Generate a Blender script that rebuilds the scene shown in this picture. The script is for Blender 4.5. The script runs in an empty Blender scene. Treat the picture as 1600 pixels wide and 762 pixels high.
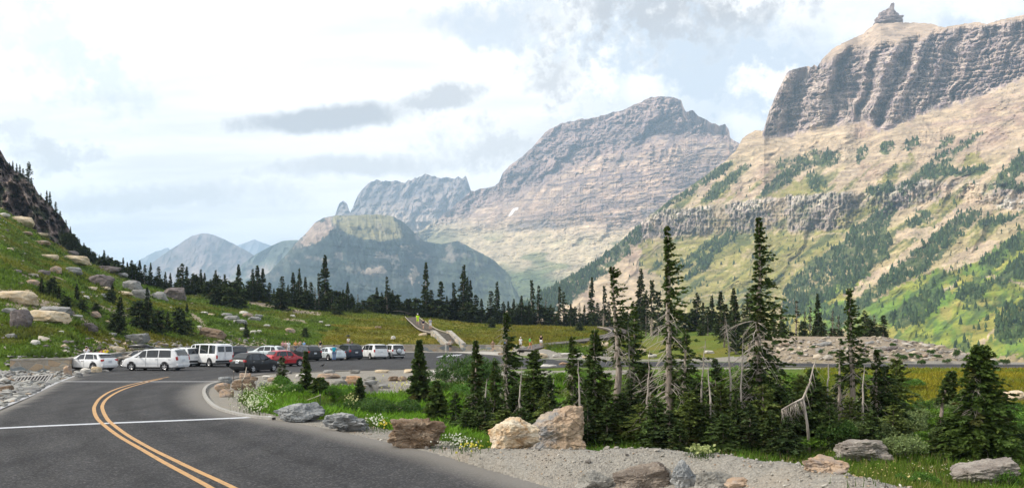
import bpy, bmesh, math, random
import numpy as np
from mathutils import Vector, Matrix
from mathutils.geometry import tessellate_polygon

SC = bpy.context.scene
COL = SC.collection
R = math.radians
F = 4000.0 / 3.0            # focal length in reference pixels (1600 px wide frame)
CH = 3.1                    # eye height above the car park

# ------------------------------------------------------------------ camera
cam_d = bpy.data.cameras.new('camera')
cam_d.sensor_fit = 'HORIZONTAL'
cam_d.sensor_width = 36.0
cam_d.lens = 30.0
cam_d.shift_y = 139.0 / 1600.0
cam_d.clip_start = 0.3
cam_d.clip_end = 60000.0
cam = bpy.data.objects.new('camera', cam_d)
cam.location = (0, 0, CH)
cam.rotation_euler = (R(90), 0, 0)
COL.objects.link(cam)
SC.camera = cam

# ------------------------------------------------------------------ light and exposure
SUN_DIR = Vector((-0.80, -0.06, 0.66)).normalized()
sun_d = bpy.data.lights.new('sun', 'SUN')
sun_d.energy = 4.6
sun_d.angle = R(1.2)
sun_d.color = (1.0, 0.93, 0.82)
sun = bpy.data.objects.new('sun', sun_d)
sun.rotation_euler = (-SUN_DIR).to_track_quat('-Z', 'Y').to_euler()
COL.objects.link(sun)

SC.view_settings.view_transform = 'Standard'
SC.view_settings.look = 'None'
SC.view_settings.exposure = 0.12
SC.view_settings.gamma = 1.0
SC.render.engine = 'CYCLES'
SC.cycles.use_denoising = True
SC.cycles.max_bounces = 5
SC.cycles.diffuse_bounces = 2
SC.cycles.glossy_bounces = 2
SC.cycles.transmission_bounces = 3
SC.cycles.volume_bounces = 1
SC.cycles.transparent_max_bounces = 6
SC.cycles.use_adaptive_sampling = True
SC.cycles.adaptive_threshold = 0.02


class NT:
    """small node tree builder"""
    def __init__(s, tree):
        s.t = tree
        tree.nodes.clear()

    def n(s, typ, **kw):
        nd = s.t.nodes.new(typ)
        for k, v in kw.items():
            setattr(nd, k, v)
        return nd

    def set(s, sock, v):
        if isinstance(v, bpy.types.NodeSocket):
            s.t.links.new(v, sock)
        elif isinstance(v, (tuple, list)) and sock.type == 'RGBA':
            sock.default_value = (v[0], v[1], v[2], 1.0)
        else:
            sock.default_value = v

    def m(s, op, a, b=None, c=None, clamp=False):
        nd = s.n('ShaderNodeMath', operation=op, use_clamp=clamp)
        for i, v in enumerate((a, b, c)):
            if v is not None:
                s.set(nd.inputs[i], v)
        return nd.outputs[0]

    def mix(s, f, a, b, mode='MIX'):
        nd = s.n('ShaderNodeMix', data_type='RGBA', blend_type=mode)
        s.set(nd.inputs[0], f)
        s.set(nd.inputs[6], a)
        s.set(nd.inputs[7], b)
        return nd.outputs[2]

    def rng(s, v, a, b, c=0.0, d=1.0, smooth=True):
        nd = s.n('ShaderNodeMapRange', interpolation_type='SMOOTHSTEP' if smooth else 'LINEAR')
        s.set(nd.inputs[0], v)
        for i, x in enumerate((a, b, c, d)):
            nd.inputs[1 + i].default_value = x
        return nd.outputs[0]

    def noise(s, vec, scale, detail=4.0, rough=0.55, out=0, dist=0.0):
        nd = s.n('ShaderNodeTexNoise')
        if vec is not None:
            s.set(nd.inputs['Vector'], vec)
        nd.inputs['Scale'].default_value = scale
        nd.inputs['Detail'].default_value = detail
        nd.inputs['Roughness'].default_value = rough
        nd.inputs['Distortion'].default_value = dist
        return nd.outputs[out]

    def vor(s, vec, scale, feature='F1', out=0, rnd=1.0):
        nd = s.n('ShaderNodeTexVoronoi', feature=feature)
        if vec is not None:
            s.set(nd.inputs['Vector'], vec)
        nd.inputs['Scale'].default_value = scale
        nd.inputs['Randomness'].default_value = rnd
        return nd.outputs[out]

    def mapping(s, vec, scale=(1, 1, 1), rot=(0, 0, 0), loc=(0, 0, 0)):
        nd = s.n('ShaderNodeMapping')
        s.set(nd.inputs[0], vec)
        nd.inputs['Location'].default_value = loc
        nd.inputs['Rotation'].default_value = rot
        nd.inputs['Scale'].default_value = scale
        return nd.outputs[0]

    def comb(s, x, y, z):
        nd = s.n('ShaderNodeCombineXYZ')
        for i, v in enumerate((x, y, z)):
            s.set(nd.inputs[i], v)
        return nd.outputs[0]

    def sep(s, v):
        nd = s.n('ShaderNodeSeparateXYZ')
        s.set(nd.inputs[0], v)
        return nd.outputs

    def bump(s, h, strength=0.5, dist=0.1):
        nd = s.n('ShaderNodeBump')
        s.set(nd.inputs['Height'], h)
        nd.inputs['Strength'].default_value = strength
        nd.inputs['Distance'].default_value = dist
        return nd.outputs[0]

    def attr(s, name, out=2):
        nd = s.n('ShaderNodeAttribute', attribute_name=name)
        return nd.outputs[out]

    def obj(s):
        return s.n('ShaderNodeTexCoord').outputs['Object']

    def geo(s):
        return s.n('ShaderNodeNewGeometry').outputs['Position']


# ------------------------------------------------------------------ sky
def build_world():
    w = bpy.data.worlds.new('World')
    SC.world = w
    w.use_nodes = True
    k = NT(w.node_tree)
    out = k.n('ShaderNodeOutputWorld')
    bg = k.n('ShaderNodeBackground')
    bg.inputs['Strength'].default_value = 0.125
    k.t.links.new(bg.outputs[0], out.inputs[0])
    sky = k.n('ShaderNodeTexSky')
    sky.sky_type = 'NISHITA'
    sky.sun_disc = False
    sky.sun_elevation = math.asin(SUN_DIR.z)
    sky.sun_rotation = math.atan2(SUN_DIR.x, SUN_DIR.y)
    sky.altitude = 2000
    sky.air_density = 1.0
    sky.dust_density = 1.5
    d = k.n('ShaderNodeTexCoord').outputs['Generated']
    x, y, z = k.sep(d)
    # an overhead cloud sheet: direction carried up to a flat layer
    zz = k.m('ADD', k.m('MAXIMUM', z, 0.0), 0.16)
    q = k.comb(k.m('DIVIDE', x, zz), k.m('DIVIDE', y, zz), 0.0)
    n1 = k.noise(k.mapping(q, scale=(0.55, 1.0, 1), loc=(3.1, 0.7, 0)), 1.1, 6, 0.55)
    n2 = k.noise(k.mapping(q, scale=(0.5, 1.3, 1), loc=(7.7, 2.2, 1)), 1.9, 5, 0.5)
    warp = k.noise(d, 9.0, 5, 0.6, out=1)
    wx, wy, wz = k.sep(warp)
    fx, fy, fz = k.sep(k.noise(d, 42.0, 6, 0.65, out=1))
    wx = k.m('ADD', wx, k.m('MULTIPLY', k.m('SUBTRACT', fx, 0.5), 0.8))
    wy = k.m('ADD', wy, k.m('MULTIPLY', k.m('SUBTRACT', fy, 0.5), 0.7))
    front = k.rng(y, 0.05, 0.2)
    yy = k.m('MAXIMUM', y, 0.05)
    gu = k.m('DIVIDE', x, yy)
    gv = k.m('DIVIDE', z, yy)

    def blob(px, py, rx, ry, wa=0.6, soft=0.1, tilt=0.0):
        du = k.m('SUBTRACT', gu, (px - 800) / F)
        dv = k.m('SUBTRACT', gv, (520 - py) / F)
        dv = k.m('SUBTRACT', dv, k.m('MULTIPLY', du, tilt))
        a = k.m('ADD', k.m('DIVIDE', du, rx / F), k.m('MULTIPLY', k.m('SUBTRACT', wx, 0.5), wa * 2))
        b = k.m('ADD', k.m('DIVIDE', dv, ry / F), k.m('MULTIPLY', k.m('SUBTRACT', wy, 0.5), wa * 4))
        r = k.m('SQRT', k.m('ADD', k.m('MULTIPLY', a, a), k.m('MULTIPLY', b, b)))
        return k.m('MULTIPLY', k.rng(r, soft, 1.0, 1.0, 0.0), front)

    # clear-sky openings
    openf = k.m('MULTIPLY', k.rng(n1, 0.40, 0.56), k.rng(x, -0.05, 0.35))
    for b in (blob(1120, 110, 330, 110, 0.7, 0.3), blob(1560, 40, 160, 80, 0.6, 0.2)):
        openf = k.m('MAXIMUM', openf, k.m('MULTIPLY', b, 0.95))
    openf = k.m('MAXIMUM', openf, k.m('MULTIPLY', blob(760, 40, 150, 60, 0.8, 0.2), 0.75))
    openf = k.m('MAXIMUM', openf, k.m('MULTIPLY', blob(120, 110, 170, 60, 0.9, 0.2, -0.5), 0.5))
    openf = k.m('MAXIMUM', openf, k.m('MULTIPLY', blob(55, 45, 110, 70, 0.9, 0.2, -0.3), 0.4))
    for b, s_ in ((blob(850, 120, 200, 60, 1.0, 0.35, 0.2), 1.0), (blob(1215, 130, 90, 36, 0.9, 0.3), 0.95),
                  (blob(1010, 140, 60, 40, 0.9, 0.3), 0.8), (blob(1350, 45, 70, 40, 0.8, 0.2), 0.7),
                  (blob(1540, 10, 120, 30, 0.8, 0.2), 0.7), (blob(1170, 190, 60, 30, 0.7, 0.2), 0.7)):
        openf = k.m('MULTIPLY', openf, k.m('SUBTRACT', 1.0, k.m('MULTIPLY', b, s_)))
    # grey undersides
    grey = k.m('MULTIPLY', k.rng(n2, 0.47, 0.68), 0.3)
    for b, s_ in ((blob(500, 187, 200, 27, 0.32, 0.45, 0.05), 0.8), (blob(690, 160, 95, 27, 0.6, 0.35, 0.2), 0.65),
                  (blob(1020, 18, 300, 80, 0.9, 0.2), 0.8), (blob(865, 105, 75, 50, 1.0, 0.2), 0.6),
                  (blob(100, 228, 115, 40, 0.9, 0.2), 0.5), (blob(20, 200, 80, 32, 0.9, 0.2), 0.4),
                  (blob(560, 262, 280, 28, 0.5, 0.3, 0.05), 0.5), (blob(780, 230, 130, 50, 0.8, 0.2), 0.5),
                  (blob(250, 310, 300, 42, 0.5, 0.2), 0.45), (blob(1150, 45, 120, 40, 0.7, 0.2), 0.3)):
        grey = k.m('MAXIMUM', grey, k.m('MULTIPLY', b, s_))
    cloud = k.mix(grey, (10.2, 9.9, 9.55), (3.2, 3.2, 3.35))
    clear = k.mix(0.78, sky.outputs[0], (6.5, 7.0, 7.5))
    col = k.mix(openf, cloud, clear)
    k.t.links.new(col, bg.inputs['Color'])


build_world()

# ------------------------------------------------------------------ numpy noise
def _hash(ix, iy, iz, seed):
    h = (ix.astype(np.int64) * 374761393 + iy.astype(np.int64) * 668265263 + iz.astype(np.int64) * 1274126177 + seed * 974634541) & 0xFFFFFFFF
    h = ((h ^ (h >> 13)) * 1274126177) & 0xFFFFFFFF
    h = ((h ^ (h >> 16)) * 2246822519) & 0xFFFFFFFF
    return ((h ^ (h >> 15)) & 0xFFFFFF) / float(0xFFFFFF)


def vnoise(x, y, z=0.0, seed=0):
    x, y, z = np.broadcast_arrays(np.asarray(x, float), np.asarray(y, float), np.asarray(z, float))
    fx, fy, fz = np.floor(x), np.floor(y), np.floor(z)
    tx, ty, tz = x - fx, y - fy, z - fz
    tx, ty, tz = [t * t * t * (t * (t * 6 - 15) + 10) for t in (tx, ty, tz)]
    r = 0
    for dx in (0, 1):
        for dy in (0, 1):
            for dz in (0, 1):
                w = (tx if dx else 1 - tx) * (ty if dy else 1 - ty) * (tz if dz else 1 - tz)
                r = r + w * _hash(fx + dx, fy + dy, fz + dz, seed)
    return r


def fbm(x, y, z=0.0, oct=4, seed=0, gain=0.5, lac=2.03, ridge=False):
    a, s, tot = 1.0, 0.0, 0.0
    for i in range(oct):
        n = vnoise(np.asarray(x) * lac ** i, np.asarray(y) * lac ** i, np.asarray(z) * lac ** i, seed + i * 17)
        n = n * 2 - 1
        if ridge:
            n = 1 - 2 * np.abs(n)
        s = s + a * n
        tot += a
        a *= gain
    return s / tot


def sstep(a, b, x):
    t = np.clip((np.asarray(x, float) - a) / (b - a), 0, 1)
    return t * t * (3 - 2 * t)


def inpoly(x, y, poly):
    x = np.asarray(x, float)
    y = np.asarray(y, float)
    c = np.zeros(np.broadcast(x, y).shape, bool)
    n = len(poly)
    for i in range(n):
        x0, y0 = poly[i]
        x1, y1 = poly[(i + 1) % n]
        if y0 == y1:
            continue
        hit = ((y0 > y) != (y1 > y)) & (x < (x1 - x0) * (y - y0) / (y1 - y0) + x0)
        c ^= hit
    return c


def polydist(x, y, pts):
    """distance to a polyline"""
    best = np.full(np.broadcast(x, y).shape, 1e18)
    for (x0, y0), (x1, y1) in zip(pts[:-1], pts[1:]):
        dx, dy = x1 - x0, y1 - y0
        t = np.clip(((x - x0) * dx + (y - y0) * dy) / (dx * dx + dy * dy + 1e-12), 0, 1)
        best = np.minimum(best, (x - x0 - t * dx) ** 2 + (y - y0 - t * dy) ** 2)
    return np.sqrt(best)


def pl(u, pts):
    return np.interp(u, [p[0] for p in pts], [p[1] for p in pts])


# ------------------------------------------------------------------ mesh helpers
def np_mesh(name, V, Fc, colors=None, smooth=False, attrs=None, mats=None):
    """V (n,3); Fc (m,k) array of equal sized faces or list of arrays"""
    me = bpy.data.meshes.new(name)
    V = np.asarray(V, np.float32)
    groups = Fc if isinstance(Fc, list) else [np.asarray(Fc)]
    groups = [np.asarray(g, np.int32) for g in groups if len(g)]
    nl = sum(g.size for g in groups)
    npol = sum(len(g) for g in groups)
    me.vertices.add(len(V))
    me.vertices.foreach_set('co', V.ravel())
    me.loops.add(nl)
    me.polygons.add(npol)
    li = np.concatenate([g.ravel() for g in groups])
    tot = np.concatenate([np.full(len(g), g.shape[1], np.int32) for g in groups])
    start = np.concatenate([[0], np.cumsum(tot)[:-1]]).astype(np.int32)
    me.loops.foreach_set('vertex_index', li)
    me.polygons.foreach_set('loop_start', start)
    me.polygons.foreach_set('loop_total', tot)
    me.polygons.foreach_set('use_smooth', np.full(npol, smooth, bool))
    if mats is not None:
        me.polygons.foreach_set('material_index', np.asarray(mats, np.int32))
    me.update(calc_edges=True)
    if colors is not None:
        a = me.color_attributes.new('col', 'FLOAT_COLOR', 'POINT')
        c = np.ones((len(V), 4), np.float32)
        c[:, :3] = colors
        a.data.foreach_set('color', c.ravel())
    if attrs:
        for k_, v in attrs.items():
            a = me.attributes.new(k_, 'FLOAT', 'POINT')
            a.data.foreach_set('value', np.asarray(v, np.float32).ravel())
    return me


def link(name, me, mat=None, parent=None):
    o = bpy.data.objects.new(name, me)
    COL.objects.link(o)
    if mat is not None and me is not None:
        for mm in (mat if isinstance(mat, (list, tuple)) else [mat]):
            me.materials.append(mm)
    if parent is not None:
        o.parent = parent
    return o


def tag(o, label=None, cat=None, group=None, kind=None):
    if label: o['label'] = label
    if cat: o['category'] = cat
    if group: o['group'] = group
    if kind: o['kind'] = kind
    return o


def empty(name, loc, rz=0.0, label=None, cat=None, group=None):
    o = bpy.data.objects.new(name, None)
    o.empty_display_size = 0.2
    COL.objects.link(o)
    o.location = loc
    o.rotation_euler = (0, 0, rz)
    return tag(o, label, cat, group)


def copy_tree(o, parent=None):
    c = o.copy()
    COL.objects.link(c)
    if parent is not None:
        c.parent = parent
        c.matrix_parent_inverse = o.matrix_parent_inverse.copy()
    for ch in o.children:
        copy_tree(ch, c)
    return c


class MB:
    """collects simple shapes into one mesh"""
    def __init__(s):
        s.V = []
        s.F = []

    def add(s, V, Fc):
        b = len(s.V)
        s.V += [tuple(v) for v in V]
        s.F += [tuple(i + b for i in f) for f in Fc]
        return s

    def box(s, c, d, rot=None, taper=1.0):
        hx, hy, hz = d[0] / 2, d[1] / 2, d[2] / 2
        P = []
        for z in (-hz, hz):
            k = 1.0 if z < 0 else taper
            for x, y in ((-hx, -hy), (hx, -hy), (hx, hy), (-hx, hy)):
                P.append(Vector((x * k, y * k, z)))
        if rot is not None:
            P = [rot @ p for p in P]
        P = [p + Vector(c) for p in P]
        return s.add(P, [(3, 2, 1, 0), (4, 5, 6, 7), (0, 1, 5, 4), (1, 2, 6, 5), (2, 3, 7, 6), (3, 0, 4, 7)])

    def tube(s, pts, rad, n=6, cap=True):
        pts = [Vector(p) for p in pts]
        if not hasattr(rad, '__len__'):
            rad = [rad] * len(pts)
        V, Fc = [], []
        for i, p in enumerate(pts):
            t = (pts[min(i + 1, len(pts) - 1)] - pts[max(i - 1, 0)]).normalized()
            a = t.cross(Vector((0.31, 0.87, 0.13))).normalized()
            b = t.cross(a)
            for j in range(n):
                an = 2 * math.pi * j / n
                V.append(p + (a * math.cos(an) + b * math.sin(an)) * rad[i])
        for i in range(len(pts) - 1):
            for j in range(n):
                k_ = (j + 1) % n
                Fc.append((i * n + j, i * n + k_, (i + 1) * n + k_, (i + 1) * n + j))
        if cap:
            Fc.append(tuple(range(n - 1, -1, -1)))
            Fc.append(tuple((len(pts) - 1) * n + j for j in range(n)))
        return s.add(V, Fc)

    def lathe(s, prof, n=20, mat=None):
        """prof: (r, h) about local Y axis"""
        V, Fc = [], []
        for r, h in prof:
            for j in range(n):
                an = 2 * math.pi * j / n
                p = Vector((r * math.cos(an), h, r * math.sin(an)))
                V.append(mat @ p if mat is not None else p)
        for i in range(len(prof) - 1):
            for j in range(n):
                k_ = (j + 1) % n
                Fc.append((i * n + j, (i + 1) * n + j, (i + 1) * n + k_, i * n + k_))
        return s.add(V, Fc)

    def build(s, name, mat=None, parent=None, smooth=False, bevel=0.0):
        me = bpy.data.meshes.new(name)
        me.from_pydata(s.V, [], s.F)
        me.update()
        if bevel > 0 or smooth:
            bm = bmesh.new()
            bm.from_mesh(me)
            bmesh.ops.recalc_face_normals(bm, faces=bm.faces)
            if bevel > 0:
                bmesh.ops.bevel(bm, geom=[e for e in bm.edges if e.is_manifold and e.calc_face_angle(0) > 0.5], offset=bevel, segments=2, affect='EDGES', profile=0.6)
            bm.to_mesh(me)
            bm.free()
        if smooth:
            for p in me.polygons:
                p.use_smooth = True
        return link(name, me, mat, parent)


# ------------------------------------------------------------------ materials
def new_mat(name):
    m = bpy.data.materials.new(name)
    m.use_nodes = True
    k = NT(m.node_tree)
    out = k.n('ShaderNodeOutputMaterial')
    b = k.n('ShaderNodeBsdfPrincipled')
    k.t.links.new(b.outputs[0], out.inputs[0])
    return m, k, b


def plain(name, col, rough=0.6, metal=0.0, spec=0.5, var=0.12, scale=6.0, coat=0.0):
    m, k, b = new_mat(name)
    n = k.noise(k.obj(), scale, 4, 0.6)
    c = k.mix(k.rng(n, 0.3, 0.7), tuple(x * (1 - var) for x in col), tuple(min(1, x * (1 + var)) for x in col))
    k.set(b.inputs['Base Color'], c)
    k.set(b.inputs['Roughness'], k.rng(n, 0.2, 0.8, max(0.02, rough - 0.06), min(1, rough + 0.06)))
    b.inputs['Metallic'].default_value = metal
    b.inputs['Specular IOR Level'].default_value = spec
    b.inputs['Coat Weight'].default_value = coat
    b.inputs['Coat Roughness'].default_value = 0.05
    return m


def unproj(px, py, Y):
    return Vector(((px - 800) / F * Y, Y, CH - (py - 520) / F * Y))


def flat(px, py, z=0.0):
    """point of the plane at height z seen at pixel px, py"""
    Y = F * (CH - z) / (py - 520)
    return Vector(((px - 800) / F * Y, Y, z))
# ------------------------------------------------------------------ terrain height
CREST = [(-700, 200, 180), (-300, 262, 180), (0, 325, 180), (60, 364, 185), (130, 403, 190), (210, 436, 195), (290, 457, 200), (400, 471, 200), (500, 482, 205),
         (600, 491, 210), (700, 501, 215), (800, 506, 220), (900, 509, 225), (1000, 512, 210), (1100, 516, 170), (1170, 522, 125),
         (1230, 525, 110), (1300, 524, 106), (1380, 524, 105), (1450, 535, 104), (1520, 553, 102), (1570, 566, 98), (1650, 569, 95), (2300, 569, 95)]
YFLAT = [(-700, 66), (20, 69), (105, 70), (175, 86), (270, 107), (381, 125), (625, 140), (720, 141), (790, 139), (815, 122), (850, 107), (1000, 104),
         (1170, 93), (1290, 88), (1600, 86), (2300, 86)]
ZWALL = [(-700, 1.0), (640, 1.12), (740, 1.12), (790, 1.0), (830, 0.2), (2300, 0.15)]
MOUND = [(-2.2, 22.2, 0.05), (-1.2, 21.0, 0.22), (-0.46, 20.2, 0.36), (1.4, 18.7, 0.58), (3.35, 17.85, 0.66), (4.9, 16.2, 0.70), (5.6, 14.7, 0.70), (6.35, 13.2, 0.68), (7.2, 10.5, 0.6)]
ROAD_R = [(425, 655), (500, 668), (600, 690), (700, 714), (780, 738), (860, 763), (1000, 812), (1250, 920)]
ROAD_R_W = [tuple(flat(*p)[:2]) for p in ROAD_R]


def road_side(X, Y):
    """signed distance to the right of the near road's right edge (positive: off the road)"""
    pts = ROAD_R_W
    d = polydist(X, Y, pts)
    sgn = np.where(X > np.interp(-np.asarray(Y, float), [-p[1] for p in pts], [p[0] for p in pts]), 1.0, -1.0)
    return d * sgn


def terrain(X, Y):
    X = np.asarray(X, float)
    Y = np.asarray(Y, float)
    u = 800 + F * X / Y
    yf = pl(u, YFLAT)
    zw = pl(u, ZWALL)
    yc = np.interp(u, [c[0] for c in CREST], [c[2] for c in CREST])
    pc = np.interp(u, [c[0] for c in CREST], [c[1] for c in CREST])
    zc = CH + (520 - pc) / F * yc
    t1 = np.clip((Y - yf) / 0.5, 0, 1)
    t2 = np.clip((Y - yf - 0.5) / (yc - yf - 0.5), 0, 1)
    bulge = 0.35 * sstep(900, 1200, u) + 0.06
    t2b = t2 + bulge * t2 * (1 - t2)
    z = t1 * zw + (zc - zw) * t2b
    over = np.clip(Y - yc, 0, None)
    z = z - np.minimum(over * 0.22, 8 + over * 0.1) * sstep(0, 8, over)
    floor_ = np.interp(Y, [0, 320, 600, 1200, 30000], [-25, -30, -62, -100, -100])
    z = np.where(over > 0, np.maximum(z, floor_), z)
    z = np.where(Y > 320, floor_ + (z - floor_) * np.clip(1 - (Y - 320) / 120, 0, 1), z)
    rise = t2 * (1 - sstep(0.0, 30, over))
    z = z + rise * (1.0 * fbm(X / 16, Y / 16, 0, 4, 3) + 0.22 * fbm(X / 2.6, Y / 2.6, 0, 3, 5)) * np.clip(t2 * 5, 0, 1) * (0.35 + 0.65 * (1 - sstep(600, 900, u)))
    lift = 1.1 * np.exp(-((u - 664) / 40) ** 2) * sstep(0.5, 4, Y - yf) * (1 - sstep(158, 190, Y))
    z = z + lift
    # gravel heap beside the road
    best = np.zeros_like(z)
    for (x0, y0, h0), (x1, y1, h1) in zip(MOUND[:-1], MOUND[1:]):
        dx, dy = x1 - x0, y1 - y0
        t = np.clip(((X - x0) * dx + (Y - y0) * dy) / (dx * dx + dy * dy), 0, 1)
        px_, py_ = x0 + t * dx, y0 + t * dy
        d = np.hypot(X - px_, Y - py_)
        w = np.where((X - px_) * (-dy) + (Y - py_) * dx > 0, 1.15, 1.0)
        hh = (h0 + t * (h1 - h0)) * np.exp(-(d / w) ** 2 * 0.9)
        best = np.maximum(best, hh)
    # low ground on the right of the near road
    rs = road_side(X, Y)
    low = sstep(1.0, 6.5, rs) * (1 - sstep(44, 62, Y)) * sstep(380, 640, u)
    keepm = np.where(Y < 40, np.clip(1.25 - best * 3.2, 0, 1), 1)
    z = z - 0.75 * low * keepm
    z = z + low * keepm * 0.16 * fbm(X / 2.2, Y / 2.2, 0, 3, 9)
    near = (Y < 40)
    z = z + np.where(near, best * (1 + 0.10 * fbm(X / 0.6, Y / 0.6, 0, 3, 21)), 0) + np.where(near & (rs > 0.3), 0.035 * fbm(X / 0.35, Y / 0.35, 0, 3, 23) * sstep(0.3, 1.2, rs), 0)
    # riprap bank on the left verge
    lv = (1 - sstep(0, 130, u)) * sstep(34, 40, Y) * (1 - sstep(66, 69, Y))
    return z - 0.03


def tz(x, y):
    return float(terrain(np.array([x]), np.array([y]))[0])


def on_ground(px, py, ymin=14.0, ymax=260.0):
    """first point of the terrain seen along the ray through a pixel"""
    Y = np.geomspace(ymin, ymax, 6000)
    X = (px - 800) / F * Y
    zr = CH - (py - 520) / F * Y
    h = terrain(X, Y)
    i = np.argmax(zr <= h)
    if zr[i] > h[i]:
        i = len(Y) - 1
    return Vector((X[i], Y[i], h[i]))


def at(px, Y):
    x = (px - 800) / F * Y
    return Vector((x, Y, tz(x, Y)))


# ------------------------------------------------------------------ ground sheet
def ground_material():
    m, k, b = new_mat('ground')
    P = k.geo()
    gold = k.attr('gold')
    grav = k.attr('gravel')
    dirt = k.attr('dirt')
    nb = k.noise(P, 0.12, 4, 0.6)
    nm = k.noise(P, 0.9, 4, 0.6)
    nf = k.noise(P, 5.0, 4, 0.65)
    ng = k.noise(P, 16.0, 4, 0.7)
    g = k.mix(k.rng(nm, 0.3, 0.7), (0.052, 0.105, 0.010), (0.110, 0.160, 0.018))
    g = k.mix(k.m('MULTIPLY', k.rng(nb, 0.42, 0.7), 0.55), g, (0.165, 0.150, 0.040))
    g = k.mix(k.m('MULTIPLY', k.rng(nf, 0.45, 0.75), 0.55), g, (0.024, 0.042, 0.010))
    go = k.mix(k.rng(nm, 0.3, 0.7), (0.205, 0.165, 0.018), (0.135, 0.145, 0.018))
    go = k.mix(k.m('MULTIPLY', k.rng(nb, 0.4, 0.65), 0.7), go, (0.245, 0.155, 0.024))
    go = k.mix(k.m('MULTIPLY', k.rng(nf, 0.5, 0.78), 0.45), go, (0.07, 0.065, 0.012))
    c = k.mix(gold, g, go)
    di = k.mix(k.rng(nf, 0.3, 0.7), (0.20, 0.16, 0.115), (0.36, 0.295, 0.22))
    di = k.mix(k.m('MULTIPLY', k.rng(nm, 0.5, 0.72), 0.6), di, (0.15, 0.135, 0.115))
    di = k.mix(k.m('MULTIPLY', k.rng(nb, 0.55, 0.7), 0.5), di, (0.16, 0.15, 0.05))
    c = k.mix(k.rng(k.m('ADD', dirt, k.m('MULTIPLY', k.m('SUBTRACT', nm, 0.5), 0.7)), 0.35, 0.6), c, di)
    cell = k.vor(P, 22.0, out=1)
    cx, cy, cz = k.sep(cell)
    gr = k.mix(cx, (0.20, 0.19, 0.17), (0.31, 0.29, 0.255))
    gr = k.mix(k.m('MULTIPLY', k.rng(ng, 0.4, 0.7), 0.5), gr, (0.20, 0.185, 0.155))
    gr = k.mix(k.m('MULTIPLY', k.rng(nm, 0.45, 0.7), 0.4), gr, (0.29, 0.24, 0.185))
    gr = k.mix(k.m('MULTIPLY', k.rng(cy, 0.88, 0.96), 0.5), gr, (0.13, 0.115, 0.10))
    c = k.mix(k.rng(k.m('ADD', grav, k.m('MULTIPLY', k.m('SUBTRACT', nf, 0.5), 0.8)), 0.4, 0.6), c, gr)
    k.set(b.inputs['Base Color'], c)
    b.inputs['Roughness'].default_value = 0.95
    b.inputs['Specular IOR Level'].default_value = 0.15
    vd = k.vor(P, 22.0)
    h = k.m('ADD', k.m('MULTIPLY', nf, 0.6), k.m('MULTIPLY', k.m('ADD', ng, vd), 0.25))
    k.set(b.inputs['Normal'], k.bump(h, 0.75, 0.16))
    return m


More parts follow.
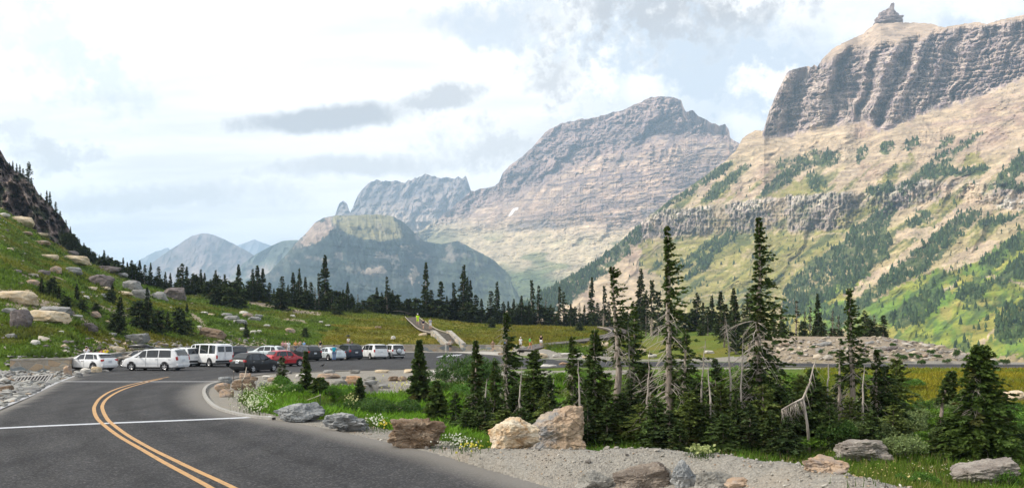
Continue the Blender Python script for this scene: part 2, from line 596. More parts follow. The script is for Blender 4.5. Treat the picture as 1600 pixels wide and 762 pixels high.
def ground_masks(X, YY, Z):
    U = 800 + F * X / YY
    py = 520 + F * CH / YY            # row on the flat plane
    pv = 520 + F * (CH - Z) / YY      # row as seen
    jn = fbm(X / 3.0, YY / 3.0, 0, 3, 31)
    js = fbm(X / 0.8, YY / 0.8, 0, 3, 33)
    rs = road_side(X, YY)
    uu = U + jn * 14
    # golden meadows
    gold = np.zeros_like(X)
    m1 = inpoly(uu, pv + jn * 5, [(560, 497), (640, 497), (960, 505), (965, 512), (1000, 520), (985, 536), (800, 548), (700, 545), (560, 545), (480, 545), (505, 520)])
    gold = np.where(m1 & (YY > 100), 0.85, gold)
    gold = np.where((U > 470) & (U < 660) & (pv < 545) & (YY > 120), np.maximum(gold, 0.35 * sstep(470, 560, U)), gold)
    m2 = (U > 1235) & (py > 574.5) & (py < 626 + 8 * jn)
    gold = np.where(m2, 0.75 * sstep(1235, 1300, U) * sstep(628, 596, py + 8 * jn), gold)
    m3 = (U > 930) & (U < 1235) & (YY > 96) & (YY < 150)
    gold = np.where(m3, 0.4, gold)
    gold = gold * (0.75 + 0.5 * fbm(X / 6, YY / 6, 0, 3, 35))
    gold = np.where((U < 470) & (YY > 80), sstep(0.15, 0.5, fbm(X / 14, YY / 14, 0, 3, 36)) * 0.65, gold)
    # gravel
    gravel = np.zeros_like(X)
    gravel = np.maximum(gravel, ((YY < 31) & (rs > -1.5) & (rs < 2.0 + jn * 0.9)) * 1.0)
    inm = np.zeros_like(X) + 99
    for a, b_ in zip(MOUND[:-1], MOUND[1:]):
        inm = np.minimum(inm, polydist(X, YY, [a[:2], b_[:2]]))
    gravel = np.where((YY < 26) & (inm < 1.25 + 0.35 * jn), 1.0, gravel)
    gravel = np.where((YY < 26) & (inm >= 1.25 + 0.35 * jn) & (rs > 2.4) & (U > 900), 0.0, gravel)
    island = inpoly(U, py, [(425, 657), (380, 651), (330, 636), (315, 620), (317, 604), (345, 596), (370, 588), (420, 582), (500, 579), (640, 575), (700, 574), (760, 578), (760, 590), (690, 596), (560, 604), (430, 606), (385, 612), (372, 625), (400, 640), (440, 648), (470, 660)])
    gravel = np.where(island, 1.0, gravel)
    verge = (U < 130) & (py > 575) & (YY > 20) & (YY < pl(U, YFLAT) - 0.6)
    gravel = np.where(verge, 1.0, gravel)
    shoulder = inpoly(U, py, [(700, 575), (760, 579), (1000, 577), (1000, 582), (900, 590), (780, 590), (700, 590)])
    gravel = np.where(shoulder, 0.9, gravel)
    far_sh = inpoly(U, py, [(600, 551), (790, 552), (860, 560), (1170, 565), (1290, 567), (1610, 569), (1610, 567.5), (1290, 565.5), (1170, 562.5), (1000, 560.5), (880, 556.5), (800, 549), (600, 548)])
    gravel = np.where(far_sh & ((U > 800) | (YY < pl(U, YFLAT) + 0.2)), 0.85, gravel)
    near_sh = (py > 573.2) & (py < 576) & (U > 1000)
    gravel = np.where(near_sh, 0.75, gravel)
    road_under = inpoly(U, py, ROADPOLY)
    gravel = np.where(road_under, 1.0, gravel)
    dirt = np.zeros_like(X)
    hillm = (U > 1165) & (YY > 87) & (YY < 135)
    dirt = np.where(hillm, 0.8 + 0.28 * fbm(X / 4, YY / 4, 0, 3, 41), dirt)
    gravel = np.where(hillm & (YY > 88), 0.0, gravel)
    gold = np.where(hillm, 0.2, gold)
    # bare patches and a worn trail on the hillside
    hs = (YY > 72) & (U < 480)
    dirt = np.where(hs, sstep(0.30, 0.62, fbm(X / 7, YY / 7, 0, 4, 43)) * 0.75 + 0.15 * sstep(200, 0, U), dirt)
    trail = polydist(U, pv, [(300, 492), (312, 500), (318, 508), (312, 514)])
    dirt = np.where(hs & (trail < 3.5), 1.0, dirt)
    trail = polydist(U, pv, [(390, 472), (420, 478), (455, 486), (500, 490)])
    dirt = np.where((YY > 100) & (trail < 3.0), 1.0, dirt)
    return gold, gravel, dirt, road_under


def build_ground():
    us = np.arange(-640, 2260, 5.0)
    Ys = np.concatenate([[3, 6], np.geomspace(9, 330, 330), [370, 410, 440, 520, 600, 900, 1300, 3000, 7000, 16500]])
    U, YY = np.meshgrid(us, Ys)
    X = (U - 800) / F * YY
    Z = terrain(X, YY)
    gold, gravel, dirt, road_under = ground_masks(X, YY, Z)
    Z = np.where(road_under, np.minimum(Z, -0.03), Z)
    V = np.stack([X, YY, Z], -1).reshape(-1, 3)
    nr, nc = X.shape
    i = np.arange(nr * nc).reshape(nr, nc)
    Fc = np.stack([i[:-1, :-1], i[:-1, 1:], i[1:, 1:], i[1:, :-1]], -1).reshape(-1, 4)
    me = np_mesh('ground', V, Fc, smooth=True, attrs={'gold': gold, 'gravel': gravel, 'dirt': dirt})
    o = link('ground', me, ground_material())
    tag(o, kind='structure')


ROADPOLY = [(-700, 985), (-400, 830), (-60, 668), (0, 642), (45, 622), (82, 602), (95, 597), (112, 590), (122, 583), (118, 582), (150, 574), (180, 568.2), (275, 558.6), (381, 553.5), (625, 550.4), (700, 550.2), (735, 552.5), (780, 556),
            (870, 561.5), (1000, 564), (1290, 567.6), (1700, 569.6), (1700, 574.4), (1290, 573.2), (1000, 572.3), (880, 573.5), (780, 577.5), (700, 575.5), (640, 576.5),
            (500, 580), (420, 583.5), (372, 590), (345, 597.5), (324, 603), (317, 611), (319, 622), (330, 634), (350, 643), (385, 651), (425, 655.5)] + ROAD_R[1:] + [(1400, 985)]


def sheet(name, pts, z, mat, kind='structure'):
    me = bpy.data.meshes.new(name)
    P = [Vector((p[0], p[1], z)) for p in pts]
    tris = tessellate_polygon([P])
    me.from_pydata([tuple(p) for p in P], [], [tuple(t) for t in tris])
    me.update()
    bm = bmesh.new()
    bm.from_mesh(me)
    for f in bm.faces:
        f.normal_update()
        if f.normal.z < 0:
            f.normal_flip()
    bm.to_mesh(me)
    bm.free()
    o = link(name, me, mat)
    if kind:
        o['kind'] = kind
    return o


def smooth_line(pts, n=6):
    """Catmull-Rom through points"""
    P = [Vector(p) for p in pts]
    P = [P[0] * 2 - P[1]] + P + [P[-1] * 2 - P[-2]]
    out = []
    for i in range(1, len(P) - 2):
        for j in range(n):
            t = j / n
            p0, p1, p2, p3 = P[i - 1:i + 3]
            out.append(0.5 * ((2 * p1) + (p2 - p0) * t + (2 * p0 - 5 * p1 + 4 * p2 - p3) * t * t + (3 * p1 - p0 - 3 * p2 + p3) * t ** 3))
    out.append(P[-2])
    return out


def stripe(name, pts, width, z, mat):
    P = smooth_line([Vector((p[0], p[1], 0)) for p in pts], 8)
    V, Fc = [], []
    for i, p in enumerate(P):
        t = (P[min(i + 1, len(P) - 1)] - P[max(i - 1, 0)]).normalized()
        nrm = Vector((-t.y, t.x, 0)) * width / 2
        V += [(p.x + nrm.x, p.y + nrm.y, z), (p.x - nrm.x, p.y - nrm.y, z)]
    for i in range(len(P) - 1):
        Fc.append((2 * i, 2 * i + 1, 2 * i + 3, 2 * i + 2))
    me = bpy.data.meshes.new(name)
    me.from_pydata(V, [], Fc)
    me.update()
    o = link(name, me, mat)
    o['kind'] = 'structure'
    return o


def asphalt_material():
    m, k, b = new_mat('asphalt')
    P = k.geo()
    n1 = k.noise(P, 0.35, 4, 0.6)
    n2 = k.noise(P, 30.0, 3, 0.7)
    n3 = k.noise(k.mapping(P, scale=(0.9, 0.16, 1), rot=(0, 0, R(-20))), 1.2, 4, 0.6)
    sp = k.vor(P, 26.0, out=1)
    sx, sy, sz = k.sep(sp)
    c = k.mix(k.rng(n1, 0.3, 0.7), (0.022, 0.022, 0.025), (0.036, 0.036, 0.038))
    c = k.mix(k.m('MULTIPLY', k.rng(n3, 0.45, 0.7), 0.5), c, (0.056, 0.055, 0.055))
    c = k.mix(k.m('MULTIPLY', k.rng(sx, 0.62, 1.0), 0.5), c, (0.15, 0.145, 0.14))
    c = k.mix(k.m('MULTIPLY', k.rng(sy, 0.7, 1.0), 0.5), c, (0.018, 0.018, 0.019))
    c = k.mix(k.m('MULTIPLY', k.rng(n2, 0.55, 0.75), 0.3), c, (0.085, 0.082, 0.078))
    n4 = k.noise(k.mapping(P, scale=(1.0, 0.22, 1), rot=(0, 0, R(28))), 0.55, 5, 0.6)
    c = k.mix(k.m('MULTIPLY', k.rng(n4, 0.5, 0.72), 0.5), c, (0.017, 0.017, 0.019))
    # hair cracks
    w = k.noise(P, 1.3, 3, 0.6, out=1)
    vm = k.n('ShaderNodeVectorMath', operation='MULTIPLY_ADD')
    k.set(vm.inputs[0], w)
    vm.inputs[1].default_value = (0.9, 0.9, 0.9)
    k.set(vm.inputs[2], P)
    cr = k.vor(k.mapping(vm.outputs[0], scale=(1, 0.45, 1)), 0.23, feature='DISTANCE_TO_EDGE')
    crk = k.m('MULTIPLY', k.rng(cr, 0.0, 0.011, 1.0, 0.0), k.rng(n1, 0.40, 0.55))
    c = k.mix(k.m('MULTIPLY', crk, 0.8), c, (0.016, 0.016, 0.017))
    lane = k.m('ABSOLUTE', k.attr('lane'))
    lw = k.m('ADD', lane, k.m('MULTIPLY', k.m('SUBTRACT', n1, 0.5), 0.7))
    tr = k.m('MAXIMUM', k.rng(k.m('ABSOLUTE', k.m('SUBTRACT', lw, 1.05)), 0.1, 0.5, 1.0, 0.0), k.rng(k.m('ABSOLUTE', k.m('SUBTRACT', lw, 2.75)), 0.1, 0.5, 1.0, 0.0))
    c = k.mix(k.m('MULTIPLY', tr, k.rng(n4, 0.3, 0.6, 0.35, 0.75)), c, k.mix(0.6, c, (0.45, 0.45, 0.46), 'MULTIPLY'))
    dust = k.attr('dust')
    k.set(b.inputs['Base Color'], k.mix(k.m('MULTIPLY', k.rng(k.m('ADD', dust, k.m('MULTIPLY', k.m('SUBTRACT', n2, 0.5), 0.5)), 0.1, 0.9), 0.7), c, (0.21, 0.195, 0.175)))
    b.inputs['Roughness'].default_value = 0.85
    b.inputs['Specular IOR Level'].default_value = 0.18
    k.set(b.inputs['Normal'], k.bump(k.m('ADD', n2, sz), 0.5, 0.012))
    return m


def paint_material(name, col, worn=0.5):
    m, k, b = new_mat(name)
    P = k.geo()
    n = k.noise(P, 7.0, 5, 0.7)
    n2 = k.noise(P, 40.0, 3, 0.7)
    f = k.rng(k.m('ADD', k.m('MULTIPLY', n, 0.6), k.m('MULTIPLY', n2, 0.4)), 0.44 + 0.1 * (1 - worn), 0.62 + 0.1 * (1 - worn))
    k.set(b.inputs['Base Color'], k.mix(k.m('MULTIPLY', f, worn), col, (0.10, 0.098, 0.095)))
    b.inputs['Roughness'].default_value = 0.75
    return m


build_ground()
M_ASPH = asphalt_material()


def build_road():
    # the carriageway and the car park: one sheet cut into a grid so that dust can gather along its edges
    us = np.concatenate([np.arange(-700, 1705, 8.0)])
    pts = [flat(*p) for p in ROADPOLY]
    me = bpy.data.meshes.new('road')
    bm = bmesh.new()
    P = [Vector((p[0], p[1], 0.02)) for p in pts]
    vs = [bm.verts.new(p) for p in P]
    for t in tessellate_polygon([P]):
        try:
            bm.faces.new([vs[i] for i in t])
        except ValueError:
            pass
    # thin strips along the edges carry dust
    for yy in [12 + q_ * 0.7 for q_ in range(58)] + [55, 60, 66, 72, 78, 84, 90, 100, 110, 120, 130]:
        bmesh.ops.bisect_plane(bm, geom=bm.verts[:] + bm.edges[:] + bm.faces[:], plane_co=(0, yy, 0), plane_no=(0, 1, 0))
    for xx in list(range(-40, -20)) + [q_ * 0.5 for q_ in range(-40, 20)] + list(range(10, 60)):
        bmesh.ops.bisect_plane(bm, geom=bm.verts[:] + bm.edges[:] + bm.faces[:], plane_co=(xx * 1.0, 0, 0), plane_no=(1, 0, 0))
    bmesh.ops.recalc_face_normals(bm, faces=bm.faces)
    for f in bm.faces:
        if f.normal.z < 0:
            f.normal_flip()
    bm.to_mesh(me)
    bm.free()
    co = np.zeros(len(me.vertices) * 3, np.float32)
    me.vertices.foreach_get('co', co)
    co = co.reshape(-1, 3)
    edge = [tuple(p[:2]) for p in pts[1:-1]]
    d = polydist(co[:, 0], co[:, 1], edge)
    inner = polydist(co[:, 0], co[:, 1], [tuple(flat(*p)[:2]) for p in ROADPOLY[-18:-1]])
    dust = np.clip(np.maximum(1 - d / 0.6, 1 - inner / 1.7), 0, 1)
    a = me.attributes.new('dust', 'FLOAT', 'POINT')
    a.data.foreach_set('value', dust.astype(np.float32))
    cpath = [tuple(flat((a_[0]) / 3.4325, 540 + a_[1] / 3.4325)[:2]) for a_ in ((905, 170), (812, 190), (695, 218), (615, 247), (557, 283), (530, 320), (528, 350), (546, 390), (580, 425), (660, 485), (780, 555), (900, 620), (1020, 682), (1125, 734), (1260, 805), (1450, 905))]
    cp = [tuple(p[:2]) for p in smooth_line([Vector((q[0], q[1], 0)) for q in cpath], 5)]
    lane = polydist(co[:, 0], co[:, 1], cp)
    lane = np.where(co[:, 1] > 52, 9.0, lane)
    a = me.attributes.new('lane', 'FLOAT', 'POINT')
    a.data.foreach_set('value', np.minimum(lane, 9.0).astype(np.float32))
    o = link('road', me, M_ASPH)
    o['kind'] = 'structure'
    yel = paint_material('yellow_paint', (0.46, 0.26, 0.095), 0.7)
    whi = paint_material('white_paint', (0.50, 0.52, 0.56), 0.6)
    fade = paint_material('faded_paint', (0.38, 0.38, 0.39), 0.75)
    z0 = (0, 540)
    o1 = [(905, 168), (800, 188), (690, 213), (600, 243), (540, 280), (510, 320), (505, 350), (520, 390), (560, 430), (640, 490), (760, 560), (880, 630), (1000, 695), (1100, 750), (1230, 825), (1400, 925)]
    i1 = [(870, 178), (815, 190), (700, 222), (630, 250), (575, 285), (550, 320), (552, 350), (572, 390), (600, 420), (680, 480), (800, 550), (920, 610), (1040, 668), (1150, 718), (1290, 785), (1500, 885)]
    for pth in (o1, i1):
        stripe('centre_line', [flat(p[0] / 3.4325, 540 + p[1] / 3.4325) for p in pth], 0.135, 0.030, yel)
    stripe('crossing_line', [flat(x, y) for x, y in ((-200, 681), (0, 669.5), (150, 662.5), (300, 656.5), (424, 651))], 0.4, 0.026, whi)
    stripe('crossing_line', [flat(x, y) for x, y in ((92, 596.2), (200, 596.4), (342, 596.2))], 0.5, 0.026, fade)
    stripe('edge_line', [flat(x, y) for x, y in ((-300, 771), (-60, 665), (0, 638), (45, 619), (84, 600), (100, 593.5), (125, 584.5), (150, 578))], 0.24, 0.026, fade)
    for j in range(5):
        a0 = flat(683 + j * 7, 558 - j * 0.4)
        b0 = flat(697 + j * 6, 554.6 - j * 0.3)
        stripe('hatch_line', [a0, (a0 + b0) / 2, b0], 0.30, 0.026, whi)
    # kerb round the planted island
    kerb = plain('kerb_concrete', (0.30, 0.29, 0.27), 0.9, spec=0.2)
    mb = MB()
    K = smooth_line([flat(x, y) for x, y in ((352, 596), (326, 602), (316.5, 611), (318.5, 622), (330, 635), (350, 644), (385, 652), (425, 656.5))], 5)
    V, Fc = [], []
    for i, p in enumerate(K):
        t = (K[min(i + 1, len(K) - 1)] - K[max(i - 1, 0)]).normalized()
        n_ = Vector((t.y, -t.x, 0)) * -1
        a, c = p, p + n_ * 0.16
        V += [(a.x, a.y, -0.05), (a.x, a.y, 0.11), (c.x, c.y, 0.11), (c.x, c.y, -0.05)]
    for i in range(len(K) - 1):
        for j in range(3):
            Fc.append((4 * i + j, 4 * i + j + 1, 4 * i + 5 + j, 4 * i + 4 + j))
    mb.add(V, Fc)
    o = mb.build('kerb', kerb, smooth=False)
    o['kind'] = 'structure'
    # pavement in front of the stone wall and up to the steps
    pav = plain('pavement_concrete', (0.36, 0.34, 0.30), 0.9, spec=0.2, scale=1.5)
    o = sheet('pavement', [flat(x, y, 0.1) for x, y in ((300, 556.4), (381, 552.6), (625, 549.8), (700, 549.6), (735, 551.8), (785, 555.3), (800, 552), (780, 549.2), (725, 549.0), (620, 549.1), (381, 551.6), (300, 555.4))], 0.1, pav)


build_road()
# ------------------------------------------------------------------ mountains
def mountain_material(name, fine=0.02, bump=0.6, bd=8.0, strata=None):
    m, k, b = new_mat(name)
    P = k.geo()
    c = k.attr('col', 0)
    n1 = k.noise(P, fine, 5, 0.65)
    n2 = k.noise(k.mapping(P, scale=(0.35, 0.35, 1.6), rot=(R(4), R(5), 0)), fine * 2.2, 5, 0.65)
    c = k.mix(0.65, c, k.mix(k.rng(n1, 0.25, 0.75), (0.42, 0.42, 0.45), (1.5, 1.47, 1.43)), 'MULTIPLY')
    c = k.mix(0.45, c, k.mix(k.rng(n2, 0.3, 0.7), (0.55, 0.53, 0.55), (1.4, 1.38, 1.34)), 'MULTIPLY')
    k.set(b.inputs['Base Color'], c)
    b.inputs['Roughness'].default_value = 0.95
    b.inputs['Specular IOR Level'].default_value = 0.1
    k.set(b.inputs['Normal'], k.bump(k.m('ADD', n1, n2), bump, bd))
    return m


def mix3(a, b, f):
    return a * (1 - f[..., None]) + np.asarray(b) * f[..., None]


def mountain(name, u0, u1, cols, rows, sky, yb, yt, prof, zb, relief, colour, mat, back=0.5, jag=0.0, jseed=0, jscale=14.0, pw=1.3):
    us = np.linspace(u0, u1, cols)
    s = np.linspace(0, 1, rows)
    U, S = np.meshgrid(us, s)
    Yb = sum(yb(U + d_) for d_ in range(-70, 71, 10)) / 15
    Yt = sum(yt(U + d_) for d_ in range(-70, 71, 10)) / 15
    top = pl(U, sky)
    pb = 520 + F * (CH - zb(Yb)) / Yb
    tsm = sum(pl(U + d_, sky) for d_ in range(-90, 91, 10)) / 19
    bl = sstep(0.5, 0.97, S)
    pv = pb + (tsm * (1 - bl) + top * bl - pb) * S + jag * fbm(U / jscale, 0.5, 0, 4, jseed, 0.6) * sstep(0.955, 1.0, S)
    w = prof(U, pv, S)
    c = np.cumsum(w * np.abs(np.gradient(pv, axis=0)), 0)
    kn = max(9, cols // 9) | 1
    kr = np.hanning(kn + 2)[1:-1]
    kr /= kr.sum()
    end = np.convolve(np.pad(c[-1], kn // 2, 'edge'), kr, 'valid')
    g = np.maximum(c / end[None, :], 0)
    g = 0.35 * g + 0.65 * g ** pw
    Y = Yb + (Yt - Yb) * g
    Y = Y + relief(U, pv, S, Y) * np.minimum(1, (1 - S) * 40 + 0.25)
    Y = np.maximum(Y, 120)
    X = (U - 800) / F * Y
    Z = CH + (520 - pv) / F * Y
    C = colour(U, pv, S, X, Y, Z)
    V = np.stack([X, Y, Z], -1)
    # the far side falls away behind the ridge
    nb = 8
    bk, bc = [], []
    for j in range(1, nb + 1):
        t = j / nb
        hgt = Z[-1] + 110
        y2 = Y[-1] + hgt * back * 2.2 * t + 10
        z2 = Z[-1] - hgt * t
        x2 = (us - 800) / F * Y[-1]
        bk.append(np.stack([x2, y2, z2], -1))
        bc.append(C[-1])
    V = np.concatenate([V, np.array(bk)], 0)
    C = np.concatenate([C, np.array(bc)], 0)
    nr, nc = V.shape[:2]
    i = np.arange(nr * nc).reshape(nr, nc)
    Fc = np.stack([i[:-1, :-1], i[:-1, 1:], i[1:, 1:], i[1:, :-1]], -1).reshape(-1, 4)
    me = np_mesh(name, V.reshape(-1, 3), Fc, colors=C.reshape(-1, 3), smooth=False)
    o = link(name, me, mat)
    o['kind'] = 'structure'
    return dict(U=U, pv=pv, X=X, Y=Y, Z=Z, S=S)


def knots(x, pts):
    return np.interp(x, [p[0] for p in pts], [p[1] for p in pts])


def ledges(U, ev, p, seed):
    """benches and risers along the bedding: 0..1 saw"""
    t = ev / p + 1.6 * fbm(U / 90, ev / 60, 0, 3, seed) + 0.25 * fbm(U / 9, ev / 9, 0, 2, seed + 1)
    a = t - np.floor(t)
    k_ = 0.35 + 0.65 * _hash(np.floor(t), 0 * t, 0 * t, seed)
    return a * k_


def zbase(Y):
    return np.interp(Y, [0, 320, 600, 1200, 30000], [-30, -36, -68, -108, -112])


# ---- right-hand mountain with the pinnacle
SKY1 = [(790, 486), (830, 466), (880, 436), (930, 408), (965, 380), (1005, 345), (1040, 318), (1080, 290), (1120, 262), (1150, 236), (1160, 216), (1172, 208), (1180, 203), (1194, 204),
        (1197, 190), (1202, 172), (1212, 150), (1221, 131), (1229, 114), (1237, 109), (1248, 106), (1262, 103), (1268, 105), (1272, 101), (1277, 104), (1286, 92),
        (1300, 78), (1320, 66), (1345, 54), (1368, 38), (1378, 36), (1400, 35), (1410, 36), (1440, 36), (1458, 38), (1466, 42), (1486, 42), (1510, 37), (1530, 34), (1540, 37), (1546, 37), (1560, 32),
        (1600, 23), (1700, 5), (1860, -20)]
CLIFFBASE1 = [(1190, 212), (1197, 217), (1233, 214), (1268, 199), (1307, 195), (1347, 186), (1376, 206), (1425, 184), (1457, 172), (1544, 146), (1600, 122), (1860, 30)]
CAP1 = [(1190, 100), (1270, 100), (1300, 92), (1330, 80), (1370, 72), (1420, 66), (1455, 55), (1480, 45), (1540, 40), (1600, 30), (1860, -15)]
BAND_T = [(960, 392), (1000, 336), (1040, 326), (1090, 322), (1180, 312), (1270, 302), (1360, 300), (1420, 284), (1490, 282), (1540, 280), (1600, 285), (1860, 300)]
BAND_B = [(960, 396), (1000, 375), (1090, 366), (1200, 362), (1320, 356), (1340, 340), (1380, 335), (1430, 318), (1490, 312), (1540, 320), (1600, 330), (1860, 330)]
Z2 = lambda pts: [(1000 + x / 2.242, 200 + y / 2.242) for x, y in pts]
DARKVEG = [[(796, 486), (850, 452), (880, 434), (930, 406), (962, 382), (1000, 350), (1004, 372), (982, 396), (950, 424), (915, 452), (890, 476), (850, 496), (800, 500)]] + [Z2(p) for p in (
    [(20, 310), (130, 220), (250, 150), (325, 112), (330, 125), (280, 165), (200, 215), (150, 250), (60, 300)],
    [(215, 262), (260, 205), (320, 160), (380, 125), (380, 140), (330, 190), (270, 250)],
    [(410, 247), (470, 180), (560, 100), (600, 80), (700, 80), (710, 95), (690, 130), (660, 140), (600, 135), (560, 160), (520, 190), (470, 225)],
    [(585, 165), (640, 160), (660, 210), (620, 225), (590, 215)], [(460, 155), (490, 120), (525, 105), (520, 125), (490, 150)],
    [(755, 125), (760, 80), (790, 65), (800, 80), (785, 110), (765, 130)], [(840, 60), (880, 45), (900, 65), (870, 92), (845, 85)], [(920, 65), (945, 40), (980, 42), (975, 60), (935, 80)],
    [(1035, 80), (1060, 45), (1110, 25), (1100, 50), (1060, 75)],
    [(900, 215), (960, 165), (1060, 95), (1140, 45), (1195, 8), (1200, 22), (1110, 90), (1070, 135), (1130, 150), (1225, 125), (1230, 145), (1180, 165), (1080, 170), (990, 180), (930, 240)],
    [(800, 210), (880, 190), (890, 215), (830, 240), (800, 235)], [(860, 165), (890, 130), (905, 140), (885, 165)],
    [(1220, 215), (1260, 160), (1350, 75), (1420, 40), (1420, 150), (1350, 150), (1300, 185), (1350, 200), (1420, 190), (1420, 240), (1300, 215)],
    [(150, 540), (200, 470), (260, 410), (310, 360), (345, 370), (300, 410), (260, 450), (240, 490), (180, 530)],
    [(110, 490), (170, 450), (260, 380), (300, 360), (270, 390), (190, 470), (150, 500)],
    [(20, 510), (60, 470), (80, 470), (60, 500)], [(500, 600), (520, 545), (560, 505), (620, 455), (700, 405), (760, 340), (830, 290), (880, 265), (905, 285), (880, 320), (870, 370), (880, 400), (870, 455), (820, 490), (740, 560), (660, 600), (580, 650), (500, 660)],
    [(620, 660), (760, 600), (800, 560), (900, 480), (1000, 400), (1060, 350), (1130, 290), (1195, 285), (1190, 310), (1150, 350), (1090, 410), (1060, 450), (1000, 500), (920, 540), (830, 600), (700, 690)],
    [(930, 330), (980, 290), (1010, 285), (1030, 320), (1000, 345), (950, 350)], [(1180, 330), (1240, 310), (1330, 310), (1300, 330), (1200, 350)],
    [(870, 660), (950, 600), (1050, 560), (1070, 580), (1040, 640), (960, 690), (880, 700)], [(1100, 600), (1150, 550), (1230, 530), (1240, 560), (1150, 610)],
    [(1190, 470), (1260, 420), (1345, 355), (1420, 310), (1420, 380), (1345, 420), (1280, 470), (1220, 510)], [(1250, 660), (1345, 600), (1420, 560), (1420, 700), (1300, 760), (1240, 740)],
    [(1240, 530), (1345, 440), (1420, 420), (1420, 500), (1345, 520), (1270, 560)])]
OLIVE = [Z2(p) for p in (
    [(420, 245), (520, 190), (600, 165), (660, 200), (640, 225), (560, 235), (480, 240)], [(230, 260), (320, 200), (300, 240), (260, 258)],
    [(830, 200), (880, 140), (960, 80), (950, 130), (900, 185)], [(1120, 130), (1160, 80), (1190, 90), (1200, 125), (1150, 140)],
    [(670, 340), (740, 290), (850, 260), (830, 290), (770, 310), (740, 350)], [(1000, 290), (1060, 250), (1120, 235), (1130, 260), (1080, 290), (1010, 310)],
    [(0, 395), (200, 385), (450, 372), (720, 352), (700, 400), (620, 455), (540, 520), (490, 560), (480, 700), (150, 700), (160, 560), (60, 520), (0, 480)])]
LIGHTGREEN = [Z2(p) for p in (
    [(500, 640), (560, 600), (640, 580), (720, 520), (800, 510), (820, 540), (720, 600), (720, 700), (500, 760)],
    [(760, 640), (840, 590), (930, 540), (1030, 500), (1100, 470), (1180, 460), (1260, 410), (1420, 300), (1420, 800), (700, 800)])]
GOLDY = [Z2(p) for p in (
    [(870, 690), (940, 665), (960, 680), (900, 720), (860, 750)], [(1150, 740), (1190, 680), (1260, 630), (1330, 630), (1310, 680), (1230, 740), (1180, 770)],
    [(1230, 500), (1280, 450), (1300, 470), (1260, 500)], [(640, 600), (720, 570), (740, 590), (690, 620)], [(1060, 560), (1150, 510), (1180, 520), (1100, 570)])]
BARE = [Z2(p) for p in (
    [(1150, 190), (1230, 170), (1190, 250), (1120, 330), (1010, 400), (900, 490), (820, 550), (770, 590), (700, 590), (800, 520), (880, 470), (960, 400), (1050, 330), (1120, 260)],
    [(1060, 480), (1130, 430), (1230, 390), (1260, 400), (1180, 470), (1080, 505)], [(740, 415), (800, 390), (850, 400), (780, 425)], [(890, 360), (960, 350), (1040, 345), (1010, 380), (900, 400)],
    [(1200, 515), (1240, 515), (1345, 545), (1420, 555), (1420, 562), (1345, 555), (1240, 530)], [(1190, 750), (1230, 710), (1290, 660), (1295, 668), (1240, 720), (1200, 760)],
    [(900, 665), (950, 655), (950, 672), (905, 675)], [(1060, 570), (1110, 530), (1115, 536), (1075, 575)])]


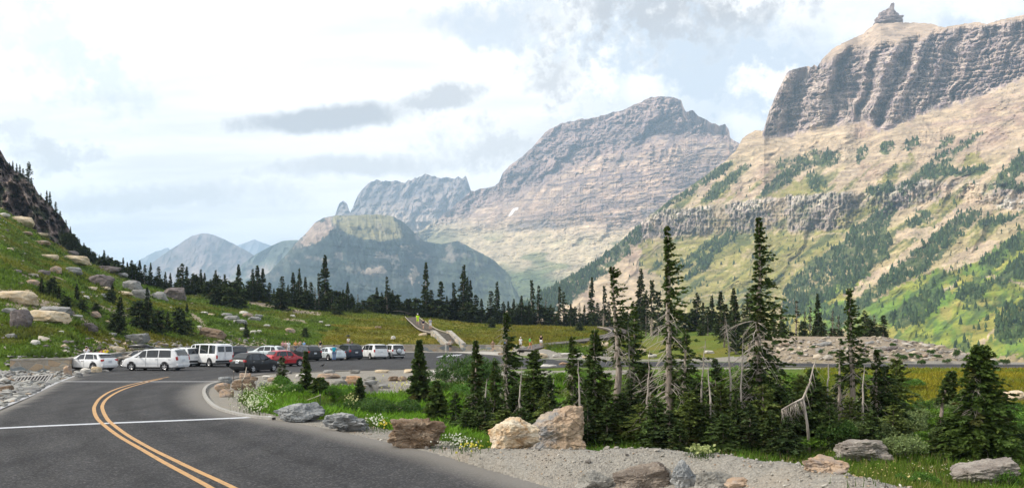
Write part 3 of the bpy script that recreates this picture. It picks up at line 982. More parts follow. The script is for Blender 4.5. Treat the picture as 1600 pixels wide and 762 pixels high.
def relief1(U, pv, S, Y):
    cb = pl(U, CLIFFBASE1) + 6 * fbm(U / 18, 0, 0, 3, 61)
    cap = pl(U, CAP1)
    cl = sstep(4, -10, pv - cb) * sstep(-10, 12, pv - cap + 5 * fbm(U / 9, 0, 0, 3, 62)) * sstep(1188, 1196, U)
    w1 = fbm(U / 30, pv / 30, 0, 3, 63)
    w2 = fbm(U / 70, pv / 50, 2.0, 3, 75)
    us = U + 0.36 * (pv - 150) + 9 * w1 + 16 * w2
    but = knots(us, [(1150, 0), (1196, 30), (1206, -60), (1222, -45), (1240, 75), (1262, 25), (1288, -60), (1300, 110), (1330, 10), (1338, -20), (1348, 60), (1368, -40), (1378, 75), (1388, 125), (1398, 0), (1412, -45), (1420, 40), (1452, -20), (1460, 45), (1490, -25), (1500, 36), (1540, -26), (1552, 34), (1600, -26), (1612, 30), (1680, -20), (1695, 30), (1860, -20)])
    fade = 1 - 0.5 * sstep(1400, 1480, U)
    r = but * cl * fade * (0.98 + 0.9 * fbm(U / 50, pv / 40, 4.0, 3, 76))
    r = r - cl * 26 * fbm(us / 9, pv / 70, 0.3, 3, 64, 0.55, ridge=True)
    r = r + cl * 26 * np.floor(vnoise(us / 4.2 + w1, pv / 10, 3.0, 65) * 5) / 5 - cl * 9 * fbm(us / 1.7, pv / 2.2, 0, 2, 78)
    r = r + cl * 30 * ledges(U, pv + 0.10 * U, 9.0, 771)
    r = r + 15 * ledges(U, pv + 0.10 * U, 7.0, 772) * sstep(330, 230, pv) * (1 - cl) + 9 * ledges(U, pv + 0.05 * U, 8.0, 773) * sstep(300, 360, pv) * sstep(1000, 1060, U)
    blk = vnoise(us / 7 + 2 * w1, pv / 13, 1.0, 79)
    r = r + cl * 16 * np.floor(blk * 4) / 4
    # ledges following the bedding
    ev = pv + 0.10 * U + 4 * w1
    r = r + (5 + 7 * cl) * fbm(U / 60, ev / 3.4, 0, 3, 66) * sstep(420, 300, pv)
    # couloirs and ribs across the open slope
    lo = sstep(0, 24, pv - cb) * sstep(1150, 1240, U + 0.3 * (pv - 200)) + 0.5 * sstep(1240, 1150, U + 0.3 * (pv - 200))
    q1 = fbm(U / 60, pv / 60, 0, 3, 72)
    r = r - lo * 40 * fbm((U + 0.95 * pv) / 64 + 1.2 * q1, pv / 150, 0, 3, 67, ridge=True)
    r = r - lo * 9 * fbm((U + 0.9 * pv) / 14 + 1.5 * q1, pv / 40, 0, 4, 68)
    r = r - lo * 7 * fbm(U / 5, pv / 3.2, 0, 3, 73)
    # lower cliff band
    bt, bb = pl(U, BAND_T), pl(U, BAND_B)
    bn = 6 * fbm(U / 20, pv / 20, 0, 3, 69)
    bd = sstep(-4, 4, pv - bt + bn) * sstep(4, -4, pv - bb + bn) * sstep(965, 985, U)
    bd = bd * (0.35 + 0.65 * sstep(-0.3, 0.2, fbm(U / 40, 1.3, 0, 3, 74)))
    r = r - bd * 24 * fbm(U / 6.5, pv / 14, 0, 4, 70, ridge=True) - bd * 14 * fbm(U / 2.6, pv / 5, 0, 2, 71)
    sc = np.interp(Y, [300, 900, 2500], [0.10, 0.5, 1.0])
    return r * sc


def prof1(U, pv, S):
    cb, bt, bb = pl(U, CLIFFBASE1), pl(U, BAND_T), pl(U, BAND_B)
    # steep in the cliffs, gentle on the talus: local pace of receding
    w = 1.0 - 0.68 * sstep(8, -8, pv - cb) * sstep(1160, 1215, U) * sstep(-6, 8, pv - pl(U, CAP1))
    w = w - 0.72 * sstep(-6, 6, pv - bt) * sstep(6, -6, pv - bb) * sstep(960, 1060, U)
    return w


def soft_mask(U, pv, polys, jx, jy):
    f = np.zeros_like(U)
    for p in polys:
        f = np.maximum(f, inpoly(U + jx, pv + jy, p) * 1.0)
    return f


def colour1(U, pv, S, X, Y, Z):
    n1 = fbm(U / 30, pv / 30, 0, 4, 81)
    n2 = fbm(U / 7, pv / 7, 0, 4, 82)
    n3 = fbm(U / 2.5, pv / 2.5, 0, 2, 83)
    ev = pv + 0.08 * U + 5 * n1
    st = fbm(U / 220, ev / 3.0, 0, 4, 84, 0.65)
    talus = np.array([0.43, 0.335, 0.225])
    C = np.zeros(U.shape + (3,)) + talus
    C = mix3(C, (0.33, 0.235, 0.175), sstep(-0.1, 0.6, n1 + 0.5 * st))
    C = mix3(C, (0.53, 0.44, 0.33), sstep(0.1, 0.7, st + 0.3 * n2) * 0.7)
    C = mix3(C, (0.22, 0.17, 0.15), sstep(0.05, 0.55, -st + 0.3 * n2 - 0.1) * 0.6)
    # slope grass
    gy = sstep(300, 380, pv + 20 * n1) * sstep(1000, 1040, U)
    C = mix3(C, (0.30, 0.26, 0.095), gy * 0.5)
    # upper cliffs
    cb = pl(U, CLIFFBASE1) + 7 * n2
    cl = sstep(6, -4, pv - cb) * (U > 1192)
    cap = sstep(6, -4, pv - pl(U, CAP1) - 6 * n2)
    rock = np.zeros_like(C) + np.array([0.40, 0.325, 0.285])
    rock = mix3(rock, (0.27, 0.215, 0.215), sstep(-0.1, 0.5, n2 + 0.7 * st))
    rock = mix3(rock, (0.52, 0.44, 0.37), sstep(0.05, 0.5, -n2 + 0.8 * st) * 0.8)
    rock = mix3(rock, (0.20, 0.155, 0.15), sstep(0.25, 0.5, n3 + 0.4 * st) * 0.6)
    C = C * (1 - cl[..., None]) + rock * cl[..., None]
    C = mix3(C, (0.40, 0.31, 0.23), cl * cap * 0.9)
    # pink and purple courses below the cliffs on the right
    pk = sstep(0, 30, pv - cb) * sstep(130, 40, pv - cb) * sstep(1330, 1450, U) * sstep(-0.2, 0.5, st)
    C = mix3(C, (0.27, 0.185, 0.165), pk * 0.6)
    # lower band
    bn = 5 * fbm(U / 20, pv / 20, 0, 3, 69)
    bt, bb = pl(U, BAND_T), pl(U, BAND_B)
    bd = sstep(-3, 3, pv - bt + bn) * sstep(3, -3, pv - bb + bn) * (U > 965)
    bd = bd * (0.25 + 0.75 * sstep(-0.35, 0.1, fbm(U / 40, 1.3, 0, 3, 74) + 0.6 * n2))
    bc = np.zeros_like(C) + np.array([0.33, 0.275, 0.25])
    fr = (pv - bt) / (bb - bt + 1e-6)
    bc = mix3(bc, (0.52, 0.47, 0.41), sstep(0.5, 0.1, fr + 0.4 * n2) * 0.9)
    bc = mix3(bc, (0.18, 0.155, 0.155), sstep(0.1, 0.5, n3 + 0.5 * n2) * 0.65)
    bc = mix3(bc, (0.10, 0.11, 0.05), sstep(0.15, 0.45, fbm(U / 9, pv / 5, 0, 3, 85)) * 0.7)
    C = C * (1 - bd[..., None] * 0.92) + bc * bd[..., None] * 0.92
    pale = (sstep(30, 0, np.abs(U - 1530)) * sstep(14, 4, np.abs(pv - 292 - 0.2 * (U - 1530))) + sstep(45, 10, np.abs(U - 1585)) * sstep(16, 6, np.abs(pv - 317))) * sstep(-0.3, 0.2, n2)
    C = mix3(C, (0.62, 0.57, 0.51), np.clip(pale, 0, 1) * 0.85)
    jx, jy = 7 * n2 + 3.5 * n3, 6 * fbm(U / 6, pv / 6, 1.7, 3, 86)
    ol = soft_mask(U, pv, OLIVE, jx * 1.4, jy * 1.4)
    C = mix3(C, (0.225, 0.205, 0.060), ol * np.clip(0.85 + 0.35 * n2, 0, 1) * sstep(-0.75, 0.0, n1 + n2 + 0.25))
    stk = fbm((U - 0.8 * pv) / 80, (0.8 * U + pv) / 13, 0, 4, 891) + 0.25 * n2
    hi_ = sstep(225, 300, pv) * sstep(1010, 1060, U) * (1 - 0.75 * bd)
    C = mix3(C, (0.20, 0.195, 0.055), sstep(0.02, 0.28, stk) * hi_ * 0.75)
    C = mix3(C, (0.065, 0.085, 0.032), sstep(0.30, 0.42, stk + 0.2 * n3) * hi_ * 0.8)
    # terracettes and small washes in the grassy slope
    tl = ol * sstep(0.35, 0.6, st + 0.3 * n3) * 0.6
    C = mix3(C, (0.46, 0.37, 0.25), tl)
    lg = soft_mask(U, pv, LIGHTGREEN, jx * 1.5, jy * 1.5)
    gcol = mix3(np.zeros_like(C) + np.array([0.105, 0.190, 0.022]), (0.215, 0.240, 0.035), sstep(-0.2, 0.5, n1 + 0.4 * n2))
    gcol = mix3(gcol, (0.045, 0.085, 0.025), sstep(-0.05, 0.4, fbm((U - 0.5 * pv) / 30, (pv + 0.75 * U) / 9, 0, 4, 87)) * 0.85)
    gcol = mix3(gcol, (0.30, 0.24, 0.07), sstep(0.25, 0.6, fbm(U / 40, pv / 26, 0, 4, 88)) * 0.7)
    C = C * (1 - lg[..., None] * 0.95) + gcol * lg[..., None] * 0.95
    C = mix3(C, (0.33, 0.29, 0.065), soft_mask(U, pv, GOLDY, jx * 1.6, jy * 1.6) * 0.75)
    br = soft_mask(U, pv, BARE, jx * 0.9, jy * 0.9)
    C = mix3(C, (0.46, 0.355, 0.255), br * np.clip(0.75 + 0.5 * n3, 0, 1))
    dv = soft_mask(U, pv, DARKVEG, jx, jy) * sstep(-0.55, -0.1, n2 + 0.5 * n3)
    vg = mix3(np.zeros_like(C) + np.array([0.032, 0.058, 0.022]), (0.085, 0.11, 0.035), sstep(-0.1, 0.5, n3 + 0.5 * n2))
    C = C * (1 - dv[..., None] * 0.93) + vg * dv[..., None] * 0.93
    # scattered krummholz
    sp = sstep(0.52, 0.62, fbm(U / 2.6, pv / 2.2, 0, 2, 89)) * sstep(235, 330, pv) * (0.4 + 0.6 * sstep(-0.2, 0.3, n1)) * (U > 1000)
    C = mix3(C, (0.05, 0.075, 0.03), sp * 0.9)
    return np.clip(C, 0.01, 0.9)


YB1 = [(780, 1550), (900, 1350), (1000, 1150), (1200, 820), (1350, 560), (1450, 400), (1600, 300), (1860, 240)]
YT1 = [(780, 1800), (880, 1950), (1005, 2150), (1120, 2400), (1200, 2500), (1390, 2450), (1600, 2150), (1860, 1900)]
M1 = mountain('mountain', 790, 1850, 860, 470, SKY1, lambda u: pl(u, YB1), lambda u: pl(u, YT1), prof1, zbase, relief1, colour1,
              mountain_material('near_mountain_rock', 0.028, 0.55, 7.0), jag=2.4, jseed=91, jscale=9.0)

# ---- middle mountain
SKY2 = [(640, 372), (700, 330), (735, 300), (752, 295), (770, 291), (780, 284), (786, 270), (800, 256), (815, 246), (830, 232), (845, 214), (858, 202), (875, 195), (890, 190), (905, 186), (930, 184), (950, 177), (975, 171), (1000, 160),
        (1018, 153), (1030, 151), (1048, 152), (1064, 156), (1068, 168), (1072, 174), (1083, 173), (1090, 181), (1108, 190), (1124, 196), (1133, 194), (1139, 203), (1141, 216), (1165, 230), (1240, 260), (1320, 300)]
CB2 = [(640, 395), (740, 330), (780, 310), (830, 290), (880, 262), (930, 245), (985, 225), (1050, 216), (1141, 216), (1320, 300)]


def relief2(U, pv, S, Y):
    cb = pl(U, CB2)
    n = fbm(U / 20, pv / 20, 0, 3, 101)
    cl = sstep(12, -12, pv - cb + 10 * n)
    us = U + 0.75 * pv + 8 * n
    r = cl * 110 * fbm(us / 40 + 0.8 * n, pv / 120, 0, 3, 102, ridge=True) - cl * 60 * fbm(us / 18 + 0.8 * n, pv / 50, 0, 3, 108) - cl * 14 * fbm(us / 2.6, pv / 6, 0, 3, 107) + cl * 40 * np.floor(vnoise(us / 7, pv / 16, 3.0, 103) * 5) / 5
    ev = pv + 0.12 * U + 5 * n
    r = r + 10 * fbm(U / 110, ev / 3.0, 0, 3, 104) + (22 + 16 * cl) * ledges(U, ev, 7.5, 774) + 9 * ledges(U, ev, 3.4, 775)
    lo = 1 - cl
    r = r - lo * 45 * fbm((U + 0.6 * pv) / 60 + n, pv / 120, 0, 3, 105, ridge=True) - lo * 10 * fbm(U / 9, pv / 3.0, 0, 4, 106)
    return r


def prof2(U, pv, S):
    w = np.where(pv < pl(U, CB2), 0.55, 1.0) * np.where(np.abs(pv - (395 - 0.09 * (U - 780)) + 40) < 7, 0.3, 1.0)
    return w


def colour2(U, pv, S, X, Y, Z):
    n1 = fbm(U / 40, pv / 34, 0, 4, 111)
    n2 = fbm(U / 9, pv / 8, 0, 4, 112)
    ev = pv + 0.12 * U + 5 * n1
    st = fbm(U / 260, ev / 3.2, 0, 4, 114, 0.65)
    C = np.zeros(U.shape + (3,)) + np.array([0.38, 0.275, 0.21])
    C = mix3(C, (0.20, 0.15, 0.145), sstep(0.0, 0.4, st + 0.25 * n2))
    C = mix3(C, (0.53, 0.405, 0.30), sstep(0.0, 0.5, -st + 0.3 * n2))
    dk = sstep(0.25, 0.55, fbm((U + 0.75 * pv) / 16, pv / 60, 0, 4, 117, ridge=True))
    C = mix3(C, (0.16, 0.125, 0.135), dk * 0.55 * sstep(360, 300, pv))
    cb = pl(U, CB2)
    cl = sstep(14, -10, pv - cb + 14 * n2)
    rk = np.zeros_like(C) + np.array([0.25, 0.185, 0.175])
    rk = mix3(rk, (0.39, 0.295, 0.255), sstep(-0.1, 0.5, st + 0.4 * n2))
    rk = mix3(rk, (0.11, 0.10, 0.115), sstep(0.05, 0.5, n2) * 0.7)
    C = C * (1 - cl[..., None] * 0.9) + rk * cl[..., None] * 0.9
    # bright fans at the foot
    fan = sstep(335, 375, pv + 12 * n1 - 0.05 * (U - 850))
    C = mix3(C, (0.50, 0.425, 0.28), fan * (0.75 + 0.25 * n2))
    bandc = sstep(9, 3, np.abs(pv - (358 - 0.10 * (U - 780)) + 4 * n1)) * sstep(770, 800, U)
    C = mix3(C, (0.21, 0.18, 0.18), bandc * sstep(-0.2, 0.3, n2) * 0.8)
    gv = sstep(0.0, 0.4, fbm((U + 0.3 * pv) / 40, pv / 16, 0, 4, 116)) * sstep(355, 385, pv)
    C = mix3(C, (0.13, 0.155, 0.06), gv * 0.75)
    gl = sstep(408, 445, pv + 14 * n1 + 0.10 * (820 - U))
    C = mix3(C, (0.085, 0.125, 0.05), gl * 0.9)
    lefty = sstep(760, 700, U + 0.2 * (pv - 330)) * sstep(345, 380, pv)
    C = mix3(C, (0.12, 0.13, 0.06), lefty * 0.8)
    sn = inpoly(U + 1 * n2, pv + 1 * n2, [(793, 338), (798, 331), (804, 326), (809, 323), (810, 326), (804, 329), (801, 334), (796, 337)]) * 1.0
    C = mix3(C, (0.85, 0.87, 0.9), sn)
    return np.clip(C, 0.01, 0.9)


M2 = mountain('mountain', 640, 1310, 520, 330, SKY2, lambda u: pl(u, [(640, 4300), (900, 3300), (1310, 3000)]), lambda u: pl(u, [(640, 6200), (800, 5600), (1050, 4700), (1310, 4300)]),
              prof2, zbase, relief2, colour2, mountain_material('middle_mountain_rock', 0.012, 0.5, 16.0), jag=2.6, jseed=119, jscale=8)

# ---- jagged far ridge behind the butte
SKY3 = [(500, 372), (520, 345), (525, 331), (530, 318), (536, 313), (543, 319), (547, 332), (552, 322), (560, 302), (570, 292), (580, 284), (588, 281), (596, 283), (602, 281), (612, 284), (620, 282), (632, 287), (640, 282), (652, 278), (664, 272), (676, 275), (688, 279), (700, 276), (710, 279), (716, 276), (722, 279), (728, 275), (733, 290), (736, 298), (760, 305), (820, 330), (900, 380)]


def relief3(U, pv, S, Y):
    us = U + 0.6 * pv
    w_ = fbm(U / 24, pv / 24, 0, 3, 124)
    return 170 * fbm(us / 30 + 0.9 * w_, pv / 90, 0, 4, 121, ridge=True) - 110 * fbm(us / 13 + 0.5 * w_, pv / 30, 0, 3, 125) - 80 * fbm(us / 7, pv / 18, 0, 4, 122) + 40 * fbm(U / 200, (pv + 0.1 * U) / 4, 0, 3, 123)


def colour3(U, pv, S, X, Y, Z):
    n2 = fbm(U / 9, pv / 8, 0, 4, 132)
    st = fbm(U / 200, (pv + 0.15 * U) / 3.5, 0, 4, 133)
    C = np.zeros(U.shape + (3,)) + np.array([0.26, 0.21, 0.19])
    C = mix3(C, (0.16, 0.14, 0.15), sstep(-0.1, 0.5, st + 0.5 * n2))
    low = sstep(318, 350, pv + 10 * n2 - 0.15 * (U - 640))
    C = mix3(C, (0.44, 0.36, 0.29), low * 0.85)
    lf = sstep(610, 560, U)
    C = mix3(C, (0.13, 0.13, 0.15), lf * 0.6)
    return C


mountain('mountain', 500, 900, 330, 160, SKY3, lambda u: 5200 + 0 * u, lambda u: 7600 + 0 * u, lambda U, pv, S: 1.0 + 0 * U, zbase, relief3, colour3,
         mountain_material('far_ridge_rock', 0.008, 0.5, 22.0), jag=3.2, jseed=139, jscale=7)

# ---- the flat-topped butte in the valley
SKY4 = [(330, 470), (380, 452), (420, 425), (445, 400), (465, 378), (480, 362), (492, 348), (505, 340), (522, 337), (560, 336), (600, 335), (615, 338), (632, 348), (648, 364), (662, 376), (690, 382), (715, 376), (735, 386), (770, 405), (800, 432), (840, 470)]


def relief4(U, pv, S, Y):
    return -120 * fbm((U - 0.3 * pv) / 38, pv / 120, 0, 4, 141, ridge=True) - 38 * fbm(U / 9, pv / 14, 0, 4, 142) + 34 * fbm(U / 200, (pv - 0.1 * U) / 7, 0, 3, 143)


def colour4(U, pv, S, X, Y, Z):
    n1 = fbm(U / 34, pv / 26, 0, 4, 151)
    n2 = fbm(U / 8, pv / 7, 0, 4, 152)
    n3 = fbm(U / 3, pv / 3, 0, 3, 153)
    C = np.zeros(U.shape + (3,)) + np.array([0.020, 0.034, 0.036])  # forest green with cloud shade put in as a dark blue tint
    C = mix3(C, (0.06, 0.075, 0.065), sstep(-0.05, 0.5, n1 + 0.5 * n2))
    rk = sstep(0.1, 0.5, fbm(U / 22, (pv - 0.15 * U) / 10, 0, 4, 154) + 0.4 * n3) * sstep(470, 380, pv)
    C = mix3(C, (0.30, 0.25, 0.22), rk * 0.65)
    top = inpoly(U + 8 * n2, pv + 6 * n2, [(520, 330), (612, 330), (622, 352), (630, 372), (600, 378), (562, 372), (538, 362), (524, 350)]) * 1.0
    C = mix3(C, (0.25, 0.225, 0.12), top * 0.85 * sstep(-0.6, 0.1, n2 + 0.5 * n3 + 0.2))
    pk = inpoly(U + 6 * n2, pv + 6 * n2, [(486, 350), (516, 338), (520, 352), (508, 372), (494, 382), (470, 384)]) * 1.0
    C = mix3(C, (0.36, 0.27, 0.22), pk * 0.8)
    sc = inpoly(U + 8 * n2, pv + 5 * n2, [(560, 424), (598, 414), (606, 424), (580, 430)]) * 1.0
    sc = np.maximum(sc, inpoly(U + 8 * n2, pv + 5 * n2, [(640, 426), (652, 414), (652, 440), (640, 448)]) * 1.0)
    C = mix3(C, (0.34, 0.28, 0.23), sc * 0.8)
    gr = sstep(670, 740, U) * sstep(370, 400, pv)
    C = mix3(C, (0.115, 0.14, 0.065), gr * 0.7 * sstep(-0.4, 0.3, n1 + 0.4 * n2 + 0.2))
    return C


def prof4(U, pv, S):
    w = np.where(pv < 372 - 20 * np.cos((U - 570) / 60), 2.2, 0.8)
    return w


mountain('mountain', 330, 840, 420, 190, SKY4, lambda u: 2900 + 0 * u, lambda u: 4600 + 0 * u, prof4, zbase, relief4, colour4,
         mountain_material('butte_rock', 0.014, 0.5, 14.0), jag=1.8, jseed=159, jscale=10)

# ---- pale peaks down the valley
for (pts, yb_, yt_, seed, u0, u1, colr) in (
        ([(120, 470), (190, 440), (235, 412), (262, 393), (285, 378), (300, 368), (318, 364), (332, 366), (350, 374), (366, 381), (385, 392), (410, 405), (440, 430), (480, 460)], 6500, 9000, 201, 120, 480, (0.19, 0.15, 0.15)),
        ([(330, 470), (370, 420), (392, 402), (412, 390), (430, 381), (442, 376), (462, 375), (480, 374), (520, 390), (580, 430)], 5600, 7000, 202, 330, 580, (0.10, 0.12, 0.09)),
        ([(170, 450), (215, 408), (240, 394), (262, 387), (280, 400), (330, 440)], 11000, 13500, 203, 170, 330, (0.15, 0.14, 0.15)),
        ([(330, 420), (365, 386), (385, 378), (398, 374), (410, 379), (425, 384), (440, 382), (450, 375), (462, 378), (520, 420)], 12500, 15000, 204, 330, 520, (0.16, 0.15, 0.17))):
    def rl(U, pv, S, Y, seed=seed):
        return -300 * fbm((U + 0.4 * pv) / 34, pv / 80, 0, 4, seed, ridge=True) - 70 * fbm(U / 8, pv / 8, 0, 3, seed + 5)

    def cf(U, pv, S, X, Y, Z, seed=seed, colr=colr):
        n2 = fbm(U / 14, pv / 10, 0, 4, seed + 9)
        C = np.zeros(U.shape + (3,)) + np.array(colr)
        C = mix3(C, np.array(colr) * 0.55, sstep(0.0, 0.4, n2))
        C = mix3(C, (0.36, 0.29, 0.26), sstep(0.1, 0.5, -n2 + 0.2) * sstep(405, 425, pv) * 0.8)
        return C
    mountain('mountain', u0, u1, 150, 70, pts, lambda u, a=yb_: a + 0 * u, lambda u, a=yt_: a + 0 * u, lambda U, pv, S: 1.0 + 0 * U, zbase, rl, cf,
             mountain_material('hazy_peak_rock', 0.005, 0.4, 30.0), jag=1.2, jseed=seed, jscale=9)
for o_ in list(COL.objects):
    if o_.name.startswith('mountain'):
        o_['kind'] = 'structure'


# ---- dark crag above the grassy slope on the left
SKY0 = [(-400, 60), (-200, 130), (-60, 210), (0, 236), (10, 252), (20, 262), (40, 276), (52, 290), (60, 303), (78, 318), (92, 334), (104, 350), (112, 366), (130, 385), (148, 402), (165, 414), (190, 428), (215, 440), (240, 452), (262, 462)]


def relief0(U, pv, S, Y):
    r = -7.0 * fbm((U - 0.4 * pv) / 24, pv / 30, 0, 4, 311, ridge=True)
    r = r - 4.5 * fbm(U / 9, pv / 12, 0, 4, 312, ridge=True) - 1.6 * fbm(U / 3, pv / 4, 0, 3, 313)
    return r


def colour0(U, pv, S, X, Y, Z):
    n1 = fbm(U / 24, pv / 24, 0, 4, 321)
    n2 = fbm(U / 6, pv / 6, 0, 4, 322)
    C = np.zeros(U.shape + (3,)) + np.array([0.135, 0.105, 0.10])
    C = mix3(C, (0.24, 0.19, 0.165), sstep(0.0, 0.5, n1 + 0.5 * n2))
    C = mix3(C, (0.07, 0.06, 0.065), sstep(0.0, 0.5, -n2 - 0.2 * n1))
    v = sstep(0.05, 0.35, fbm(U / 12, pv / 9, 0, 4, 323) + 0.5 * sstep(330, 400, pv) - 0.1)
    C = mix3(C, (0.035, 0.05, 0.02), v * 0.85)
    return C


mountain('crag', -380, 262, 330, 220, SKY0, lambda u: 205 + 0 * u, lambda u: 252 + 0 * u, lambda U, pv, S: 1.0 + 0 * U, lambda Y: 0 * Y - 12.0, relief0, colour0,
         mountain_material('crag_rock', 0.35, 0.6, 0.5), back=0.3, jag=5.0, jseed=329, jscale=12)
for o_ in list(COL.objects):
    if o_.name.startswith('crag'):
        o_.name = 'hillside'
        o_['kind'] = 'structure'


# ---- far woods on the mountain slopes: countless small spruces, one mass
def build_far_wood():
    rs = np.random.RandomState(77)
    us, pvs = M1['U'][0], None
    n = 46000
    P = []
    C = []
    U, PV, X, Y, Z = [M1[k_] for k_ in ('U', 'pv', 'X', 'Y', 'Z')]
    i = rs.randint(4, U.shape[0] - 4, n * 3)
    j = rs.randint(4, U.shape[1] - 4, n * 3)
    u, p, y = U[i, j], PV[i, j], Y[i, j]
    dens = np.zeros(len(u))
    w = [1.0] * len(DARKVEG)
    jx = 6 * fbm(u / 9, p / 9, 0, 3, 401)
    for poly in DARKVEG:
        dens = np.maximum(dens, inpoly(u + jx, p + jx, poly) * 0.8)
    for poly in LIGHTGREEN:
        dens = np.maximum(dens, inpoly(u, p, poly) * 0.10 * (fbm(u / 20, p / 20, 0, 3, 402) > 0.05))
    dens = np.maximum(dens, 0.02 * ((p > 270) & (u > 980)))
    dens = dens * np.clip(fbm(u / 12, p / 12, 0, 3, 403) * 1.6 + 0.6, 0.05, 1) * (y > 330)
    keep = rs.rand(len(u)) < dens * np.clip(y / 1300.0, 0.10, 1.0)
    i, j = i[keep][:16000], j[keep][:16000]
    x, y, z = X[i, j], Y[i, j], Z[i, j]
    m = len(x)
    h = np.exp(rs.normal(1.75, 0.38, m)).clip(2.5, 11) * np.interp(y, [300, 700, 2500], [0.55, 0.85, 1.25])
    r = h * rs.uniform(0.17, 0.34, m)
    k_ = 6
    an = np.arange(k_) * 2 * np.pi / k_
    V = []
    for (fz, fr) in ((0.02, 1.0), (0.45, 0.55), (0.40, 0.8), (1.0, 0.02)):
        a = an[None, :] + rs.rand(m, 1) * 6
        rr = r[:, None] * fr * rs.uniform(0.7, 1.25, (m, k_))
        V.append(np.stack([x[:, None] + np.cos(a) * rr, y[:, None] + np.sin(a) * rr, (z + h * fz)[:, None] + 0 * rr], -1))
    V = np.stack(V, 1)                      # m,4,k,3
    base = (np.arange(m) * 4 * k_)[:, None, None]
    idx = np.arange(k_)
    nx = (idx + 1) % k_
    f1 = np.stack([idx, nx, nx + k_, idx + k_], -1)
    f2 = np.stack([idx + 2 * k_, nx + 2 * k_, nx + 3 * k_, idx + 3 * k_], -1)
    Fc = (np.concatenate([f1, f2])[None] + base).reshape(-1, 4)
    c = np.array([0.030, 0.052, 0.022])[None] * rs.uniform(0.6, 1.9, (m, 1)) + np.array([0.025, 0.026, 0.0]) * rs.rand(m, 1) ** 2
    Cc = np.repeat(c, 4 * k_, 0)
    mt, k, b = new_mat('far_spruce')
    k.set(b.inputs['Base Color'], k.attr('col', 0))
    b.inputs['Roughness'].default_value = 0.95
    b.inputs['Specular IOR Level'].default_value = 0.1
    o = link('far_wood', np_mesh('far_wood', V.reshape(-1, 3), Fc, colors=Cc), mt)
    tag(o, 'far spruce wood dotted in dark streaks across the mountain slope', 'wood', kind='stuff')


build_far_wood()
# ------------------------------------------------------------------ rocks
def rock_material(name, c1, c2, c3, scale=1.0, lich=(0.62, 0.62, 0.58), lw=0.25, split=None):
    m, k, b = new_mat(name)
    P = k.obj()
    n1 = k.noise(P, 1.3 * scale, 5, 0.62, dist=0.6)
    n2 = k.noise(P, 5.0 * scale, 5, 0.65)
    n3 = k.noise(P, 22.0 * scale, 4, 0.7)
    st = k.noise(k.mapping(P, scale=(0.6, 0.6, 3.2), rot=(R(18), R(-14), 0)), 2.2 * scale, 5, 0.6)
    f1 = k.rng(n1, 0.36, 0.62)
    if split is not None:
        ox, oy, oz = k.sep(P)
        f1 = k.rng(k.m('ADD', k.m('ADD', k.m('MULTIPLY', ox, -0.9), k.m('MULTIPLY', oz, 0.35)), k.m('MULTIPLY', k.m('SUBTRACT', n1, 0.5), 1.6)), split - 0.12, split + 0.16)
    c = k.mix(f1, c1, c2)
    c = k.mix(k.m('MULTIPLY', k.rng(st, 0.42, 0.66), 0.75), c, c3)
    c = k.mix(k.m('MULTIPLY', k.rng(n2, 0.52, 0.74), 0.7), c, tuple(x * 0.45 for x in c1))
    c = k.mix(k.m('MULTIPLY', k.rng(n3, 0.56, 0.72), lw * 1.6), c, lich)
    cr = k.vor(k.mapping(P, scale=(1, 1, 1.8), rot=(R(25), R(12), R(20))), 1.7 * scale, feature='DISTANCE_TO_EDGE')
    crm = k.m('MULTIPLY', k.rng(k.m('ADD', cr, k.m('MULTIPLY', k.m('SUBTRACT', n2, 0.5), 0.12)), 0.0, 0.035, 1.0, 0.0), k.rng(n1, 0.42, 0.6))
    c = k.mix(k.m('MULTIPLY', crm, 0.4), c, tuple(x * 0.22 for x in c1))
    k.set(b.inputs['Base Color'], c)
    b.inputs['Roughness'].default_value = 0.92
    b.inputs['Specular IOR Level'].default_value = 0.2
    h = k.m('ADD', k.m('MULTIPLY', n2, 0.5), k.m('ADD', k.m('MULTIPLY', n3, 0.22), k.m('MULTIPLY', st, 0.4)))
    h = k.m('SUBTRACT', h, k.m('MULTIPLY', crm, 0.2))
    k.set(b.inputs['Normal'], k.bump(h, 0.9, 0.10 / scale))
    return m


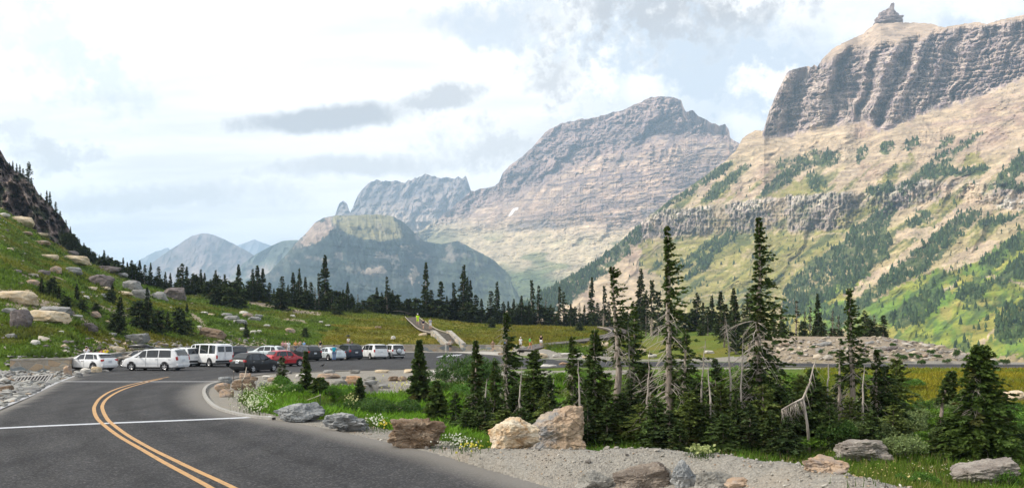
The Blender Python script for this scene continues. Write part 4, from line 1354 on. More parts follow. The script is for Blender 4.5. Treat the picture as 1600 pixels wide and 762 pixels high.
RM = {
    'grey': rock_material('grey_rock', (0.17, 0.165, 0.16), (0.26, 0.255, 0.245), (0.33, 0.325, 0.31)),
    'bluegrey': rock_material('blue_grey_rock', (0.15, 0.16, 0.165), (0.25, 0.26, 0.265), (0.38, 0.38, 0.37), lw=0.4),
    'dark': rock_material('dark_rock', (0.075, 0.062, 0.062), (0.15, 0.125, 0.12), (0.20, 0.17, 0.155)),
    'cream': rock_material('cream_rock', (0.44, 0.33, 0.20), (0.56, 0.45, 0.30), (0.60, 0.53, 0.42), lw=0.1),
    'creamorange': rock_material('cream_orange_rock', (0.56, 0.48, 0.35), (0.44, 0.27, 0.13), (0.58, 0.52, 0.42), lw=0.15),
    'tan': rock_material('tan_rock', (0.36, 0.245, 0.155), (0.26, 0.225, 0.205), (0.46, 0.33, 0.22), lw=0.2),
    'tangrey': rock_material('tan_grey_rock', (0.35, 0.255, 0.175), (0.205, 0.205, 0.205), (0.43, 0.33, 0.235), lw=0.25, split=-0.02),
    'heap': rock_material('dusty_brown_rock', (0.115, 0.092, 0.076), (0.175, 0.145, 0.118), (0.30, 0.25, 0.20), lw=0.25),
    'greybrown': rock_material('grey_brown_rock', (0.165, 0.142, 0.125), (0.235, 0.205, 0.18), (0.33, 0.30, 0.265), lw=0.3),
    'brown': rock_material('brown_rock', (0.115, 0.075, 0.048), (0.20, 0.135, 0.085), (0.33, 0.26, 0.19), lw=0.2),
    'orange': rock_material('orange_rock', (0.34, 0.19, 0.10), (0.42, 0.27, 0.16), (0.46, 0.36, 0.27)),
    'white': rock_material('pale_rock', (0.52, 0.49, 0.44), (0.62, 0.59, 0.54), (0.44, 0.42, 0.39), lw=0.1),
    'greengrey': rock_material('green_grey_rock', (0.16, 0.155, 0.14), (0.235, 0.225, 0.20), (0.33, 0.315, 0.285)),
}
_ICO = {}


def ico(n):
    if n not in _ICO:
        bm = bmesh.new()
        bmesh.ops.create_icosphere(bm, subdivisions=n, radius=1)
        _ICO[n] = (np.array([v.co[:] for v in bm.verts]), np.array([[v.index for v in f.verts] for f in bm.faces]))
        bm.free()
    return _ICO[n]


def rock_verts(seed, dims, sub=3, rough=0.10, planes=16, square=0.0, strata=0.0, cut=None):
    rs = np.random.RandomState(seed)
    D, Fc = ico(sub)
    N = rs.normal(size=(planes, 3))
    N /= np.linalg.norm(N, axis=1)[:, None]
    if square > 0:
        B = np.array([[1, 0, 0], [-1, 0, 0], [0, 1, 0], [0, -1, 0], [0, 0, 1], [0, 0, -1]], float) + rs.normal(size=(6, 3)) * 0.16
        B /= np.linalg.norm(B, axis=1)[:, None]
        N = np.concatenate([B, N])
    h = rs.uniform(0.72, 1.0, len(N))
    if square > 0:
        h[:6] = rs.uniform(0.66, 0.78, 6)
    if cut:
        N = np.concatenate([np.array([c[:3] for c in cut], float), N])
        N /= np.linalg.norm(N, axis=1)[:, None]
        h = np.concatenate([[c[3] for c in cut], rs.uniform(0.86, 1.05, len(h))])
    dots = D @ N.T
    rad = np.where(dots > 0.05, h[None] / np.maximum(dots, 0.05), 9)
    p = 26.0
    r = (np.sum(np.minimum(rad, 3) ** -p, 1)) ** (-1 / p)
    r = np.minimum(r, 1.25)
    Q = D * r[:, None]
    o = rs.uniform(0, 50, 3)
    n1 = fbm(Q[:, 0] * 1.6 + o[0], Q[:, 1] * 1.6 + o[1], Q[:, 2] * 1.6 + o[2], 5, seed % 97, 0.55)
    n2 = fbm(Q[:, 0] * 3.5 + o[1], Q[:, 1] * 3.5 + o[2], Q[:, 2] * 3.5 + o[0], 4, seed % 89, 0.55, ridge=True)
    n3 = fbm(Q[:, 0] * 8 + o[2], Q[:, 1] * 8 + o[0], Q[:, 2] * 8 + o[1], 3, seed % 83, 0.6, ridge=True)
    Q = Q * (1 + rough * n1 * 1.5 - rough * 0.6 * (1 - n2) - rough * 0.26 * (1 - n3))[:, None]
    if strata > 0:
        t = Q[:, 2] * 4 + 0.6 * Q[:, 0] + n1
        Q[:, :2] *= (1 + strata * (np.abs((t % 1) - 0.5) * 2 - 0.5))[:, None]
    Q -= (Q.max(0) + Q.min(0)) / 2
    Q /= (Q.max(0) - Q.min(0))
    return Q * np.array(dims), Fc


ROCK_I = [1000]


def rock(px, py, w, h, typ, label, group=None, Y=None, sub=3, square=0.0, rough=0.10, seed=None, depth=0.8, rotz=None, sink=0.14, strata=0.0, name='boulder', cat='boulder', tilt=0.0, cut=None):
    """px, py: middle of the base as seen; w, h: seen size in reference pixels"""
    ROCK_I[0] += 1
    seed = seed or ROCK_I[0]
    rs = np.random.RandomState(seed + 5)
    p = at(px, Y) if Y else on_ground(px, py)
    s = p.y / F
    W, H = w * s, h * s * (1 + sink)
    V, Fc = rock_verts(seed, (W, W * depth, H), sub, rough, square=square, strata=strata, cut=cut)
    Rm = Matrix.Rotation(tilt, 3, 'Y') @ Matrix.Identity(3)
    V = V @ np.array(Rm).T
    me = np_mesh(name, V, Fc, smooth=False if sub <= 2 else True)
    if sub > 2:
        for pl_ in me.polygons:
            pl_.use_smooth = False
    o = link(name, me, RM[typ])
    o.location = (p.x, p.y + W * depth * 0.3, p.z + H * (0.5 - sink))
    if rotz is not None:
        o.rotation_euler = (0, 0, rotz)
    return tag(o, label, cat, group)


def build_rocks():
    # beside the near road
    rock(464, 659, 80, 30, 'bluegrey', 'low rounded blue-grey boulder at the road edge, first of the roadside row', sub=5, seed=2001, rough=0.2, depth=0.7, cut=[(-0.3, -0.3, 0.9, 0.7), (0.55, -0.5, 0.6, 0.72), (0.1, -1, 0.1, 0.8)])
    rock(537, 674, 74, 29, 'bluegrey', 'jagged pale blue-grey boulder with dark creases, between the rounded one and the brown block', sub=5, seed=2013, rough=0.34, depth=0.7)
    rock(650, 700, 93, 46, 'brown', 'flat-topped rough brown block of rock on the gravel shoulder', sub=6, seed=2021, rough=0.26, depth=0.6, cut=[(0, -0.08, 1, 0.6), (0.12, -1, -0.05, 0.68), (-1, -0.2, 0.1, 0.78), (1, -0.35, 0.1, 0.8), (0.6, -0.8, 0.15, 0.8)])
    rock(803, 722, 84, 50, 'creamorange', 'rounded cream boulder with orange stains in front of the big tan boulder', Y=20.5, sub=6, seed=2031, rough=0.15, depth=0.8, cut=[(-0.55, -0.2, 0.85, 0.72), (0.5, -0.2, 0.85, 0.74), (-0.9, -0.4, 0.1, 0.8), (0.3, -0.9, -0.1, 0.8), (0, 0, 1, 0.84)])
    rock(859, 704, 116, 84, 'tangrey', 'largest tan and grey boulder with a blunt upright right end', Y=22.2, sub=6, seed=2044, rough=0.20, depth=0.7, sink=0.12, cut=[(1, -0.05, 0.06, 0.70), (-0.60, -0.1, 0.8, 0.46), (0.05, -0.1, 1, 0.86), (0.1, -1, 0.35, 0.66), (-0.5, -0.75, 0.35, 0.72), (-1, 0, 0.2, 0.95)])
    rock(1355, 721, 92, 34, 'greybrown', 'long grey-brown flat-topped boulder in the grass below the dead-limbed firs', sub=5, seed=2051, square=0.8, rough=0.2, depth=0.6)
    rock(1548, 760, 104, 44, 'greybrown', 'wedge-shaped grey boulder in the tall grass beneath the broad bushy fir', sub=5, seed=2061, rough=0.2, depth=0.6, cut=[(-0.36, -0.12, 0.93, 0.44), (1, -0.1, 0.05, 0.8), (0.05, -1, 0.1, 0.7)])
    rock(1294, 738, 76, 26, 'tan', 'low tan rock half buried at the back of the gravel heap', sub=5, seed=2071, rough=0.2, sink=0.34, cut=[(0.2, -0.3, 0.95, 0.5), (-0.3, -0.9, 0.2, 0.7)])
    rock(928, 755, 62, 30, 'greengrey', 'low greenish rock sunk in the gravel heap beside the dark brown one', Y=16.9, sub=5, seed=2081, rough=0.14, depth=0.7, sink=0.34)
    rock(1003, 760, 96, 44, 'heap', 'angular dark brown rock jutting from the front of the gravel heap', Y=16.6, sub=6, seed=2093, rough=0.2, depth=0.7, cut=[(-0.35, -0.3, 0.9, 0.55), (0.15, -1, 0.05, 0.62), (1, -0.1, 0.05, 0.8), (-0.6, -0.8, 0.2, 0.75)], sink=0.28)
    rock(1072, 764, 46, 46, 'bluegrey', 'upright blue-grey rock to the right of the dark brown one in the gravel heap', Y=16.3, sub=5, seed=2101, rough=0.18, depth=0.7, sink=0.34)
    rock(1120, 768, 66, 34, 'greengrey', 'grey rock with a ridged back at the lower edge of the gravel heap', Y=15.8, sub=5, seed=2111, rough=0.16, depth=0.7, sink=0.34)
    rock(1158, 770, 52, 14, 'tan', 'low tan stone at the lower edge of the gravel heap, on the frame edge', Y=15.6, sub=4, seed=2113, sink=0.3, rough=0.16)
    # stones that edge the car park
    g = 'stones along the near edge of the car park'
    E = [(350, 599, 22, 11, 'bluegrey', 'flat blue-grey stone on top of the pile at the kerb bend'), (379, 609, 34, 18, 'brown', 'dark brown stone in the pile at the kerb bend'),
         (346, 612, 24, 15, 'tan', 'tan blocky stone on the left of the pile at the kerb bend'), (352, 620, 22, 13, 'tan', 'pointed tan stone at the foot of the pile by the kerb'),
         (381, 592, 18, 10, 'tan', 'tan stone lying behind the black hatchback\'s rear bumper'), (396, 594, 12, 6, 'brown', 'small brown stone behind the pile at the kerb bend'),
         (417, 592, 18, 6, 'white', 'flat white stone at the edge of the asphalt below the black hatchback'), (512, 591, 36, 8, 'tan', 'long flat tan slab in the car park edging'),
         (514, 583, 18, 6, 'grey', 'grey stone lying on the asphalt edge above the long tan slab'), (554, 583, 17, 6, 'greengrey', 'greenish stone on the asphalt edge above the orange one'),
         (596, 582, 24, 5, 'cream', 'long flat cream slab at the asphalt edge'), (504, 606, 22, 11, 'brown', 'brown stone left of the large grey-green slab'),
         (527, 607, 32, 14, 'greengrey', 'large tilted grey-green slab among the edging stones'), (551, 600, 27, 14, 'orange', 'orange-brown stone in the middle of the edging row'),
         (577, 595, 20, 8, 'greengrey', 'grey-green stone right of the orange-brown one'), (579, 603, 21, 7, 'grey', 'low grey stone below the grey-green one'),
         (614, 595, 17, 8, 'brown', 'brown stone near the right end of the edging row'), (628, 595, 16, 8, 'tan', 'tan stone near the right end of the edging row'),
         (641, 582, 21, 6, 'cream', 'cream slab beside the slender fir at the edge of the lot'), (650, 595, 18, 9, 'grey', 'grey stone in front of the slender fir'),
         (662, 589, 18, 7, 'tan', 'tan stone right of the slender fir'), (676, 585, 16, 7, 'white', 'pale stone right of the slender fir'), (690, 582, 16, 7, 'white', 'pale stone at the end of the edging row by the big green bush'),
         (448, 584, 14, 5, 'grey', 'grey stone at the asphalt edge below the red car'), (470, 590, 18, 7, 'white', 'white stone behind the bare-topped fir'), (540, 592, 14, 5, 'grey', 'small flat grey stone above the tilted slab'),
         (600, 606, 18, 7, 'grey', 'low grey stone at the edge of the green meadow'), (563, 611, 16, 6, 'tan', 'small tan stone below the orange-brown one'), (410, 604, 16, 8, 'grey', 'grey stone in the white flowers by the kerb'),
         (640, 604, 14, 5, 'white', 'pale stone low in the edging row'), (425, 596, 15, 7, 'tan', 'tan stone above the white flowers')]
    for e in E:
        rock(e[0], e[1], e[2], e[3], e[4], e[5], g, sub=3, square=0.7, rough=0.10, name='edging_stone', cat='stone', rotz=0.0)
    # bigger stones on the left bank
    g = 'stones on the left bank of the road'
    for e in [(104, 588, 12, 18, 'tan', 'upright tan stone at the front of the white hatchback'), (133, 584, 15, 10, 'white', 'white stone below the white hatchback\'s door'),
              (149, 582, 15, 10, 'cream', 'tan-cream stone below the white hatchback\'s rear door'), (122, 590, 12, 9, 'grey', 'grey stone left of the white one by the hatchback'),
              (163, 580.5, 13, 3, 'white', 'flat white stone by the hatchback\'s rear wheel'), (74, 590, 12, 6, 'white', 'pale stone at the right end of the drain grate'),
              (6, 613, 22, 12, 'brown', 'rusty brown stone on the bank, on the frame\'s edge'), (12, 598, 16, 8, 'tan', 'tan stone on the bank above the rusty one'), (50, 572, 20, 9, 'grey', 'grey stone leaning against the low wall behind the drain')]:
        rock(e[0], e[1], e[2], e[3], e[4], e[5], g, sub=3, square=0.4, name='bank_stone', cat='stone', rotz=0.0)
    # rocks on the hillside
    slope = [
        (74, 404, 26, 8, 'cream', 'cream slab high on the slope'), (115, 410, 40, 12, 'cream', 'broad cream slab under the dark crag'), (109, 398, 22, 7, 'dark', 'dark slab lying on the broad cream one'),
        (65, 429, 20, 9, 'dark', 'small dark rock on the mid slope'), (85, 427, 18, 13, 'tan', 'tan rock beside the small dark one'), (111, 427, 26, 11, 'grey', 'grey-brown rock right of the tan one'),
        (152, 446, 41, 20, 'dark', 'big dark square-cut boulder on the slope'), (167, 424, 34, 10, 'dark', 'dark flat rock at the skyline end of the slope'), (140, 452, 18, 5, 'cream', 'cream slab under the big dark boulder'),
        (161, 452, 18, 5, 'cream', 'cream slab right of the big dark boulder'), (193, 460, 22, 6, 'cream', 'cream slab in front of the arched grey boulder'), (203, 455, 29, 19, 'grey', 'arched grey boulder on the upper slope'),
        (218, 467, 26, 17, 'grey', 'leaning grey boulder beside the arched one'), (248, 468, 22, 14, 'grey', 'grey boulder between the leaning one and the domed one'), (271, 467, 35, 20, 'dark', 'domed grey boulder near the treeline'),
        (281, 467, 17, 6, 'grey', 'small grey rock at the foot of the domed boulder'), (22, 472, 54, 20, 'cream', 'sloping cream slab field on the left of the slope'), (44, 473, 22, 10, 'cream', 'cream block at the end of the sloping slabs'),
        (82, 493, 46, 17, 'grey', 'rounded grey boulder behind the big cream slab'), (67, 503, 58, 21, 'cream', 'big flat-faced cream slab low on the slope'), (28, 512, 33, 31, 'dark', 'craggy dark boulder left of the big cream slab'),
        (12, 489, 24, 9, 'grey', 'grey slab on the frame edge of the slope'), (145, 495, 20, 10, 'tan', 'tilted beige slab among the small firs'), (132, 515, 30, 12, 'dark', 'jutting dark ledge in the grass'),
        (116, 496, 22, 5, 'white', 'pale slab right of the rounded grey boulder'), (168, 504, 13, 4, 'cream', 'small cream rock in the grass'), (52, 446, 22, 11, 'tan', 'tan rock pile on the left slope'),
        (210, 535, 36, 16, 'grey', 'grey mottled boulder low in the grass above the parked cars'), (15, 528, 16, 8, 'grey', 'grey rock at the left edge of the frame'), (53, 538, 14, 8, 'white', 'whitish rock low on the slope'),
        (134, 466, 10, 5, 'white', 'small whitish rock under the big dark boulder'), (161, 464, 9, 6, 'bluegrey', 'small blue-grey rock beside the young firs'), (329, 527, 38, 18, 'brown', 'large rounded brown boulder above the white van'),
        (31, 350, 38, 14, 'cream', 'long cream slab high below the crag'), (5, 338, 16, 6, 'white', 'white slab on the skyline edge of the slope'), (63, 381, 26, 6, 'tan', 'tan ledge high on the slope'),
        (40, 366, 16, 5, 'tan', 'small tan ledge under the long cream slab'), (12, 390, 13, 4, 'cream', 'small cream slab at the left edge, high on the slope'), (60, 368, 22, 5, 'cream', 'narrow cream slab high on the slope'),
        (186, 432, 22, 7, 'grey', 'grey rock at the foot of the skyline firs'), (174, 524, 12, 5, 'grey', 'small grey rock under the clump of firs'), (94, 520, 10, 4, 'white', 'tiny white rock in the lush grass'),
        (360, 501, 24, 9, 'grey', 'lowest slab of the tilted grey outcrop'), (373, 506, 22, 8, 'grey', 'front slab of the tilted grey outcrop'), (386, 496, 18, 8, 'tan', 'upper tan slab of the tilted outcrop'),
        (396, 501, 21, 7, 'grey', 'right-hand slab of the tilted grey outcrop'), (353, 495, 18, 7, 'grey', 'left-hand slab of the tilted grey outcrop'), (380, 491, 15, 6, 'white', 'top slab of the tilted grey outcrop'), (403, 496, 13, 6, 'grey', 'end slab of the tilted grey outcrop'),
        (457, 495, 9, 4, 'white', 'white rock alone in the green meadow slope'), (501, 504, 7, 3, 'white', 'small white rock in the middle of the meadow slope'), (512, 509, 9, 2.5, 'white', 'flat white rock in the middle of the meadow slope'),
        (416, 510, 11, 4, 'white', 'pale rock right of the outcrop'), (453, 520, 15, 9, 'tan', 'lumpy tan rock left of the small dark bush'), (614, 530, 8, 6, 'white', 'white rock in the golden meadow above the spare-wheel car'),
        (590, 513, 12, 4, 'brown', 'brown rock in the golden meadow'), (318, 490, 12, 4, 'white', 'pale rock above the worn trail'), (329, 493, 12, 4, 'cream', 'cream rock above the tilted outcrop'), (310, 512, 9, 4, 'white', 'pale rock beside the worn trail'),
        (176, 549, 30, 9, 'cream', 'sloping cream slab behind the roof box'), (660, 524, 14, 5, 'cream', 'cream rock left of the stone stairway'), (378, 516, 9, 5, 'white', 'pale rock left of the white goat')]
    g = 'rocks on the hillside'
    for e in slope:
        rock(e[0], e[1], e[2], e[3], e[4], e[5], g, sub=3 if e[2] > 24 else 2, square=0.8 if ('slab' in e[5] or 'ledge' in e[5]) else 0.2, rough=0.12, name='hillside_rock', cat='rock', rotz=0.0, sink=0.24, strata=0.05 if e[2] > 24 else 0)
    # pale rocks on the verge beneath the boardwalk
    g = 'pale rocks beneath the boardwalk'
    for x, y, w, h, t, l in [(846, 559, 22, 8, 'cream', 'rounded cream rock under the start of the boardwalk'), (868, 557, 9, 4, 'white', 'small pale rock next to the rounded cream one'), (884, 557, 16, 6, 'white', 'pale flat rock below the mid boardwalk'),
                             (905, 556, 13, 5, 'white', 'pale rock right of the flat one below the boardwalk'), (919, 560, 18, 5, 'cream', 'long cream rock by the far road'), (943, 542, 16, 8, 'cream', 'cream block just under the boardwalk bend'), (918, 543, 18, 4, 'tan', 'tan slab just under the boardwalk'),
                             (940, 556, 20, 6, 'white', 'broad pale rock by the far road'), (960, 553, 16, 7, 'white', 'pale rock behind the leaning dead-limbed fir'), (985, 556, 18, 6, 'white', 'pale rock right of the leaning dead-limbed fir'), (1002, 550, 16, 6, 'cream', 'cream rock near the slim double trunk'),
                             (790, 556, 26, 6, 'brown', 'dark brown rock at the foot of the stone wall'), (880, 570.5, 14, 5, 'orange', 'reddish rock lying at the far road edge'), (856, 573, 30, 4, 'white', 'long white slab at the near edge of the far road'),
                             (1020, 558, 14, 5, 'white', 'pale rock half hidden by the tallest left fir'), (1110, 552, 16, 5, 'white', 'pale rock between the two tallest firs')]:
        rock(x, y, w, h, t, l, g, sub=3, square=0.6, name='verge_rock', cat='rock', rotz=0.0)
    g = 'slabs on the gravel bank'
    for x, y, w, h, t, l in [(1290, 540, 22, 6, 'grey', 'grey slab high on the bare gravel bank'), (1392, 548, 24, 7, 'dark', 'dark slanting slab on the bare gravel bank'), (1425, 551, 16, 6, 'grey', 'small slab right of the dark slanting one'),
                             (1360, 537, 14, 4, 'grey', 'thin grey slab at the crest of the gravel bank'), (1590, 628, 40, 18, 'cream', 'pale rock in the bushes at the right of the meadow'), (1340, 545, 14, 5, 'tan', 'tan slab in the middle of the gravel bank'),
                             (1445, 558, 14, 5, 'tan', 'tan slab low on the gravel bank'), (1225, 540, 16, 5, 'tan', 'tan slab on the gravel bank behind the tallest fir')]:
        rock(x, y, w, h, t, l, g, sub=3, square=0.8, name='bank_slab', cat='rock', rotz=0.0, tilt=R(-14))



def build_pinnacle():
    vs, fs, off = [], [], 0
    for i, (px, py, w, h, tilt) in enumerate(((1388, 38, 40, 11, 0), (1376.5, 36, 10, 16, 3), (1384, 36, 12, 20, -2), (1391, 36, 13, 25, 3), (1392.5, 26, 8, 20, 5), (1387, 28, 7, 14, -4), (1401, 36, 10, 17, -6), (1397, 33, 8, 18, -3), (1370, 37, 7, 9, 0), (1407, 38, 8, 9, 0))):
        Yp = 2470.0 + (i % 3) * 9 - 8
        s = Yp / F
        V, Fc = rock_verts(4000 + i, (w * s, w * s * 0.9, h * s * 1.15), 4, 0.22, square=1.0)
        a = R(tilt)
        V = np.stack([V[:, 0] * math.cos(a) + V[:, 2] * math.sin(a), V[:, 1], -V[:, 0] * math.sin(a) + V[:, 2] * math.cos(a)], -1)
        vs.append(V + np.array(unproj(px, py - h / 2, Yp)))
        fs.append(Fc + off)
        off += len(V)
    P = np.concatenate(vs)
    C = np.zeros((len(P), 3)) + np.array([0.33, 0.265, 0.245])
    C = mix3(C, (0.20, 0.16, 0.16), sstep(-0.1, 0.4, fbm(P[:, 0] / 20, P[:, 1] / 20, P[:, 2] / 5, 3, 301)))
    o = link('rock_pinnacle', np_mesh('rock_pinnacle', P, np.concatenate(fs), colors=C), mountain_material('pinnacle_rock', 0.05, 0.5, 4.0))
    tag(o, 'small jagged rock tower standing on the highest mountain summit', 'rock tower')


build_rocks()
build_pinnacle()


def scatter_stones(name, label, pts, sizes, cols, flatness=0.4, seed=1, mat=None):
    """countless small stones as one object"""
    rs = np.random.RandomState(seed)
    D, Fc = ico(1)
    n = len(pts)
    S = np.stack([sizes * rs.uniform(0.7, 1.3, n), sizes * rs.uniform(0.6, 1.0, n), sizes * flatness * rs.uniform(0.6, 1.4, n)], -1)
    J = 1 + 0.28 * rs.normal(size=(n, len(D), 1)).clip(-1.2, 1.2)
    V = D[None] * J * S[:, None, :] / 2
    a = rs.uniform(0, 6.28, n)
    ca, sa = np.cos(a)[:, None], np.sin(a)[:, None]
    tx = rs.normal(0, 0.22, (n, 1))
    V = np.stack([V[..., 0] * ca - V[..., 1] * sa, V[..., 0] * sa + V[..., 1] * ca, V[..., 2] + tx * V[..., 0]], -1)
    V = V + np.asarray(pts)[:, None, :]
    Ff = (Fc[None] + (np.arange(n) * len(D))[:, None, None]).reshape(-1, 3)
    C = np.repeat(np.asarray(cols), len(D), 0)
    m, k, b = new_mat(name + '_stone')
    nn = k.noise(k.geo(), 14.0, 3, 0.6)
    k.set(b.inputs['Base Color'], k.mix(0.6, k.attr('col', 0), k.mix(nn, (0.5, 0.5, 0.5), (1.4, 1.4, 1.4)), 'MULTIPLY'))
    b.inputs['Roughness'].default_value = 0.92
    b.inputs['Specular IOR Level'].default_value = 0.2
    o = link(name, np_mesh(name, V.reshape(-1, 3), Ff, colors=C), m)
    return tag(o, label, 'stones', kind='stuff')


def build_rubble():
    rs = np.random.RandomState(12)
    # riprap on the left bank
    n = 5200
    px = rs.uniform(-60, 160, n)
    py = rs.uniform(578, 662, n)
    lim = np.interp(px, [-60, 0, 45, 84, 112, 160], [664, 637, 618, 599, 588.5, 579.5])
    ok = (py < lim - 0.6) & (py > np.interp(px, [-60, 110, 160], [577, 577, 575]))
    ok &= rs.rand(n) < np.interp(py, [578, 660], [1, 0.55])
    px, py = px[ok], py[ok]
    Y = F * CH / (py - 520)
    X = (px - 800) / F * Y
    Z = terrain(X, Y)
    sz = rs.uniform(0.14, 0.55, len(X)) * np.where(rs.rand(len(X)) < 0.1, 1.6, 1.0)
    base = np.array([[0.26, 0.255, 0.24], [0.33, 0.325, 0.30], [0.185, 0.18, 0.175], [0.36, 0.29, 0.22]])
    c = base[rs.choice(4, len(X), p=[0.4, 0.3, 0.2, 0.1])] * rs.uniform(0.75, 1.2, (len(X), 1))
    scatter_stones('rubble', 'flat grey broken stones heaped along the left bank beside the drain', np.stack([X, Y, Z + sz * 0.12], -1), sz, c, 0.35, 3)
    # pebbles on the gravel heap and along the shoulder
    n = 22000
    px = rs.uniform(420, 1600, n)
    py = rs.uniform(650, 775, n)
    pts, ss = [], []
    Yg = rs.uniform(13.5, 29, n)
    X = (px - 800) / F * Yg
    rsd = road_side(X, Yg)
    inm = np.zeros(n) + 99
    for a, b_ in zip(MOUND[:-1], MOUND[1:]):
        inm = np.minimum(inm, polydist(X, Yg, [a[:2], b_[:2]]))
    ok = (((rsd > 0.12) & (rsd < 1.9)) | ((inm < 1.15) & (rsd > 0.12))) & (rs.rand(n) < 0.7)
    X, Yg = X[ok], Yg[ok]
    Z = terrain(X, Yg)
    sz = np.exp(rs.normal(-3.5, 0.55, len(X))).clip(0.012, 0.15)
    base = np.array([[0.27, 0.25, 0.22], [0.36, 0.335, 0.29], [0.17, 0.155, 0.14], [0.36, 0.27, 0.19], [0.45, 0.42, 0.37]])
    c = base[rs.choice(5, len(X), p=[0.35, 0.25, 0.15, 0.15, 0.10])] * rs.uniform(0.75, 1.2, (len(X), 1))
    scatter_stones('gravel', 'loose grey and tan gravel over the roadside heap and shoulder', np.stack([X, Yg, Z + sz * 0.2], -1), sz, c, 0.6, 4)
    # little stones strewn over the hillside
    n = 1300
    u = rs.uniform(-40, 480, n)
    Y = rs.uniform(70, 195, n)
    dens = sstep(-0.1, 0.4, fbm(u / 40, Y / 14, 0, 3, 555)) * np.interp(u, [-40, 250, 480], [1, 0.7, 0.3])
    ok = (rs.rand(n) < dens) & (Y > pl(u, YFLAT) + 1.5)
    u, Y = u[ok], Y[ok]
    X = (u - 800) / F * Y
    Z = terrain(X, Y)
    sz = np.exp(rs.normal(-0.75, 0.45, len(X))).clip(0.2, 1.6)
    base = np.array([[0.26, 0.25, 0.23], [0.38, 0.34, 0.28], [0.36, 0.28, 0.19], [0.15, 0.13, 0.12]])
    c = base[rs.choice(4, len(X), p=[0.35, 0.3, 0.2, 0.15])] * rs.uniform(0.8, 1.2, (len(X), 1))
    scatter_stones('hillside_rubble', 'small pale stones strewn through the grass of the left hillside', np.stack([X, Y, Z + sz * 0.1], -1), sz, c, 0.4, 5)
    n = 700
    u = rs.uniform(1175, 1560, n)
    Y = rs.uniform(88, 104, n)
    X = (u - 800) / F * Y
    Z = terrain(X, Y)
    sz = np.exp(rs.normal(-1.0, 0.5, n)).clip(0.15, 1.3)
    c = np.array([[0.34, 0.31, 0.27], [0.24, 0.22, 0.20], [0.42, 0.36, 0.28]])[rs.choice(3, n)] * rs.uniform(0.8, 1.2, (n, 1))
    scatter_stones('bank_rubble', 'small stones strewn over the bare gravel bank beyond the far road', np.stack([X, Y, Z + sz * 0.1], -1), sz, c, 0.45, 7)
    # stones at the foot of the left wall and behind the cars
    n = 900
    u = rs.uniform(100, 420, n)
    d = rs.uniform(0.8, 9, n)
    Y = pl(u, YFLAT) + d
    ok = rs.rand(n) < np.interp(d, [0, 9], [1, 0.15])
    u, Y = u[ok], Y[ok]
    X = (u - 800) / F * Y
    Z = terrain(X, Y)
    sz = rs.uniform(0.2, 0.8, len(X))
    c = base[rs.choice(4, len(X))] * rs.uniform(0.8, 1.2, (len(X), 1))
    scatter_stones('wall_rubble', 'loose stones lying in the grass behind the car park wall', np.stack([X, Y, Z + sz * 0.1], -1), sz, c, 0.45, 6)


build_rubble()
# ------------------------------------------------------------------ conifers
def leaf_mat(name, rough=0.8, trans=0.3):
    m, k, b = new_mat(name)
    n = k.noise(k.obj(), 3.0, 3, 0.6)
    c = k.mix(0.5, k.attr('col', 0), k.mix(n, (0.5, 0.5, 0.5), (1.5, 1.5, 1.45)), 'MULTIPLY')
    k.set(b.inputs['Base Color'], c)
    b.inputs['Roughness'].default_value = rough
    b.inputs['Specular IOR Level'].default_value = 0.15
    tr = k.n('ShaderNodeBsdfTranslucent')
    k.set(tr.inputs[0], k.mix(0.5, c, (1.0, 1.15, 0.5), 'MULTIPLY'))
    mx = k.n('ShaderNodeMixShader')
    mx.inputs[0].default_value = trans
    k.t.links.new(b.outputs[0], mx.inputs[1])
    k.t.links.new(tr.outputs[0], mx.inputs[2])
    out = [n_ for n_ in k.t.nodes if n_.type == 'OUTPUT_MATERIAL'][0]
    k.t.links.new(mx.outputs[0], out.inputs[0])
    return m


def bark_mat(name, c1, c2):
    m, k, b = new_mat(name)
    P = k.obj()
    n = k.noise(k.mapping(P, scale=(5, 5, 1.0)), 2.0, 5, 0.65)
    n2 = k.noise(P, 3.0, 4, 0.6)
    c = k.mix(k.rng(n, 0.32, 0.68), c1, c2)
    c = k.mix(k.m('MULTIPLY', k.rng(n2, 0.5, 0.75), 0.5), c, tuple(x * 0.45 for x in c1))
    k.set(b.inputs['Base Color'], c)
    b.inputs['Roughness'].default_value = 0.9
    k.set(b.inputs['Normal'], k.bump(n, 0.6, 0.02))
    return m


M_NEEDLE = leaf_mat('fir_needles')
M_BARK = bark_mat('fir_bark', (0.16, 0.125, 0.10), (0.34, 0.28, 0.23))
M_DEAD = bark_mat('dead_wood', (0.24, 0.205, 0.175), (0.46, 0.41, 0.355))
M_LEAF = leaf_mat('shrub_leaves', 0.6)


def tubes_np(paths, radii, n=4):
    """many tapered tubes of equal point count: paths (m,k,3), radii (m,k)"""
    paths = np.asarray(paths, float)
    m, k_, _ = paths.shape
    t = np.gradient(paths, axis=1)
    t /= np.linalg.norm(t, axis=2)[..., None] + 1e-9
    ref = np.where(np.abs(t[..., 2:3]) > 0.9, np.array([1.0, 0.1, 0]), np.array([0.05, 0.1, 1.0]))
    a = np.cross(t, ref)
    a /= np.linalg.norm(a, axis=2)[..., None] + 1e-9
    b = np.cross(t, a)
    an = np.arange(n) * 2 * np.pi / n
    V = paths[:, :, None, :] + (a[:, :, None, :] * np.cos(an)[None, None, :, None] + b[:, :, None, :] * np.sin(an)[None, None, :, None]) * np.asarray(radii)[:, :, None, None]
    idx = np.arange(m * k_ * n).reshape(m, k_, n)
    nx = np.roll(idx, -1, 2)
    Fc = np.stack([idx[:, :-1], nx[:, :-1], nx[:, 1:], idx[:, 1:]], -1).reshape(-1, 4)
    return V.reshape(-1, 3), Fc


